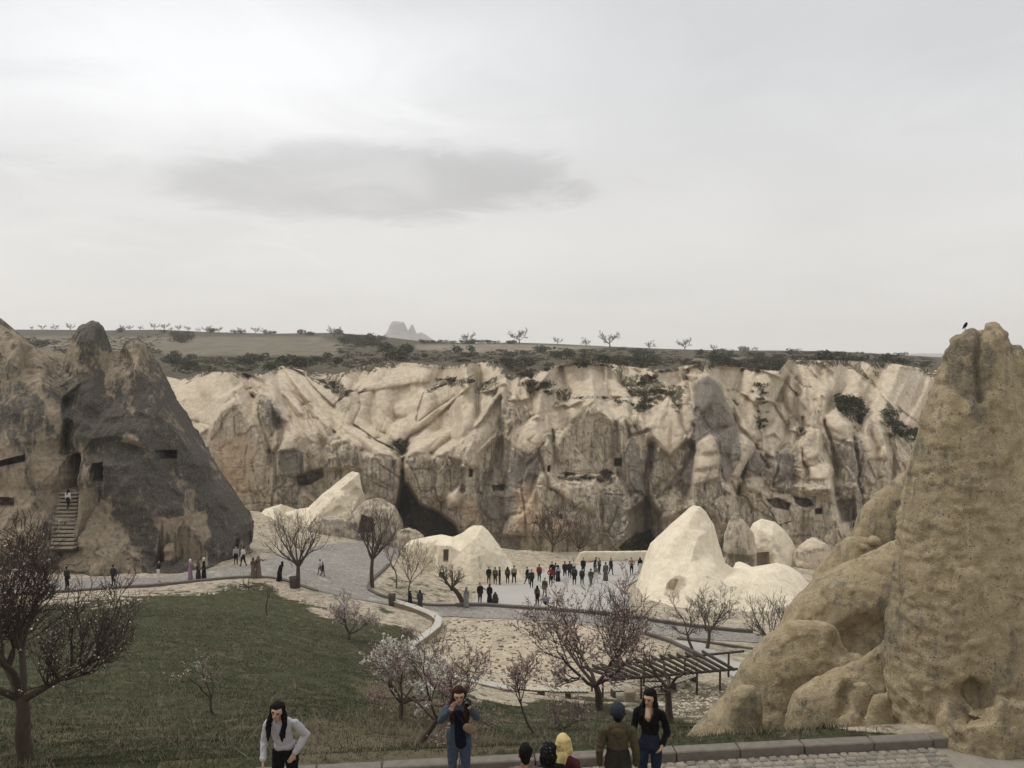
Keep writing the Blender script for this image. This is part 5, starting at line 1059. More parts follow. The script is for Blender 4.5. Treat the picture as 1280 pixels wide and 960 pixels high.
# the dark almond at the left edge
p = at_depth(34, 14.35)
plant('almond_tree', 'dark spreading almond tree with few blossoms, trunk forking low by the road', 'tree', p,
      tree_meshes('almond', 5, 4.35, 1.5, .26, .115, 6, (7, 7, 7, 6, 5), .55, .22, blossom='bl_mix', nbl=2600, bl_size=.017, twig='twig_red', twig_r=.0052, forks=5, lowang=.5, len_k=.63))
# small sapling on the lawn
plant('sapling', 'thin bent sapling with pale buds standing alone on the lawn', 'tree', spot(292, 888), tree_meshes('sapling', 8, 1.75, 1.0, .38, .03, 4, (4, 4, 3), .3, .3, blossom='bl_mix', nbl=260, bl_size=.016, twig='twig_tan', forks=3, trunk_curve=.3))
plant('sapling', 'thin bare sapling near the top of the lawn by the kerb', 'tree', spot(334, 770), tree_meshes('sapling', 18, 2.2, .8, .45, .04, 3, (3, 3, 3), .4, .2, twig='twig_tan', forks=3))
plant('shrub', 'small straggly bare bush at the kerb by the standing couple', 'shrub', spot(312, 737), tree_meshes('bush', 28, 1.6, 1.6, .12, .05, 4, (4, 4, 3), .2, .3, twig='twig', forks=6, lowang=.3))
plant('almond_tree', 'white blossoming almond tree in the middle of the lawn', 'tree', spot(437, 804), tree_meshes('almondw', 11, 3.0, 1.7, .16, .10, 5, (6, 5, 5, 4), .4, .26, blossom='bl_mix', nbl=5600, bl_size=.042, twig='twig', forks=5, lowang=.4, twig_r=.008))
plant('almond_tree', 'bushy white blossoming almond tree behind the pink one', 'tree', at_depth(500, 21), tree_meshes('almondw2', 12, 2.25, 1.5, .22, .06, 5, (6, 5, 5, 4), .55, .22, blossom='bl_white', nbl=8500, bl_size=.026, twig='twig_tan', forks=6, lowang=.45, twig_r=.005))
plant('almond_tree', 'dense dark pink blossoming almond tree beside the woman with the camera', 'tree', at_depth(516, 16.0), tree_meshes('almondp', 13, 2.55, 1.35, .30, .055, 6, (6, 5, 5, 4, 3), .3, .26, lean=(.25, 0), blossom='bl_pink', nbl=6500, bl_size=.015, twig='twig', forks=5, lowang=.35, twig_r=.0038))
plant('almond_tree', 'low bare almond tree at the corner of the sand terrace', 'tree', at_depth(560, 36), tree_meshes('almondq', 14, 2.4, 1.7, .15, .06, 5, (5, 5, 4, 4), .2, .28, blossom='bl_pink', nbl=900, bl_size=.03, twig='twig', forks=5, lowang=.2))
plant('almond_tree', 'small pink blossoming tree with a thin leaning trunk before the bench', 'tree', at_depth(672, 23.5), tree_meshes('almondr', 15, 2.55, 1.15, .42, .035, 5, (5, 5, 4, 4), .4, .24, lean=(-.28, 0), blossom='bl_pink', nbl=2600, bl_size=.021, twig='twig', forks=4, lowang=.5, twig_r=.005))
plant('shrub', 'grey leafless blossom shrub low on the slope below the bench', 'shrub', at_depth(705, 25), tree_meshes('shr', 16, 1.35, 1.9, .08, .03, 5, (5, 5, 4, 3), .25, .3, blossom='bl_pink', nbl=1600, bl_size=.018, twig='twig', forks=7, lowang=.25, twig_r=.005))
plant('walnut_tree', 'large dark spreading tree rising through the pergola', 'tree', spot(748, 888), tree_meshes('wal', 17, 7.0, 1.45, .22, .17, 6, (5, 5, 5, 4, 3), .32, .27, blossom='bl_pink', nbl=4200, bl_size=.045, twig='twig', forks=5, lowang=.4, twig_r=.011))
plant('plum_tree', 'multi-stemmed dark tree at the edge of the sand terrace behind the pergola', 'tree', spot(770, 842), tree_meshes('plum', 19, 5.6, 1.1, .12, .11, 6, (5, 5, 4, 4, 3), .6, .22, twig='twig', forks=7, lowang=.6, twig_r=.012))
plant('pruned_tree', 'pruned bare tree with curving limbs beyond the woman in black', 'tree', at_depth(838, 24.5), tree_meshes('pru', 20, 2.6, 1.5, .36, .085, 4, (4, 4, 4), .45, .3, twig='twig', forks=4, lowang=.35, twig_r=.007))
plant('fruit_tree', 'rounded bare fruit tree with a straight stem before the cream rock', 'tree', spot(884, 811), tree_meshes('fru', 21, 4.7, 1.25, .27, .12, 6, (5, 5, 4, 4, 3), .35, .25, twig='twig', forks=5, lowang=.45, twig_r=.012))
plant('fruit_tree', 'slimmer bare fruit tree leaning beside the rounded one', 'tree', spot(869, 815), tree_meshes('fru2', 22, 4.0, 1.3, .33, .09, 5, (5, 5, 4, 4), .3, .25, lean=(-.15, 0), twig='twig', forks=4, lowang=.4, twig_r=.012))
plant('shrub', 'black bare thorn shrub between the cream rock and the tan spur', 'shrub', spot(966, 804), tree_meshes('thorn', 23, 4.0, 1.5, .06, .09, 5, (5, 4, 4, 3), .5, .2, twig='twig_dark', forks=9, lowang=.45, twig_r=.016))
plant('walnut_tree', 'bare upright tree beside the litter bin on the stone path', 'tree', spot(372, 737), tree_meshes('wa1', 24, 6.8, 1.5, .30, .17, 6, (5, 4, 4, 3, 3), .45, .16, bark='bark', twig='twig', forks=7, lowang=.55, twig_r=.010, trunk_curve=.03))
plant('walnut_tree', 'bare upright tree at the tip of the planted island', 'tree', spot(465, 734), tree_meshes('wa2', 25, 8.0, 1.25, .32, .17, 6, (5, 4, 4, 3, 3), .5, .16, bark='bark', twig='twig', forks=7, lowang=.65, twig_r=.010, trunk_curve=.03))
plant('young_tree', 'thin pale bare tree in the planted island before the chapel rock', 'tree', spot(512, 746), tree_meshes('yo1', 26, 5.2, 1.1, .30, .07, 5, (5, 5, 4, 4), .5, .2, bark='bark_grey', twig='twig_tan', forks=5, lowang=.6, twig_r=.012))
plant('young_tree', 'slender bare tree standing in the planted island nearest the wall of rock', 'tree', spot(495, 735), tree_meshes('yo2', 27, 5.0, .9, .35, .06, 4, (5, 5, 4), .5, .2, bark='bark_grey', twig='twig_tan', forks=4, lowang=.7, twig_r=.012))
plant('leaning_tree', 'small pale bare tree with a thick leaning stem by the plaza corner', 'tree', spot(583, 757), tree_meshes('yo3', 29, 3.9, 1.3, .42, .16, 5, (5, 5, 4, 3), .4, .2, lean=(-.45, 0), bark='bark', twig='twig_tan', forks=5, lowang=.5, twig_r=.011))
for px, Y, h_, sd_, lb in ((690, 98, 4.2, 30, 'wide hazy bare tree behind the plaza crowd'), (722, 99, 2.6, 32, 'small tan bare tree behind the end of the parapet')):
    X = (px-640)/1000*Y; g_ = float(ground(X, Y))
    plant('bare_tree', lb, 'tree', (X, Y, g_-.1), tree_meshes('bt', sd_, h_+2.4, 1.3, .15, .11, 6, (5, 5, 4, 4, 3), .4, .22, twig='twig' if sd_ < 32 else 'twig_tan', forks=7, lowang=.5, twig_r=.016))

# ---- shrubs: leafy clumps, a few shapes shared by many
def shrub_mesh(name, seed, n, mat_, flatk=.75):
    rng = np.random.default_rng(seed); nl = 5
    c = []
    for k_ in range(nl):
        ctr = np.array([rng.normal(0, .45), rng.normal(0, .45), rng.uniform(.25, .6)]); r = rng.uniform(.35, .6)
        d = rng.normal(0, 1, (n//nl, 3)); d /= np.linalg.norm(d, axis=1)[:, None]
        c.append(ctr+d*r*rng.uniform(.5, 1.1, (n//nl, 1))**.6*np.array([1, 1, flatk]))
    c = np.concatenate(c); c = c[c[:, 2] > -.1]; n = len(c)
    a = rng.normal(0, 1, (n, 3)); a /= np.linalg.norm(a, axis=1)[:, None]; b = np.cross(a, rng.normal(0, 1, (n, 3))); b /= np.linalg.norm(b, axis=1)[:, None]
    sz = rng.uniform(.05, .13, (n, 1))
    V = np.stack([c-a*sz, c-b*sz*.6, c+a*sz, c+b*sz*.6], 1).reshape(-1, 3)
    return mesh_np(name, V, np.arange(n*4).reshape(-1, 4), mat_, smooth=False)
SH = [shrub_mesh('shrub', 100+i, 420, M['scrub']) for i in range(5)]+[shrub_mesh('shrub', 120+i, 420, M['scrubg']) for i in range(2)]
rs = random.Random(3)
def scatter(polys, n, place, smin, smax, label, group, green=0.0, flat_=1.0):
    made = 0; tries = 0; labels = label if isinstance(label, list) else [label]*len(polys)
    while made < n and tries < n*60:
        tries += 1; pi_ = rs.randrange(len(polys)); poly = polys[pi_]
        xs = [q[0] for q in poly]; ys = [q[1] for q in poly]; u = rs.uniform(min(xs), max(xs)); v = rs.uniform(min(ys), max(ys))
        if poly_sd(np.array([u]), np.array([v]), poly)[0] < 0: continue
        p = place(u, v); me = rs.choice(SH[5:]) if rs.random() < green else rs.choice(SH[:5])
        o = mobj('shrub', me, None, Vector(p), rs.uniform(0, 6.3)); s_ = rs.uniform(smin, smax)
        o.scale = (s_*rs.uniform(.9, 1.5), s_*rs.uniform(.9, 1.3), s_*rs.uniform(.7, 1.1)*flat_); tag(o, labels[pi_], 'shrub', labels[pi_].replace('shrub', 'shrubs', 1).replace('bush', 'bushes', 1)); made += 1
PLB = [[(215, 446), (330, 448), (430, 447), (440, 460), (330, 464), (220, 466)], [(410, 432), (470, 428), (520, 440), (560, 436), (600, 444), (580, 454), (500, 452), (440, 456)], [(600, 440), (700, 436), (720, 444), (680, 452), (640, 466), (625, 450)], [(430, 420), (480, 424), (470, 432), (430, 430)]]
scatter(PLB, 66, on_plateau, 1.2, 3.6, ['dark rounded shrub on the scrub slope above the left cliff dome', 'dark rounded shrub in the thicket above the smooth cliff bowl', 'dark rounded shrub on the brow between bowl and arched face', 'dark rounded shrub on the plateau just below the castle rock'], 'shrubs on the brow of the plateau', .3)
PLC = [[(700, 440), (760, 436), (850, 440), (860, 455), (790, 460), (720, 452)], [(860, 442), (960, 441), (985, 450), (960, 466), (890, 456)], [(960, 440), (1100, 443), (1165, 448), (1165, 462), (1100, 454), (985, 452)]]
scatter(PLC, 92, on_plateau, .9, 2.6, ['low dark shrub on the grassy rim above the diamond shaped fin', 'low dark shrub in the rim scrub above the grey cone', 'low dark shrub in the dark rim band running toward the pinnacle'], 'shrubs along the right rim of the cliff', .45)
scatter([[(-60, 428), (40, 420), (100, 432), (60, 440), (-60, 446)], [(185, 418), (235, 420), (230, 428), (195, 428)]], 12, on_plateau, 2.0, 4.2, ['large round leafless shrub behind the left shoulder of the dark outcrop', 'large round leafless shrub in the field right of the twin summits'], 'shrubs behind the dark outcrop')
scatter([[(130, 414), (300, 416), (430, 418), (430, 420), (300, 418), (130, 416)], [(530, 428), (640, 429), (640, 431), (530, 430)], [(860, 438), (1160, 445), (1160, 448), (860, 441)]], 34, on_plateau, 1.6, 3.2, ['small hedge shrub on the skyline above the left field', 'small hedge shrub on the skyline beside the castle rock', 'small hedge shrub on the long right skyline'], 'hedge shrubs on the skyline')
def on_cliff(u, v):
    i = int(np.argmin(np.abs(ug-u))); a = np.interp(u, tx, ty)-2; j = int(np.clip((v-a)/(722-a)*(nv-1), 0, nv-1))
    p = P3c[j, i].copy(); p[2] -= .15; p[1] -= .1; return p
P3c = P3
LEDGE = [[(528, 492), (545, 475), (580, 474), (592, 480), (560, 482)], [(592, 492), (605, 476), (628, 478), (612, 488)], [(486, 548), (512, 550), (510, 566), (490, 562)], [(385, 466), (432, 480), (440, 500), (404, 484)], [(800, 466), (836, 480), (830, 500), (800, 520), (792, 500)], [(688, 500), (760, 494), (800, 508), (740, 500)], [(944, 482), (956, 484), (955, 540), (946, 536)], [(655, 478), (690, 476), (700, 500), (670, 492)], [(690, 594), (770, 594), (768, 603), (700, 602)], [(640, 470), (680, 458), (690, 462), (655, 476)]]
scatter(LEDGE, 84, on_cliff, .5, 1.15, ['small dry shrub on the curved ledge within the cliff bowl', 'small dry shrub on the ledge at the right lip of the bowl', 'small dry shrub in the notch where the cliff bowl drains', 'small dry shrub in the gully beside the left cliff dome', 'small dry shrub in the gully above the diamond shaped fin', 'small dry shrub along the ledge over the arched cliff face', 'small dry shrub in the cleft right of the grey cone', 'small dry shrub among cream folds left of the arched face', 'small dry shrub on the ledge below the square cave window', 'small dry shrub on the ribbed rock under the rim'], 'shrubs in the cliff gullies', .4)
scatter([[(1048, 500), (1062, 498), (1078, 514), (1074, 530), (1058, 524)], [(1100, 514), (1112, 514), (1140, 537), (1140, 556), (1118, 543)]], 22, on_cliff, 1.0, 1.8, ['dark green bush filling the broad cleft of the right cliff', 'dark green bush in the cleft right beside the pinnacle'], 'green bushes in the right clefts', 1.0)
scatter([[(780, 678), (812, 664), (826, 690), (792, 698)]], 10, on_cliff, 1.0, 1.8, 'dark green bush in the shaded hollow behind the parapet', 'bushes in the hollow', 1.0)
# ---- low scrub too dense to tell apart: one mass over the brow
rgs = np.random.default_rng(77); cl_ = []
polys_ = PLB+PLC+[[(215, 446), (440, 448), (620, 446), (640, 466), (600, 454), (500, 452), (440, 460), (330, 462), (220, 470)], [(640, 448), (860, 446), (985, 450), (970, 464), (860, 456), (800, 462), (720, 452), (650, 470)], [(60, 424), (200, 418), (200, 446), (60, 446)]]
tr = 0
while len(cl_) < 1500 and tr < 60000:
    tr += 1; poly = polys_[rgs.integers(len(polys_))]; xs = [q[0] for q in poly]; ys = [q[1] for q in poly]; u = rgs.uniform(min(xs), max(xs)); v = rgs.uniform(min(ys), max(ys))
    if poly_sd(np.array([u]), np.array([v]), poly)[0] > 0: cl_.append(on_plateau(u, v))
cl_ = np.array(cl_); nq = 26; ctr = np.repeat(cl_, nq, 0); sc_ = np.repeat(rgs.uniform(.35, 1.3, len(cl_)), nq)[:, None]
d = rgs.normal(0, 1, ctr.shape); d /= np.linalg.norm(d, axis=1)[:, None]; d[:, 2] = np.abs(d[:, 2])*.8
ctr = ctr+d*sc_*np.array([1.5, 1.2, .8])*rgs.uniform(.4, 1, (len(ctr), 1)); a = rgs.normal(0, 1, ctr.shape); a /= np.linalg.norm(a, axis=1)[:, None]; b = np.cross(a, d); b /= np.linalg.norm(b, axis=1)[:, None]+1e-9
sz = sc_*.26; V = np.stack([ctr-a*sz, ctr-b*sz*.7, ctr+a*sz, ctr+b*sz*.7], 1).reshape(-1, 3)
tag(mobj('scrub', mesh_np('scrub', V, np.arange(len(V)).reshape(-1, 4), M['scrub'], smooth=False)), 'dense low scrub covering the brow above the cliff', 'scrub', kind='stuff')
# ---- orchard trees on the skyline
OT = [tree_meshes('orch', 200+i, 5.0, 1.7, .22, .16, 5, (5, 4, 4, 3), .3, .25, twig='twig', forks=5, lowang=.4, twig_r=.05) for i in range(3)]
for i, px in enumerate(list(range(40, 130, 16))+[152, 163, 178, 191, 205, 217, 226, 238, 247, 262, 276, 290, 303, 318, 331, 345]):
    q = on_plateau(px+rs.uniform(-3, 3), np.interp(px, skx, sky_)+.6)
    plant('orchard_tree', 'tiny bare orchard tree in the row along the left skyline', 'tree', q, OT[i % 3][:2], 'row of orchard trees on the skyline', rs.uniform(0, 6), rs.uniform(.4, .8))
for px, py, s_, lb in ((418, 421, .9, 'round bare tree among dark shrubs on the brow below the castle rock'), (583, 430, 1.0, 'spindly bare tree on the skyline left of the round field tree'), (648, 430, 1.35, 'round bare tree alone at the edge of the tan field'), (696, 431, .7, 'small bare tree between two larger field trees'), (763, 434, 1.35, 'dark flat-topped bare tree on the skyline above the central cliff'), (734, 434, .8, 'low bare tree beside the dark flat-topped one'), (812, 437, .8, 'thin bare tree rising from a skyline thicket'), (855, 438, 1.1, 'broad bare tree on the skyline above the grey cone'), (891, 439, .6, 'last small bare tree where the skyline thicket begins')):
    plant('field_tree', lb, 'tree', on_plateau(px, py), OT[int(px) % 3][:2], None, px, s_*1.2)
# ================================================================== ROAD, KERBS, WALLS, FURNITURE
def zt(p, dz=0.0): return np.array([p[0], p[1], p[2]+dz])
# --- cobbled road in front
k = N('road_bed', 0.95, 0.1); c = k.mix(k.noise(6, 5, .7), (0.17, 0.155, 0.13), (0.33, 0.30, 0.255)); k.bump(k.noise(14, 4), .5, .02); M['roadbed'] = k.col(c)
k = N('cobble', 0.85, 0.25); c = k.mix(k.noise(18, 4, .7), (0.17, 0.155, 0.135), (0.30, 0.275, 0.24)); r_ = k.rnd(); c = k.mix(r_, k.mix(1.0, c, (0.72, .72, .74), 'MULTIPLY'), k.mix(1.0, c, (1.25, 1.2, 1.12), 'MULTIPLY')); k.bump(k.noise(40, 3), .4, .01); M['cobble'] = k.col(c)
xs = np.linspace(-30, 30, 80); ys = np.linspace(0, 1, 14)[:, None]
XR = np.broadcast_to(xs, (14, 80)); YR = 7.5+(kerb_y(XR)-0.02-7.5)*ys; ZR = np.full(XR.shape, ZROAD-.025)+.006*fbm(np.stack([XR, YR, 0*XR], -1)*3, 2, 3)
road = tag(mobj('road', mesh_np('road', np.stack([XR, YR, ZR], -1).reshape(-1, 3), grid_faces(14, 80), M['roadbed'])), kind='structure')
rc = random.Random(8); PV = []
for i in range(6):
    me = bevel_box('cobble', rc.uniform(.125, .165), rc.uniform(.115, .14), .07, .02, M['cobble'], .014, i+50); PV.append(me)
slope_k = math.atan(.106); n_ = 0
for r in range(7):
    x = -1.4+(r % 2)*.08
    while x < 7.15 and n_ < 298:
        x += rc.uniform(.165, .19)
        y = kerb_y(x)-.11-r*.155+rc.uniform(-.012, .012)
        if y < 12.55 or (r > 4 and x < 1.5): continue
        o = mobj('cobble', rc.choice(PV), road, Vector((x, float(y), ZROAD-.028+rc.uniform(-.008, .006))), slope_k+rc.uniform(-.12, .12)); n_ += 1
# --- foreground kerb, stone by stone
kb = bpy.data.objects.new('kerb', None); link(kb); tag(kb, kind='structure')
x = -9.0; i = 0
while x < 7.3:
    L_ = rc.uniform(.95, 1.35); me = bevel_box('kerb_stone', L_-.012, .24, .30, .018, M['kerb'], .006, i); xm = x+L_/2
    o = mobj('kerb_stone', me, kb, Vector((xm, float(kerb_y(xm))+.10, ZROAD-.005+rc.uniform(-.006, .006))), slope_k+rc.uniform(-.006, .006)); x += L_; i += 1
# --- low kerbs along the paths
def kerb_line(name, pts_px, w, h, mat_, inset=0.0, seg=1.3, seed=0):
    root = bpy.data.objects.new(name, None); link(root); tag(root, kind='structure'); P = resample(trace(pts_px), seg); r = random.Random(seed)
    for a, b in zip(P[:-1], P[1:]):
        z = (float(ground(a[0], a[1]))+float(ground(b[0], b[1])))/2; d = b-a; L_ = float(np.hypot(d[0], d[1]))
        me = bevel_box('kerb_stone', L_+.02, w, h+.3, .02, mat_, .012, r.randint(0, 999))
        o = mobj('kerb_stone', me, root, Vector(((a[0]+b[0])/2, (a[1]+b[1])/2, z+h/2-.15+r.uniform(-.01, .01))))
        o.rotation_euler = (0, -math.atan2(b[2]-a[2], L_), math.atan2(d[1], d[0]))
kerb_line('path_kerb', [(-90, 752.5), (0, 745.5), (60, 741.5), (150, 735), (230, 728.5), (300, 722.5), (345, 723), (372, 731.5), (396, 739.5)], .30, .16, M['kerb_dark'], seed=1)
kerb_line('island_kerb', [(486, 706), (463, 728), (460, 738), (479, 747.5), (530, 757), (560, 758), (588, 756.5)], .3, .18, M['kerb_dark'], seed=2)
kerb_line('plaza_kerb', [(570, 758.5), (600, 757.5), (640, 760.5), (700, 764.5), (764, 770), (830, 779.5), (940, 791.5)], .35, .28, M['kerb_dark'], seed=3)
kerb_line('terrace_kerb', [(805, 793), (832, 801), (858, 813), (880, 824)], .3, .25, M['kerb_dark'], seed=4)
kerb_line('footpath_kerb', [(846, 799), (880, 803), (940, 812), (985, 816)], .25, .15, M['kerb_dark'], seed=5)

def wall_line(name, label, pts_px, w, h, body, cop, seg, cop_h=.09, over=.05, y_shift=0.0):
    P = resample(trace(pts_px), seg); root = thing(name, label, 'wall', Vector(P[0])); r = random.Random(len(P))
    for a, b in zip(P[:-1], P[1:]):
        d = b-a; L_ = float(np.hypot(d[0], d[1])); z = (a[2]+b[2])/2; rz = math.atan2(d[1], d[0]); ry = -math.atan2(b[2]-a[2], L_)
        for nm, ww, hh, zc, m_ in (('wall_block', w, h+.3, z+h/2-.15, body), ('coping_stone', w+over, cop_h, z+h+cop_h/2, cop)):
            me = bevel_box(nm, L_+(.02 if nm == 'wall_block' else -.015), ww, hh, .02, m_, .015, r.randint(0, 9999))
            o = mobj(nm, me, root, Vector(((a[0]+b[0])/2, (a[1]+b[1])/2, zc))-root.location+Vector((0, 0, r.uniform(-.01, .01)))); o.rotation_euler = (0, ry, rz)
wall_line('stone_wall', 'curving low stone wall with pale coping between lawn and sand terrace', [(492, 757), (518, 765), (540, 774), (549, 781), (546, 790), (530, 803), (514, 814), (506, 824)], .45, .38, M['wallstone'], M['coping'], 1.0, .09, .12)
wall_line('low_wall', 'low pale retaining wall leading to the slatted bench', [(562, 850), (580, 855), (600, 860), (622, 865), (640, 868)], .5, .28, M['wallstone'], M['coping'], .9, .08, .1)
# --- slatted bench in three runs round the terrace
M['plank'] = flat('weathered_plank', (0.46, 0.42, 0.35), .25, 6); M['plank_d'] = flat('timber_dark', (0.075, 0.062, 0.05), .3, 6); M['timber'] = flat('pergola_timber', (0.06, 0.05, 0.04), .3, 5)
for lb, pts in (('long run of curved slatted bench beside the low pale wall', [(641, 868), (664, 870.5), (690, 871.5), (735, 871.5)]), ('short run of slatted bench behind the large pergola tree', [(764, 870.5), (776, 870), (790, 868.5)]), ('curved slatted bench run under the far end of the pergola', [(808, 866.5), (830, 863), (850, 858), (868, 851)])):
    P = resample(trace(pts), .25); t = thing('slatted_bench', lb, 'bench', Vector(P[0]))
    bm_pts = []
    for a, b in zip(P[:-1], P[1:]):
        d = b-a; m = (a+b)/2; rz = math.atan2(d[1], d[0])
        o = mobj('plank', bevel_box('plank', .15, .62, .045, .006, M['plank'], .004, rc.randint(0, 99)), t, Vector((m[0], m[1], m[2]+.44))-t.location); o.rotation_euler = (0, 0, rz+rc.uniform(-.02, .02)); bm_pts.append(m)
    for sd_ in (-.2, .2):
        q = np.array(bm_pts); d = np.gradient(q, axis=0); nrm = np.stack([-d[:, 1], d[:, 0], 0*d[:, 0]], 1); nrm /= np.linalg.norm(nrm, axis=1)[:, None]+1e-9; q = q+nrm*sd_
        T_ = Tubes(); T_.add(q+np.array([0, 0, .37])-np.array(t.location), np.full(len(q), .05), 4); mobj('rail', T_.mesh('rail', M['plank_d']), t)
    for j in range(0, len(bm_pts), 8):
        q = bm_pts[j]; o = mobj('leg', mesh_np('leg', box_v(.12, .5, .62), BOXF, M['plank_d'], smooth=False), t, Vector((q[0], q[1], q[2]+.10))-t.location); o.rotation_euler = (0, 0, math.atan2(P[j+1][1]-P[j][1], P[j+1][0]-P[j][0]))
# --- pergola
ZP = -18.5
def lev(px, py, z=ZP):
    r = W(px, py, 1.0); return r*(z/r[2])
pg = thing('pergola', 'open timber pergola of spaced rafters on posts before the tan spur', 'pergola', lev(836, 860, -20.3))
loc = np.array(pg.location)
nb_ = np.array([lev(x, y) for x, y in ((748, 849.5), (794, 845.5), (832, 842.5), (871, 839), (922, 834.5))]); fb_ = np.array([lev(x, y) for x, y in ((734, 836), (778, 829), (835, 821.5), (862, 819), (930, 812.5))])
for nm, q in (('near_beam', nb_), ('far_beam', fb_)):
    T_ = Tubes(); 
    for a, b in zip(q[:-1], q[1:]): beam('beam', zt(a, -.08)-loc, zt(b, -.08)-loc, .09, .13, M['timber'], pg)
nsl = 15
tA = np.linspace(0, 1, 41)
def along(q, t): 
    d = np.r_[0, np.cumsum(np.linalg.norm(np.diff(q, axis=0), axis=1))]; return np.array([np.interp(t*d[-1], d, q[:, i]) for i in range(3)])
for i in range(nsl):
    t = .10+.9*(i+.25)/nsl; a, b = along(nb_, t), along(fb_, max(0, .888*t-.097)); e = (a-b)/np.linalg.norm(a-b)
    beam('rafter', b-e*.35+np.array([0, 0, rc.uniform(0, .03)])-loc, a+e*.25-loc, .10, .17, M['timber'], pg)
for q, ts in ((nb_, (.03, .30, .50, .70, .87)), (fb_, (.03, .36, .62, .9))):
    for t in ts:
        a = along(q, t); g_ = float(ground_n(np.array([a[0]]), np.array([a[1]]))[0])-.3; beam('post', np.array([a[0], a[1], g_])-loc, zt(a, -.14)-loc, .11, .11, M['timber'], pg)
# --- bits and pieces
def bin_(px, py, label):
    p = spot(px, py); t = thing('litter_bin', label, 'bin', Vector(p)); T_ = Tubes()
    T_.add(np.array([[0, 0, 0], [0, 0, .04], [0, 0, .86], [0, 0, .9]]), np.array([.22, .26, .30, .30]), 12); mobj('body', T_.mesh('body', M['plank_d']), t)
    T_ = Tubes(); T_.add(np.array([[0, 0, .87], [0, 0, .93]]), np.array([.325, .315]), 12); mobj('rim', T_.mesh('rim', M['kerb']), t)
    mobj('lid', mesh_np('lid', box_v(.42, .42, .03, (0, 0, .945)), BOXF, M['plank_d'], smooth=False), t)
bin_(366.5, 737, 'dark litter bin at the foot of the bare tree on the path'); bin_(490, 757, 'dark litter bin at the head of the curving stone wall')
p = spot(787, 876); o = make_rock('stump', [blob([(862, 781, 793), (864, 780, 794), (880, 780, 794)], p[1], 1.0, 4.0)], .06, M['wallstone'], rdisp((.5, .05), (2, .03), (6, .01)), (), None, None, 1); tag(o, 'squat brown masonry block in front of the slatted bench', 'block')
p = spot(626, 880); V = []
th = np.linspace(0, 2*math.pi, 28, endpoint=False); rr = 1.25+.08*np.sin(3*th)+.05*np.cos(5*th)
ring = np.stack([p[0]+rr*np.cos(th), p[1]+1.5*rr*np.sin(th), 0*th], 1); rz_ = ground_n(ring[:, 0], ring[:, 1]).max()
tag(sheet('bare_patch', None, M['sand'], .09, .4, world=np.c_[ring[:, :2], ground_n(ring[:, 0], ring[:, 1])]), kind='structure')
# bird on the summit
_pu, _pv = PIX(PIN); _m = np.abs(_pu-1204.5) < 3; _q = PIN[_m][np.argmin(_pv[_m])]
b_ = thing('bird', 'small black bird perched on the summit of the tan pinnacle', 'bird', Vector(_q+np.array([0, 0, .055])))
M['bird'] = flat('bird_black', (0.012, 0.012, 0.014), .2, 40)
T_ = Tubes(); T_.add(np.array([[0, .09, -.02], [0, .05, .0], [0, 0, .035], [0, -.035, .065], [0, -.05, .085], [0, -.062, .09]]), np.array([.006, .014, .03, .026, .019, .006]), 10); mobj('body', T_.mesh('body', M['bird']), b_)
T_ = Tubes(); T_.add(np.array([[0, -.06, .09], [0, -.085, .086]]), np.array([.006, .001]), 6); mobj('beak', T_.mesh('beak', M['bird']), b_)
for sx in (-.012, .012):
    T_ = Tubes(); T_.add(np.array([[sx, 0, .02], [sx, 0, -.06]]), np.array([.004, .003]), 5); mobj('leg', T_.mesh('leg', M['bird']), b_)

# --- grass
rg = np.random.default_rng(5)
def blades(name, n, Y0, Y1, hmin, hmax, wid, prob, mat_, seed, lean_=.5):
    rg = np.random.default_rng(seed); u = rg.uniform(-60, 1140, n); Y = Y0+(Y1-Y0)*rg.uniform(0, 1, n)**1.6; X = (u-640)/1000*Y
    ok = (Y-kerb_y(X) > .28)
    u, X, Y = u[ok], X[ok], Y[ok]; z = ground_n(X, Y); pu, pv = PIX(np.stack([X, Y, z], -1))
    pr = prob(pu, pv, X, Y); keep = rg.uniform(0, 1, len(X)) < pr; X, Y, z = X[keep], Y[keep], z[keep]; n = len(X)
    a = rg.uniform(0, 2*math.pi, n); h = rg.uniform(hmin, hmax, n); w = wid*(Y/14)**.8*rg.uniform(.6, 1.3, n); l = rg.normal(0, lean_, (n, 2))*h[:, None]
    b = np.stack([X, Y, z-.02], 1); s_ = np.stack([np.cos(a), np.sin(a), 0*a], 1)*w[:, None]
    V = np.stack([b-s_, b+s_, b+np.stack([l[:, 0], l[:, 1], h], 1)], 1).reshape(-1, 3)
    o = mobj(name, mesh_np(name, V, np.arange(n*3).reshape(-1, 3), mat_, smooth=False)); return o
def lawn_p(u, v, X, Y): return np.clip(sstep(-6, 10, poly_sd(u, v, LAWN)), 0, 1)*(.35+.65*sstep(-.25, .25, fbm(np.stack([X, Y, 0*X], -1)*.5, 3, 44)))
def dry_p(u, v, X, Y):
    d = sstep(-25, 20, poly_sd(u, v, [(370, 905), (480, 880), (600, 905), (640, 930), (560, 990), (360, 990)]))*.9
    d = np.maximum(d, .30*sstep(-30, 30, poly_sd(u, v, [(-300, 890), (150, 880), (300, 900), (300, 1100), (-300, 1100)])))
    d = np.maximum(d, .5*sstep(-10, 20, poly_sd(u, v, [(600, 880), (720, 880), (860, 890), (900, 912), (700, 945), (560, 950)])))
    d = np.maximum(d, .24*sstep(-6, 10, poly_sd(u, v, LAWN)))
    return d*sstep(-.3, .3, fbm(np.stack([X, Y, 0*X], -1)*.7, 3, 54))
def bladem(name, a, b):
    k = N(name, .8, .15); return k.col(k.mix(k.noise(2.5, 4, .7), a, b))
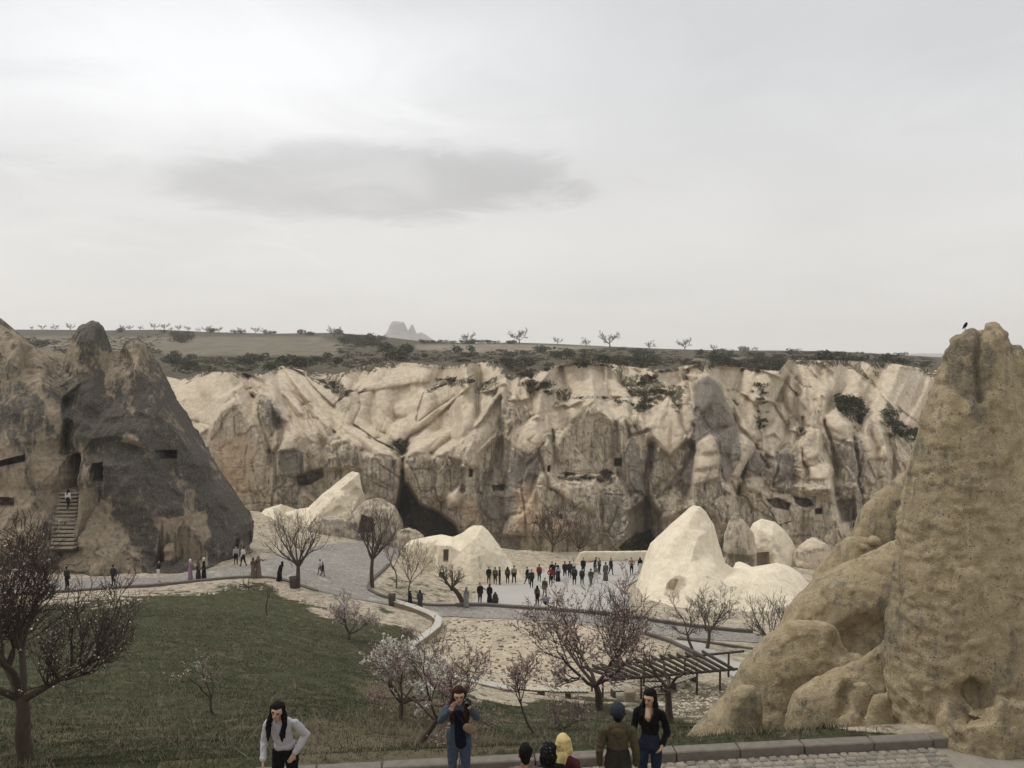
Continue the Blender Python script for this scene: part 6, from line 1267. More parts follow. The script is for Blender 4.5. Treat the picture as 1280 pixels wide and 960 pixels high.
M['blade'] = bladem('grass_blade', (0.028, 0.034, 0.016), (0.075, 0.078, 0.04)); M['blade2'] = bladem('dry_blade', (0.09, 0.078, 0.05), (0.30, 0.265, 0.19))
tag(blades('grass', 250000, 11.8, 50, .03, .09, .010, lawn_p, M['blade'], 5), 'short green grass covering the sloping lawn', 'grass', kind='stuff')
tag(blades('dry_grass', 200000, 11.8, 60, .05, .22, .009, dry_p, M['blade2'], 6), 'dry straw-coloured grass scattered through the slope', 'grass', kind='stuff')
def tuft_p(u, v, X, Y): return sstep(-.25, .35, fbm(np.stack([X, Y, 0*X], -1)*1.6, 3, 64))*np.maximum(sstep(-6, 8, poly_sd(u, v, [(930, 912), (1000, 905), (1060, 912), (1010, 918), (900, 928), (820, 930), (830, 915), (880, 908)])), sstep(-4, 6, poly_sd(u, v, [(1040, 905), (1050, 890), (1075, 888), (1082, 908)])))
tag(blades('tall_grass', 70000, 13.2, 22, .05, .20, .008, tuft_p, M['blade'], 7, .35), 'taller green grass along the kerb below the tan spur', 'grass', kind='stuff')

# --- loose stones and clods on the bare ground, too many to count
rr_ = np.random.default_rng(31); ico = bmesh.new(); bmesh.ops.create_icosphere(ico, subdivisions=1, radius=1.0)
iv = np.array([v.co[:] for v in ico.verts]); ifc = np.array([[v.index for v in f.verts] for f in ico.faces]); ico.free()
def rubble(name, label, n, sampler, smin, smax, mat_, lift=0.0):
    P_ = sampler(n); n = len(P_); sz = smin*(smax/smin)**rr_.uniform(0, 1, n)**2.2
    V = iv[None]*(1+.35*rr_.uniform(-1, 1, (n, len(iv), 1)))*(sz[:, None, None]*np.stack([rr_.uniform(.8, 1.5, n), rr_.uniform(.8, 1.4, n), rr_.uniform(.4, .8, n)], -1)[:, None])
    V = V+P_[:, None]+np.array([0, 0, lift]); F = ifc[None]+(np.arange(n)*len(iv))[:, None, None]
    return tag(mobj(name, mesh_np(name, V.reshape(-1, 3), F.reshape(-1, 3), mat_, smooth=False)), label, 'stones', kind='stuff')
def in_poly(px_poly):
    B0 = trace(px_poly)[:, :2]
    def f(n):
        lo, hi = B0.min(0), B0.max(0); X = rr_.uniform(lo[0], hi[0], n*3); Y = rr_.uniform(lo[1], hi[1], n*3); k_ = poly_sd(X, Y, [tuple(p) for p in B0]) > .1; X, Y = X[k_][:n], Y[k_][:n]
        d_ = fbm(np.stack([X, Y, 0*X], -1)*.35, 3, 88); k_ = rr_.uniform(-.5, .35, len(X)) < d_; X, Y = X[k_], Y[k_]; return np.stack([X, Y, ground_n(X, Y)+.03], 1)
    return f
M['rub'] = flat('pale_stone', (0.52, 0.46, 0.37), .35, 4); M['clod'] = flat('earth_clod', (0.17, 0.14, 0.10), .35, 4)
rubble('rubble', 'pale stones scattered over the sand terrace', 3800, in_poly(P_SAND), .025, .16, M['rub'])
rubble('clods', 'brown clods and dry tufts scattered over the sand terrace', 1600, in_poly(P_SAND), .04, .17, M['clod'])
rubble('stones', 'pale stones strewn along the upper edge of the lawn', 1500, in_poly([(60, 752), (150, 739), (300, 726), (345, 727), (400, 748), (480, 765), (470, 772), (400, 764), (350, 740), (300, 738), (200, 748), (120, 762)]), .02, .14, M['rub'])
rubble('gravel', 'loose pale stones on the bare ground round the pergola', 1800, in_poly([(800, 870), (870, 855), (960, 850), (930, 812), (985, 818), (960, 880), (900, 900), (840, 895)]), .02, .12, M['rub'])
# ================================================================== PEOPLE
def capsule(p0, p1, r0, r1, flat_=1.0, n=12, fdir=None):
    p0 = np.array(p0, float); p1 = np.array(p1, float); d = p1-p0; L_ = np.linalg.norm(d)
    d = d/L_ if L_ > 1e-6 else np.array([0, 0, 1.0])
    ref = np.array([0, 1.0, 0]) if abs(d[1]) < .9 else np.array([1.0, 0, 0])
    a = np.cross(ref, d); a /= np.linalg.norm(a); b = np.cross(d, a)
    prof = [(-math.cos(t)*r0, math.sin(t)*r0) for t in np.linspace(.02, math.pi/2, 5)]+[(L_+math.sin(t)*r1, math.cos(t)*r1) for t in np.linspace(0, math.pi/2-.02, 5)]
    th = np.arange(n)*2*math.pi/n; V = []
    for s_, r in prof: V.append(p0+d*s_+r*(np.cos(th)[:, None]*a+np.sin(th)[:, None]*b*flat_))
    m = len(prof); V = np.concatenate(V); F = grid_faces(m, n, True)
    V = np.r_[V, [p0-d*r0], [p1+d*r1]]; j = np.arange(n); jn = (j+1) % n
    T_ = np.r_[np.stack([jn, j, np.full(n, m*n)], 1), np.stack([(m-1)*n+j, (m-1)*n+jn, np.full(n, m*n+1)], 1)]
    return V, F, T_
def skin_mesh(name, bones, vox, mats, smooth_it=3, spots_=(), fold=0.0):
    """one continuous surface over the bones; faces take the material of the bone they lie on"""
    Vs, Fs, Ts = [], [], []; off = 0
    for b in bones:
        V, F, T_ = capsule(b['a'], b['b'], b['r0'], b['r1'], b.get('flat', 1.0)); Vs.append(V); Fs.append(F+off); Ts.append(T_+off); off += len(V)
    me = mesh_np(name, np.concatenate(Vs), [np.concatenate(Fs), np.concatenate(Ts)], [])
    bm = bmesh.new(); bm.from_mesh(me); bmesh.ops.recalc_face_normals(bm, faces=bm.faces[:]); bm.to_mesh(me); bm.free()
    o = bpy.data.objects.new('tmp', me); C.objects.link(o)
    r = o.modifiers.new('r', 'REMESH'); r.mode = 'VOXEL'; r.voxel_size = vox
    s_ = o.modifiers.new('s', 'SMOOTH'); s_.iterations = smooth_it; s_.factor = .45
    me = realise(o); bpy.data.objects.remove(o); me.name = name
    n = len(me.polygons); c = np.empty(n*3, np.float32); me.polygons.foreach_get('center', c); c = c.reshape(-1, 3)
    best = np.full(n, 9.0); mi = np.zeros(n, int); ml = list(mats.keys())
    for b in bones:
        a = np.array(b['a'], float); d = np.array(b['b'], float)-a; L2 = d.dot(d)+1e-9
        t = np.clip((c-a)@d/L2, 0, 1); q = a+t[:, None]*d; rr = b['r0']+(b['r1']-b['r0'])*t
        e = c-q
        if b.get('flat', 1.0) != 1.0: e = e*np.array([1, 1/b['flat'], 1])
        ds = np.linalg.norm(e, axis=1)-rr-b.get('pri', 0)
        m = ds < best; best = np.where(m, ds, best); mi = np.where(m, ml.index(b['m']), mi)
    for (p, rad, mname) in spots_:
        mi = np.where(np.linalg.norm((c-np.array(p))/np.array(rad), axis=1) < 1, ml.index(mname), mi)
    if fold:
        P_ = co_of(me); Nn = nor_of(me)
        me.polygons.foreach_set('material_index', mi.astype(np.int32)); vw = np.zeros(len(P_)); lv = np.empty(len(me.loops), np.int32); me.loops.foreach_get('vertex_index', lv)
        lt = np.empty(n, np.int32); me.polygons.foreach_get('loop_total', lt); soft_ = np.isin(mi, [ml.index(x) for x in ml if x in ('top', 'bottom', 'm', 'hair')])
        np.maximum.at(vw, lv, np.repeat(soft_, lt).astype(float))
        f_ = fold*(1.2*ridge(P_*np.array([9, 9, 5.0])+.8*fbm(P_*6, 2, 3)[:, None], 2, int(abs(P_[0, 0])*1000) % 50)+.5*fbm(P_*24, 2, 8))
        set_co(me, P_+Nn*(f_*vw)[:, None])
    for m in ml: me.materials.append(mats[m])
    me.polygons.foreach_set('material_index', mi.astype(np.int32)); me.polygons.foreach_set('use_smooth', np.ones(n, bool)); me.update()
    return me
MC = {}
def cloth(c, pat=0.18, sc=14):
    key = (c, pat, sc)
    if key not in MC: MC[key] = flat('cloth', c, pat, sc, .92, .1)
    return MC[key]
SKIN = flat('skin', (0.40, 0.255, 0.185), .06, 10, .55, .3); SKIN2 = flat('skin_tan', (0.30, 0.185, 0.13), .06, 10, .55, .3)
HAIR = flat('hair_black', (0.006, 0.0055, 0.0055), .3, 40, .8, .08); BROWN = flat('hair_brown', (0.028, 0.014, 0.009), .3, 40, .8, .08)
LIP = flat('lip', (0.26, 0.085, 0.075), .05, 10, .5); SHOE = flat('shoe', (0.03, 0.028, 0.027), .2, 20); EYE = flat('eye_dark', (0.02, 0.015, 0.012), .1, 20, .3, .5)
def B(a, b, r0, r1, m, flat_=1.0, pri=0.0): return dict(a=a, b=b, r0=r0, r1=r1, m=m, flat=flat_, pri=pri)
def lerp(a, b, t): return np.array(a, float)+(np.array(b, float)-np.array(a, float))*t
def hand(bones, wrist, dirv, palm_n, m='skin', curl=.5, s=1.0, side=1):
    d = np.array(dirv, float); d /= np.linalg.norm(d); nrm = np.array(palm_n, float); nrm -= d*nrm.dot(d); nrm /= np.linalg.norm(nrm); sx = np.cross(d, nrm)*side
    w = np.array(wrist, float)
    for k_, (o, L_) in enumerate(((-.030, .066), (-.010, .078), (.011, .072), (.030, .056))):
        base = w+d*.085*s+sx*o*s; bones.append(B(w+d*.012+sx*o*.6*s, base, .015*s, .0125*s, m))
        p1 = base+(d*math.cos(curl*.6)+nrm*math.sin(curl*.6))*L_*.5*s; p2 = p1+(d*math.cos(curl*1.5)+nrm*math.sin(curl*1.5))*L_*.5*s
        bones.append(B(base, p1, .0098*s, .009*s, m)); bones.append(B(p1, p2, .009*s, .0078*s, m))
    t0 = w+d*.03*s-sx*.028*s; t1 = t0+(d*.6-sx*.75+nrm*.25)*.042*s; t2 = t1+(d*.85-sx*.2+nrm*.45)*.034*s
    bones.append(B(t0, t1, .014*s, .0105*s, m)); bones.append(B(t1, t2, .0105*s, .0088*s, m))
def head_bones(bones, c, fwd, up, m='skin', s=1.0):
    """head about 0.23 m high centred on c, looking along fwd"""
    f = np.array(fwd, float); u = np.array(up, float); f /= np.linalg.norm(f); u -= f*u.dot(f); u /= np.linalg.norm(u); r = np.cross(f, u); c = np.array(c, float)
    bones += [B(c+u*.025*s-f*.018*s, c+u*.022*s+f*.012*s, .088*s, .084*s, m), B(c-u*.045*s+f*.022*s, c-u*.082*s+f*.044*s, .056*s, .036*s, m), B(c-u*.01*s+f*.03*s, c-u*.05*s+f*.035*s, .062*s, .055*s, m),
              B(c+u*.012*s+f*.094*s, c-u*.022*s+f*.109*s, .009*s, .0135*s, m), B(c+r*.086*s-u*.005*s, c+r*.088*s-u*.035*s, .014*s, .010*s, m), B(c-r*.086*s-u*.005*s, c-r*.088*s-u*.035*s, .014*s, .010*s, m)]
    sp = []
    for q in (-1, 1):
        sp.append((c+u*.012*s+f*.088*s+r*q*.033*s, (.017*s, .03*s, .010*s), 'eye')); sp.append((c+u*.036*s+f*.088*s+r*q*.034*s, (.022*s, .03*s, .007*s), 'hair'))
    sp.append((c-u*.052*s+f*.088*s, (.025*s, .03*s, .009*s), 'lip'))
    return sp
def figure(name, label, loc, face, H=1.68, vox=.03, top='#', mats=None, arms=None, legs=None, skirt=None, hair=None, lean=0.0, hat=None, cat='person', extra=None, group=None, bulk=1.0, sit=False, headturn=0.0, headtilt=0.0, near=False, sleeve=1.0, tilt=0.0):
    """local frame: the figure looks along -Y; arms/legs give joint targets for L (+X side) and R"""
    k_ = H/1.68
    hz_ = .90 if not sit else .20
    hip = np.array([0, 0, hz_]); ch = np.array([tilt*.4, -lean*.38, hz_+.40]); nk = np.array([tilt*.55, -lean*.55, hz_+.555]); hd = nk+np.array([tilt*.25, -.02-lean*.10, .125])
    bones = []; b_ = bulk
    bones += [B(hip+[0, 0, -.02], hip+[0, 0, .10], .150*b_, .135*b_, 'bottom', .78), B(hip+[0, 0, .09], lerp(hip, ch, .5), .125*b_, .128*b_, 'top', .75), B(lerp(hip, ch, .5), ch, .130*b_, .150*b_, 'top', .72),
              B(ch+[-.10*b_, 0, .06], ch+[.10*b_, 0, .06], .078*b_, .078*b_, 'top', .9), B(ch+[0, 0, .06], nk+[0, -.005, -.01], .085, .060, 'top', .9), B(nk+[0, 0, -.02], hd+[0, .01, -.06], .052, .050, 'skin')]
    fw = np.array([math.sin(headturn), -math.cos(headturn), -.12]); upv = np.array([headtilt, 0, 1.0])
    sp = head_bones(bones, hd, fw, upv)
    dl = dict(L=dict(s=ch+[.185*b_, 0, .07], e=ch+[.235, .02, -.20], h=ch+[.235, -.06, -.43]), R=dict(s=ch+[-.185*b_, 0, .07], e=ch+[-.235, .02, -.20], h=ch+[-.235, -.06, -.43]))
    for sd_ in 'LR':
        if arms and sd_ in arms:
            dl[sd_]['e'] = ch+np.array(arms[sd_][0], float); dl[sd_]['h'] = ch+np.array(arms[sd_][1], float)
        A = dl[sd_]; dv = (A['h']-A['e']); dv /= np.linalg.norm(dv)
        cuff = lerp(A['e'], A['h'], .92*sleeve if sleeve > .3 else .92)
        bones += [B(A['s']-[0, 0, .012], A['e'], .056*b_, .050*b_, 'top'), B(A['e'], cuff, .049*b_, .040*b_, 'top' if sleeve > .3 else 'skin'), B(lerp(A['e'], A['h'], .8), A['h'], .031, .027, 'skin')]
        if near:
            cfg = (arms or {}).get(sd_); nrm = cfg[2] if cfg and len(cfg) > 2 else (1 if sd_ == 'R' else -1, 0, 0); cu = cfg[3] if cfg and len(cfg) > 3 else .45
            hd_ = cfg[4] if cfg and len(cfg) > 4 else dv
            hand(bones, A['h'], hd_, nrm, 'skin', cu, .98, 1 if sd_ == 'R' else -1)
        else: bones.append(B(A['h'], A['h']+dv*.12, .036, .022, 'skin', .7))
    lg = legs or dict(L=((.10, -.01, .48), (.11, .02, .07)), R=((-.10, -.01, .48), (-.11, .02, .07)))
    for sd_, q in (('L', 1), ('R', -1)):
        kn, an = np.array(lg[sd_][0], float), np.array(lg[sd_][1], float)
        bones += [B(hip+[q*.088, 0, -.02], kn, .098*b_, .064*b_, 'bottom'), B(kn, an, .062*b_, .044, 'bottom'), B(an+[0, .02, -.025], an+[q*.015, -.15, -.04], .043, .034, 'shoe', 1.0)]
    if skirt:
        for (z0, z1, r0, r1) in skirt: bones.append(B(lerp(hip, ch, (z0-hz_)/.40) if z0 > hz_ else np.array([0, 0, z0]), np.array([0, .0, z1]), r0, r1, 'bottom' if z0 < hz_+.25 else 'top', .75, .01))
    if extra: bones += extra(ch, nk, hd)
    md = dict(skin=SKIN, hair=HAIR, top=cloth((.05, .05, .06)), bottom=cloth((.03, .03, .035)), shoe=SHOE, lip=LIP, eye=EYE); md.update(mats or {})
    hb = []
    hm = md['hair']
    if hair:
        u = np.array([0, 0, 1.0]); f = fw/np.linalg.norm(fw); r_ = np.cross(f, u); r_ /= np.linalg.norm(r_); hl = []
        if hair in ('short', 'long', 'cap'):
            hl += [B(hd+u*.045-f*.035, hd+u*.066+f*.012, .093, .070, 'hair'), B(hd-f*.045+u*.02, hd-f*.05-u*.05, .085, .055, 'hair')]
        if hair == 'long':
            for q in (-1, 1):
                hl += [B(hd+u*.055+r_*q*.058-f*.01, hd-u*.06+r_*q*.090-f*.02, .046, .036, 'hair'), B(hd-u*.06+r_*q*.090-f*.02, hd-u*.16+r_*q*.120+f*.03, .036, .040, 'hair'), B(hd-u*.16+r_*q*.120+f*.03, hd-u*.27+r_*q*.095+f*.085, .040, .036, 'hair'), B(hd-u*.27+r_*q*.095+f*.085, hd-u*.37+r_*q*.105+f*.095, .036, .016, 'hair'), B(hd-u*.14+r_*q*.10+f*.02, hd-u*.33+r_*q*.135+f*.07, .026, .014, 'hair')]
            hl += [B(hd-f*.075, hd-f*.15-u*.30, .070, .060, 'hair')]
        if hair == 'scarf':
            hl += [B(hd+u*.04-f*.02, hd+u*.03+f*.012, .104, .090, 'hair'), B(hd-f*.04, hd-f*.03-u*.08, .098, .080, 'hair'), B(hd-u*.12+f*.01, hd-u*.16-f*.0, .066, .092, 'hair'), B(hd-u*.15+f*.02-r_*.03, hd-u*.30+f*.06+r_*.03, .075, .06, 'hair', .7)]
            for q in (-1, 1): hl.append(B(hd+u*.02+r_*q*.07, hd-u*.10+r_*q*.055+f*.03, .048, .05, 'hair'))
        if hair == 'cap':
            pass
        hb = hl
    root = thing(name, label, cat, Vector(loc), math.atan2(face[0], -face[1]) if not np.isscalar(face) else face, group); root.scale = (k_, k_, k_)
    if near or not hb:
        mobj('body', skin_mesh('body', bones, vox, md, 3 if near else 2, sp if near else (), .011), root)
        if hb: mobj({'scarf': 'headscarf'}.get(hair, 'hair'), skin_mesh('hair', hb, vox*1.1, {'hair': hm}, 3, (), .015 if hair == 'scarf' else .009), root)
    else:
        mobj('body', skin_mesh('body', bones, vox, md, 1, (), .012), root); mobj({'scarf': 'headscarf'}.get(hair, 'hair'), skin_mesh('hair', hb, vox, {'hair': hm}, 1), root)
    return root, dict(ch=ch, nk=nk, hd=hd, hip=hip, k=k_)
def road_pt(px, Y): return np.array([(px-640)/1000*Y/(CP-.5*SP), Y, ZROAD])
def accessory(root, name, bones, vox, mat_, it=2):
    return mobj(name, skin_mesh(name, bones, vox, {'m': mat_}, it, (), .007), root)
VN = .0085
# ---- woman in the grey sweatshirt, hand on hip
p = road_pt(357, 11.72)
r, J = figure('person', 'woman with long black hair in pale grey sweatshirt, one hand on her hip', p, (.05, -1), 1.70, VN, near=True, hair='long', lean=.36, headtilt=.16, headturn=-.12, tilt=-.06, bulk=1.02,
    mats=dict(top=cloth((.40, .39, .42), .12), bottom=cloth((.008, .008, .009))),
    arms=dict(L=((.34, .10, -.16), (.19, -.02, -.38), (-.3, .6, 0), .5, (-.45, -.35, -.8)), R=((-.25, .0, -.20), (-.23, -.13, -.42), (.7, .3, 0), .35)),
    legs=dict(L=((.12, -.03, .48), (.16, .02, .07)), R=((-.11, -.06, .48), (-.12, -.02, .07))))
accessory(r, 'hem', [B(np.array([-.07, -.03, 1.0]), np.array([.07, -.03, 1.0]), .082, .082, 'm', 1.5)], .012, cloth((.37, .36, .39), .12))
accessory(r, 'belt', [B(np.array([-.07, -.0, .955]), np.array([.07, -.0, .955]), .072, .072, 'm', 1.55)], .012, cloth((.02, .018, .016)))
# ---- woman taking a photograph
p = road_pt(574, 12.05)
r, J = figure('person', 'woman with brown hair in denim jacket raising a black camera to her face', p, (.0, -1), 1.69, VN, near=True, hair='long', lean=.0, headturn=.12,
    mats=dict(top=cloth((.050, .068, .085), .2), bottom=cloth((.052, .068, .105), .25), hair=BROWN),
    arms=dict(R=((-.27, -.10, -.06), (-.10, -.22, .16), (.5, -.6, 0), .55, (.45, .1, .85)), L=((.27, -.08, -.02), (.17, -.22, .19), (-.7, -.3, 0), .9, (-.05, -.25, .9))),
    legs=dict(L=((.10, -.02, .48), (.17, .02, .07)), R=((-.10, -.01, .48), (-.12, .02, .07))))
accessory(r, 'shirt', [B(J['ch']+[0, -.085, .03], J['hip']+[.03, -.095, .0], .068, .090, 'm', .42)], .012, cloth((.006, .008, .02)))
accessory(r, 'jacket_hem', [B(J['hip']+[-.12, -.02, .10], J['hip']+[-.10, -.02, -.02], .075, .08, 'm', 1.1), B(J['hip']+[.13, .0, .10], J['hip']+[.12, .0, .02], .06, .06, 'm', 1.1)], .012, cloth((.050, .068, .085), .2))
accessory(r, 'shoulder_bag', [B(J['ch']+[.13, -.15, -.14], J['ch']+[.20, -.11, -.20], .065, .075, 'm', .55)], .012, cloth((.22, .17, .115), .2))
accessory(r, 'strap', [B(J['ch']+[-.10, -.09, .12], J['ch']+[.12, -.16, -.12], .012, .012, 'm')], .008, cloth((.02, .018, .016)))
cm_ = thing('camera', 'black camera with a round lens held up by the woman in denim', 'camera', Vector(np.array(p)+(J['ch']+[.14, -.27, .29])*J['k']))
CB = flat('camera_black', (.008, .008, .009), .2, 30, .4, .5)
mobj('body', bevel_box('body', .12, .06, .085, .01, CB), cm_)
T_ = Tubes(); T_.add(np.array([[0, -.02, 0], [0, -.09, 0], [0, -.10, 0]]), np.array([.036, .038, .03]), 14); mobj('lens', T_.mesh('lens', CB), cm_)
mobj('viewfinder', mesh_np('viewfinder', box_v(.045, .05, .03, (0, 0, .055)), BOXF, CB, smooth=False), cm_)
# ---- woman in black with a phone
p = road_pt(812, 11.95)
r, J = figure('person', 'woman in black top and blue jeans with long black hair, phone held out', p, (-.35, -1), 1.69, VN, near=True, hair='long', headturn=-.35, lean=.0,
    mats=dict(top=cloth((.008, .007, .008)), bottom=cloth((.018, .026, .048), .3), shoe=SHOE),
    arms=dict(R=((-.24, -.02, -.22), (-.20, -.27, -.10), (.3, 0, .9), .7, (-.35, -.9, .1)), L=((.25, .06, -.22), (.20, -.10, -.36), (-.8, -.2, .2), .6)),
    extra=lambda ch, nk, hd: [B(nk+[0, -.045, -.03], ch+[0, -.098, .03], .045, .048, 'skin', 1.0, .012)], legs=dict(L=((.10, -.02, .48), (.10, .02, .07)), R=((-.10, -.05, .48), (-.10, -.0, .07))))
ph = thing('phone', 'black phone held out by the woman in the black top', 'phone', Vector(np.array(p)+np.array(Matrix.Rotation(math.atan2(-.35, 1), 3, 'Z') @ Vector(J['ch']+[-.235, -.375, -.07]))*J['k']), -.3)
ph.rotation_euler = (.35, 0, -.5); mobj('case', bevel_box('case', .072, .15, .009, .004, CB), ph); mobj('screen', mesh_np('screen', box_v(.066, .14, .002, (0, 0, .0065)), BOXF, flat('screen_dark', (.01, .011, .014), .1, 5, .15, .5), smooth=False), ph)
# ---- person in the olive parka, seen from behind
p = road_pt(772, 11.33)
OL = cloth((.072, .060, .036), .25)
r, J = figure('person', 'person in olive hooded parka and dark blue cap seen from behind', p, (.08, 1), 1.72, VN, near=True, hair='short', bulk=1.06,
    mats=dict(top=OL, bottom=cloth((.030, .026, .022), .15)), skirt=[(1.02, .62, .165, .195), (.62, .30, .195, .21)],
    arms=dict(L=((.25, .02, -.22), (.25, -.04, -.45), (-1, 0, 0), .5), R=((-.25, .02, -.22), (-.26, -.04, -.45), (1, 0, 0), .5)))
accessory(r, 'hood', [B(J['nk']+[-.075, .065, -.015], J['nk']+[.075, .065, -.015], .062, .062, 'm'), B(J['nk']+[-.05, .095, -.07], J['nk']+[.05, .095, -.07], .06, .06, 'm'), B(J['nk']+[0, .10, -.12], J['nk']+[0, .095, -.16], .06, .03, 'm')], .012, OL)
CAPM = flat('cap_blue', (.016, .021, .032), .4, 25)
accessory(r, 'cap', [B(J['hd']+[0, .03, .055], J['hd']+[0, -.01, .060], .103, .100, 'm'), B(J['hd']+[-.09, .02, .01], J['hd']+[.09, .02, .01], .028, .028, 'm'), B(J['hd']+[-.05, .075, .0], J['hd']+[.05, .075, .0], .03, .03, 'm'), B(J['hd']+[-.04, -.13, .035], J['hd']+[.04, -.13, .035], .02, .02, 'm')], .012, CAPM)
# ---- headscarf, man with black hair, patterned scarf: they stand below the frame's edge
p = road_pt(704, 10.62); YS = flat('scarf_yellow', (.50, .40, .19), .22, 16)
r, J = figure('person', 'woman in a pale yellow headscarf and maroon coat seen from behind', p, (.45, .9), 1.62, .0095, near=True, hair='scarf', mats=dict(top=cloth((.07, .022, .025)), bottom=cloth((.03, .03, .035)), hair=YS))
accessory(r, 'scarf_tail', [B(J['nk']+[-.03, .10, .02], J['nk']+[-.01, .15, -.20], .07, .05, 'm', .6), B(J['nk']+[.07, .07, .0], J['nk']+[.10, .10, -.14], .055, .04, 'm', .6)], .012, YS)
p = road_pt(657, 10.15)
figure('person', 'man with short black hair seen from behind beside the yellow headscarf', p, (.0, 1), 1.72, .0095, near=True, hair='short', mats=dict(top=cloth((.16, .10, .10)), bottom=cloth((.03, .03, .035)), skin=SKIN2))
p = road_pt(686, 10.3)
k = N('scarf_pattern', .9, .1); vo = k.voro(26, k.map((1, 1, 1))); PS = k.col(k.mix(k.ramp(vo, .12, .3), (.10, .105, .11), (.008, .008, .009)))
figure('person', 'short woman in a black patterned headscarf between man and yellow scarf', p, (-.2, 1), 1.66, .0095, near=True, hair='scarf', mats=dict(top=cloth((.012, .012, .013)), bottom=cloth((.02, .02, .02)), hair=PS))

# ---- the visitors further off
WALK = dict(L=((.10, -.12, .49), (.10, -.16, .08)), R=((-.10, .06, .48), (-.10, .26, .12)))
WIDE = dict(L=((.12, -.01, .48), (.17, .0, .07)), R=((-.12, -.01, .48), (-.17, .0, .07)))
PHONE = dict(R=((-.23, -.08, -.18), (-.06, -.26, .10)), L=((.24, -.05, -.2), (.08, -.22, -.02)))
AKIM = dict(L=((.32, .06, -.18), (.17, -.06, -.34)), R=((-.32, .06, -.18), (-.17, -.06, -.34)))
POINT = dict(L=((.36, -.05, .03), (.62, -.10, .06)))
DRESS = [(.98, .50, .17, .21), (.50, .12, .21, .26)]
CHADOR = [(1.30, .80, .22, .27), (.80, .10, .27, .34)]
K_ = (.010, .010, .012); NV = (.016, .022, .045); GR = (.14, .135, .13); BR = (.10, .075, .05); WH = (.55, .54, .52); RD = (.20, .022, .03); DK = (.028, .026, .028); OLV = (.06, .06, .04); JN = (.05, .075, .12); TN = (.26, .21, .15)
def vis(px, py, label, top, bot, hair='short', face=(0, 1), H=1.68, legs=None, arms=None, skirt=None, lean=0, hm=None, on=None, sit=False, pat=.18, bulk=1.05, dz=0.0):
    p = on if on is not None else on_ground(px, py); p = np.array(p, float); p[2] += dz
    m = dict(top=cloth(top, pat, 9), bottom=cloth(bot, pat, 9))
    if hm is not None: m['hair'] = cloth(hm, .15, 12)
    return figure('person', label, p, face, H, .038, mats=m, legs=legs, arms=arms, skirt=skirt, hair=hair, lean=lean, sit=sit, bulk=bulk)[0]
SITL = dict(L=((.14, -.42, .26), (.14, -.55, -.16)), R=((-.14, -.42, .26), (-.14, -.55, -.16)))
L1 = .06
vis(142, 734.5, 'man in navy jacket and black trousers standing at the left path kerb', NV, K_, face=(.3, 1), dz=L1)
vis(198, 728, 'person in black top and white trousers raising a phone near the doorway', K_, WH, face=(.9, .5), arms=PHONE, legs=WIDE, dz=L1)
vis(238, 725, 'woman in long lilac patterned dress and white headscarf on the path', (.26, .17, .25), (.26, .17, .25), 'scarf', (1, .2), 1.62, skirt=DRESS, hm=WH, pat=.6, dz=L1)
vis(248, 724, 'woman in a grey-brown coat beside the lilac dress', (.12, .10, .09), DK, 'scarf', (-.6, -.8), 1.60, skirt=DRESS, hm=(.10, .085, .08), dz=L1)
vis(255, 723.5, 'woman in white headscarf and black coat behind the grey-brown coat', K_, K_, 'scarf', (-.8, -.4), 1.66, skirt=DRESS, hm=WH, dz=L1)
vis(304, 709, 'visitor in white shirt and black trousers with a backpack by the dark doorway', WH, K_, 'short', (-1, .3), 1.72, legs=WALK, dz=L1)
vis(295, 706.5, 'visitor in pale shirt standing inside the dark doorway of the outcrop', (.36, .34, .32), K_, 'short', (.2, -1), 1.6, dz=L1)
vis(316.5, 722.5, 'woman in brown coat and patterned skirt at the kerb beside her companion', BR, (.14, .11, .085), 'scarf', (.5, 1), 1.60, skirt=DRESS, hm=(.10, .06, .055), pat=.5, dz=L1)
vis(323, 722, 'woman in tan dress at the kerb pointing with one arm', (.15, .085, .06), (.17, .14, .11), 'scarf', (.3, -1), 1.72, arms=POINT, skirt=DRESS, hm=(.20, .13, .11), pat=.5, dz=L1)
vis(349.5, 728, 'woman in a black cloak walking bent forward on the path', K_, K_, 'scarf', (1, .3), 1.62, legs=WALK, skirt=[(1.2, .75, .22, .25), (.75, .3, .25, .28)], lean=.35, hm=K_, dz=L1)
vis(400, 719, 'child in white shirt on the path beside a child in black', WH, GR, 'short', (-1, .2), 1.30, legs=WALK, dz=L1)
vis(403.5, 721, 'child in black walking on the path beside the white shirt', K_, K_, 'short', (1, -.2), 1.18, legs=WALK, dz=L1)
vis(88, 640, 'visitor in white top and black trousers climbing the rock stair', WH, K_, 'long', (.1, 1), 1.66, on=bot+(topp-bot)*.66+np.array([.1, -.12, .13]), legs=WALK)
vis(84, 738, 'visitor in a dark coat half hidden by the almond branches', DK, K_, 'short', (.4, 1), 1.7, dz=L1)
vis(512.5, 760, 'woman in a black cloak standing by the bin at the stone wall', K_, K_, 'scarf', (.8, -.3), 1.30, skirt=CHADOR, hm=K_, dz=L1)
vis(525, 763, 'woman in a dark flowered dress by the stone wall', (.06, .055, .06), (.05, .045, .05), 'scarf', (.2, 1), 1.55, skirt=DRESS, hm=K_, pat=.6, dz=L1)
vis(583, 759.5, 'woman in grey patterned dress walking below the leaning tree', (.20, .20, .20), (.22, .22, .22), 'scarf', (-.4, -1), 1.62, skirt=DRESS, legs=WALK, hm=(.12, .12, .12), pat=.6, dz=L1)
vis(600, 756, 'man in black jacket perched on the plaza kerb beside two others', K_, DK, 'short', (.5, -.9), 1.75, dz=.1)
vis(612, 755, 'woman in black standing behind the crouching olive coat', K_, K_, 'scarf', (-.2, -1), 1.55, skirt=DRESS, hm=K_, dz=.12)
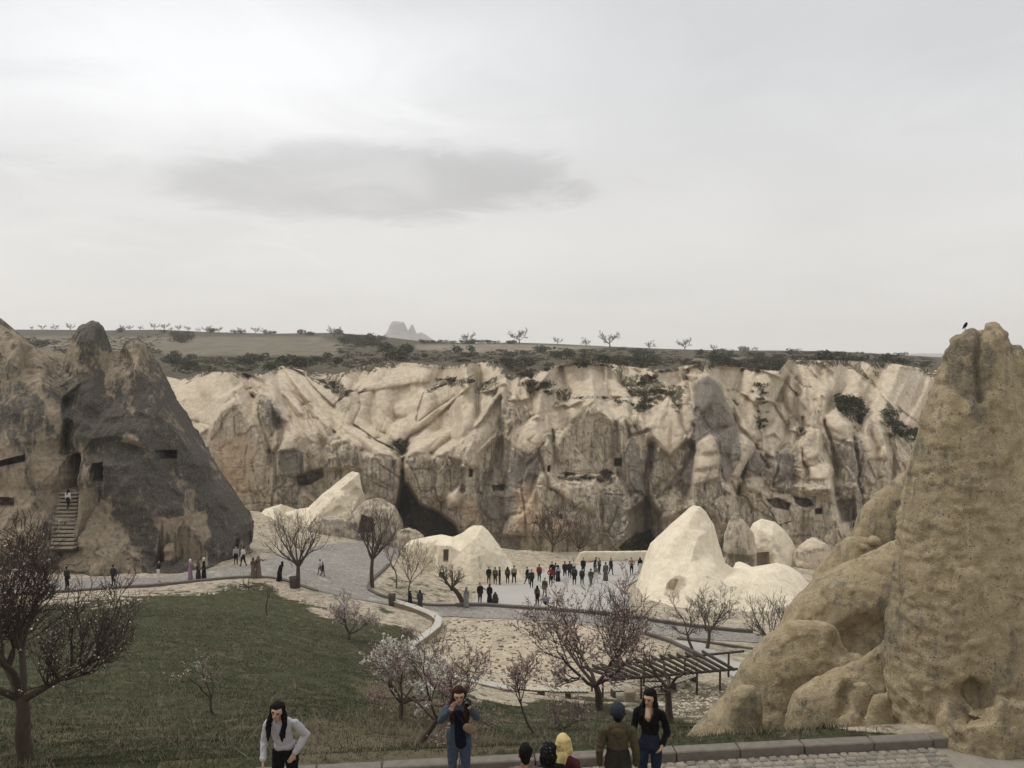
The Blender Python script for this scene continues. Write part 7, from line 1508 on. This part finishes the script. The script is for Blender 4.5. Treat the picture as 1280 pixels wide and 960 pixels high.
vis(619, 757, 'person in dark olive coat crouched on the plaza kerb', (.035, .037, .027), (.02, .02, .018), 'scarf', (.5, 1), 1.5, sit=True, legs=dict(L=((.16, -.30, .34), (.16, -.22, .05)), R=((-.16, -.30, .34), (-.16, -.22, .05))), skirt=[(.62, .15, .26, .33)], hm=(.03, .032, .025), dz=.25)
PZ = .12
for px, py, lb, t_, b_, hr, fc, H_, kw in (
    (611, 731, 'visitor in black coat at the end of the group by the chapel rock', K_, DK, 'short', (.2, -1), 1.66, {}),
    (619, 732, 'visitor in brown jacket standing next to the black coat by the chapel rock', BR, DK, 'short', (.2, 1), 1.68, {}),
    (624.5, 732, 'visitor in black leaning with one leg out before the chapel rock', K_, K_, 'short', (1, -.2), 1.7, dict(legs=WIDE)),
    (634.5, 731, 'visitor in a short brown coat with bare hands before the chapel rock', (.12, .085, .06), DK, 'long', (0, 1), 1.66, {}),
    (642.5, 731, 'visitor in tan jacket and black trousers where the chapel rock slopes down', TN, K_, 'short', (.1, 1), 1.78, dict(legs=WIDE)),
    (659, 732, 'visitor in black striding toward the plaza crowd', K_, DK, 'short', (.8, -.5), 1.70, dict(legs=WALK)),
    (664.5, 736, 'visitor in black with grey bag following the strider', DK, K_, 'short', (.3, -1), 1.72, {}),
    (671.5, 759, 'woman in brown and red scarf standing by the plaza kerb', (.10, .055, .045), K_, 'long', (.6, .8), 1.68, {}),
    (681, 748, 'man in olive jacket and brown trousers behind the woman with red scarf', (.05, .05, .038), (.10, .085, .065), 'short', (-.5, -.8), 1.70, dict(legs=WIDE)),
    (674, 728, 'visitor in red jacket at the left side of the crowd', RD, DK, 'short', (.3, 1), 1.70, {}),
    (688.5, 732.5, 'visitor in red jacket holding a white bag', RD, K_, 'short', (-.2, -1), 1.72, dict(arms=AKIM)),
    (690, 726, 'tall visitor in black behind the red jacket with white bag', K_, K_, 'short', (.1, -1), 1.82, {}),
    (694.5, 727, 'visitor in navy next to the tall one in black', NV, DK, 'short', (-.3, 1), 1.78, {}),
    (697.5, 728, 'woman in pale grey top and long black skirt in the crowd', (.40, .40, .40), K_, 'long', (.2, 1), 1.66, dict(skirt=DRESS)),
    (707.5, 741, 'person dressed all in white standing apart in the plaza', WH, WH, 'short', (.1, -1), 1.70, {}),
    (706, 724, 'visitor in dark blue behind the person in white', NV, K_, 'short', (.3, 1), 1.70, {}),
    (712, 724, 'visitor in charcoal at the middle of the crowd', DK, K_, 'short', (-.3, 1), 1.74, {}),
    (718, 732.5, 'man in long dark blue coat in front of the white shirt', (.03, .035, .05), K_, 'short', (0, 1), 1.80, dict(skirt=[(1.0, .70, .165, .18)])),
    (717, 722, 'visitor in white shirt behind the long dark blue coat', WH, K_, 'short', (.3, -1), 1.74, {}),
    (727.5, 732.5, 'visitor in dark grey jacket beside the long blue coat', (.035, .037, .04), K_, 'short', (.2, 1), 1.64, {}),
    (729, 719, 'visitor in black by the parapet beyond the dark grey jacket', K_, K_, 'short', (0, -1), 1.70, {}),
    (738.5, 735, 'visitor in olive jacket and grey trousers striding', OLV, (.09, .09, .085), 'short', (.6, 1), 1.74, dict(legs=WALK)),
    (745, 730, 'visitor in grey top and white trousers near the middle tree top', (.13, .14, .15), WH, 'short', (-.4, 1), 1.72, dict(legs=WIDE)),
    (743, 718, 'visitor in black jacket bent over by the parapet', K_, DK, 'short', (1, .2), 1.70, dict(lean=.3)),
    (749, 719, 'visitor in black trousers and grey hood near the parapet', (.10, .10, .10), K_, 'short', (.6, -.6), 1.70, {}),
    (757, 727, 'tall visitor in long grey coat at the right side of the crowd', (.09, .09, .09), (.08, .08, .08), 'short', (-.3, 1), 1.84, dict(skirt=DRESS)),
    (763.5, 720, 'man in dark navy suit stepping away from the crowd', NV, NV, 'short', (.7, -.7), 1.78, dict(legs=WALK)),
    (789.5, 719, 'visitor in striped tan shirt beside the cream rock', (.20, .155, .11), K_, 'short', (-.2, -1), 1.74, dict(arms=AKIM)),
    (800, 718, 'woman in black top and white skirt beside the cream rock', K_, WH, 'long', (-.3, 1), 1.70, dict(skirt=DRESS))):
    vis(px, py, lb, t_, b_, hr, fc, H_, dz=PZ, **kw)
k = N('striped_cloth', .9, .1); sz_ = k.n('ShaderNodeTexCoord').outputs['Object']; wv_ = k.n('ShaderNodeTexWave', wave_type='BANDS', bands_direction='Z'); k.put(wv_.inputs['Vector'], sz_); wv_.inputs['Scale'].default_value = 3.4
ST = k.col(k.mix(k.ramp(wv_.outputs['Fac'], .4, .6), (.03, .04, .10), (.42, .43, .46)))
r, J = figure('person', 'child in blue and white striped top sitting on the plaza kerb', on_ground(682.5, 760)+np.array([0, 0, .25]), (.2, 1), 1.45, .034, mats=dict(top=ST, bottom=cloth(NV)), hair='short', sit=True, legs=dict(L=((.14, -.30, .30), (.16, -.40, .05)), R=((-.14, -.30, .30), (-.16, -.40, .05))), bulk=1.25)
# backpack of the visitor at the doorway
# ================================================================== AIR
hv_ = bpy.data.materials.new('haze'); hv_.use_nodes = True; ht = hv_.node_tree; ht.nodes.clear()
pv_ = ht.nodes.new('ShaderNodeVolumePrincipled'); pv_.inputs['Color'].default_value = (0.99, 0.99, 1.0, 1); pv_.inputs['Density'].default_value = HAZE; pv_.inputs['Anisotropy'].default_value = 0.35
ho = ht.nodes.new('ShaderNodeOutputMaterial'); ht.links.new(pv_.outputs[0], ho.inputs['Volume'])
V = box_v(9000, 3460, 180, (0, 1700, 45)); hz_o = mobj('haze', mesh_np('haze', V, BOXF, hv_, smooth=False)); tag(hz_o, 'thin pale haze filling the valley air', 'haze', kind='stuff')
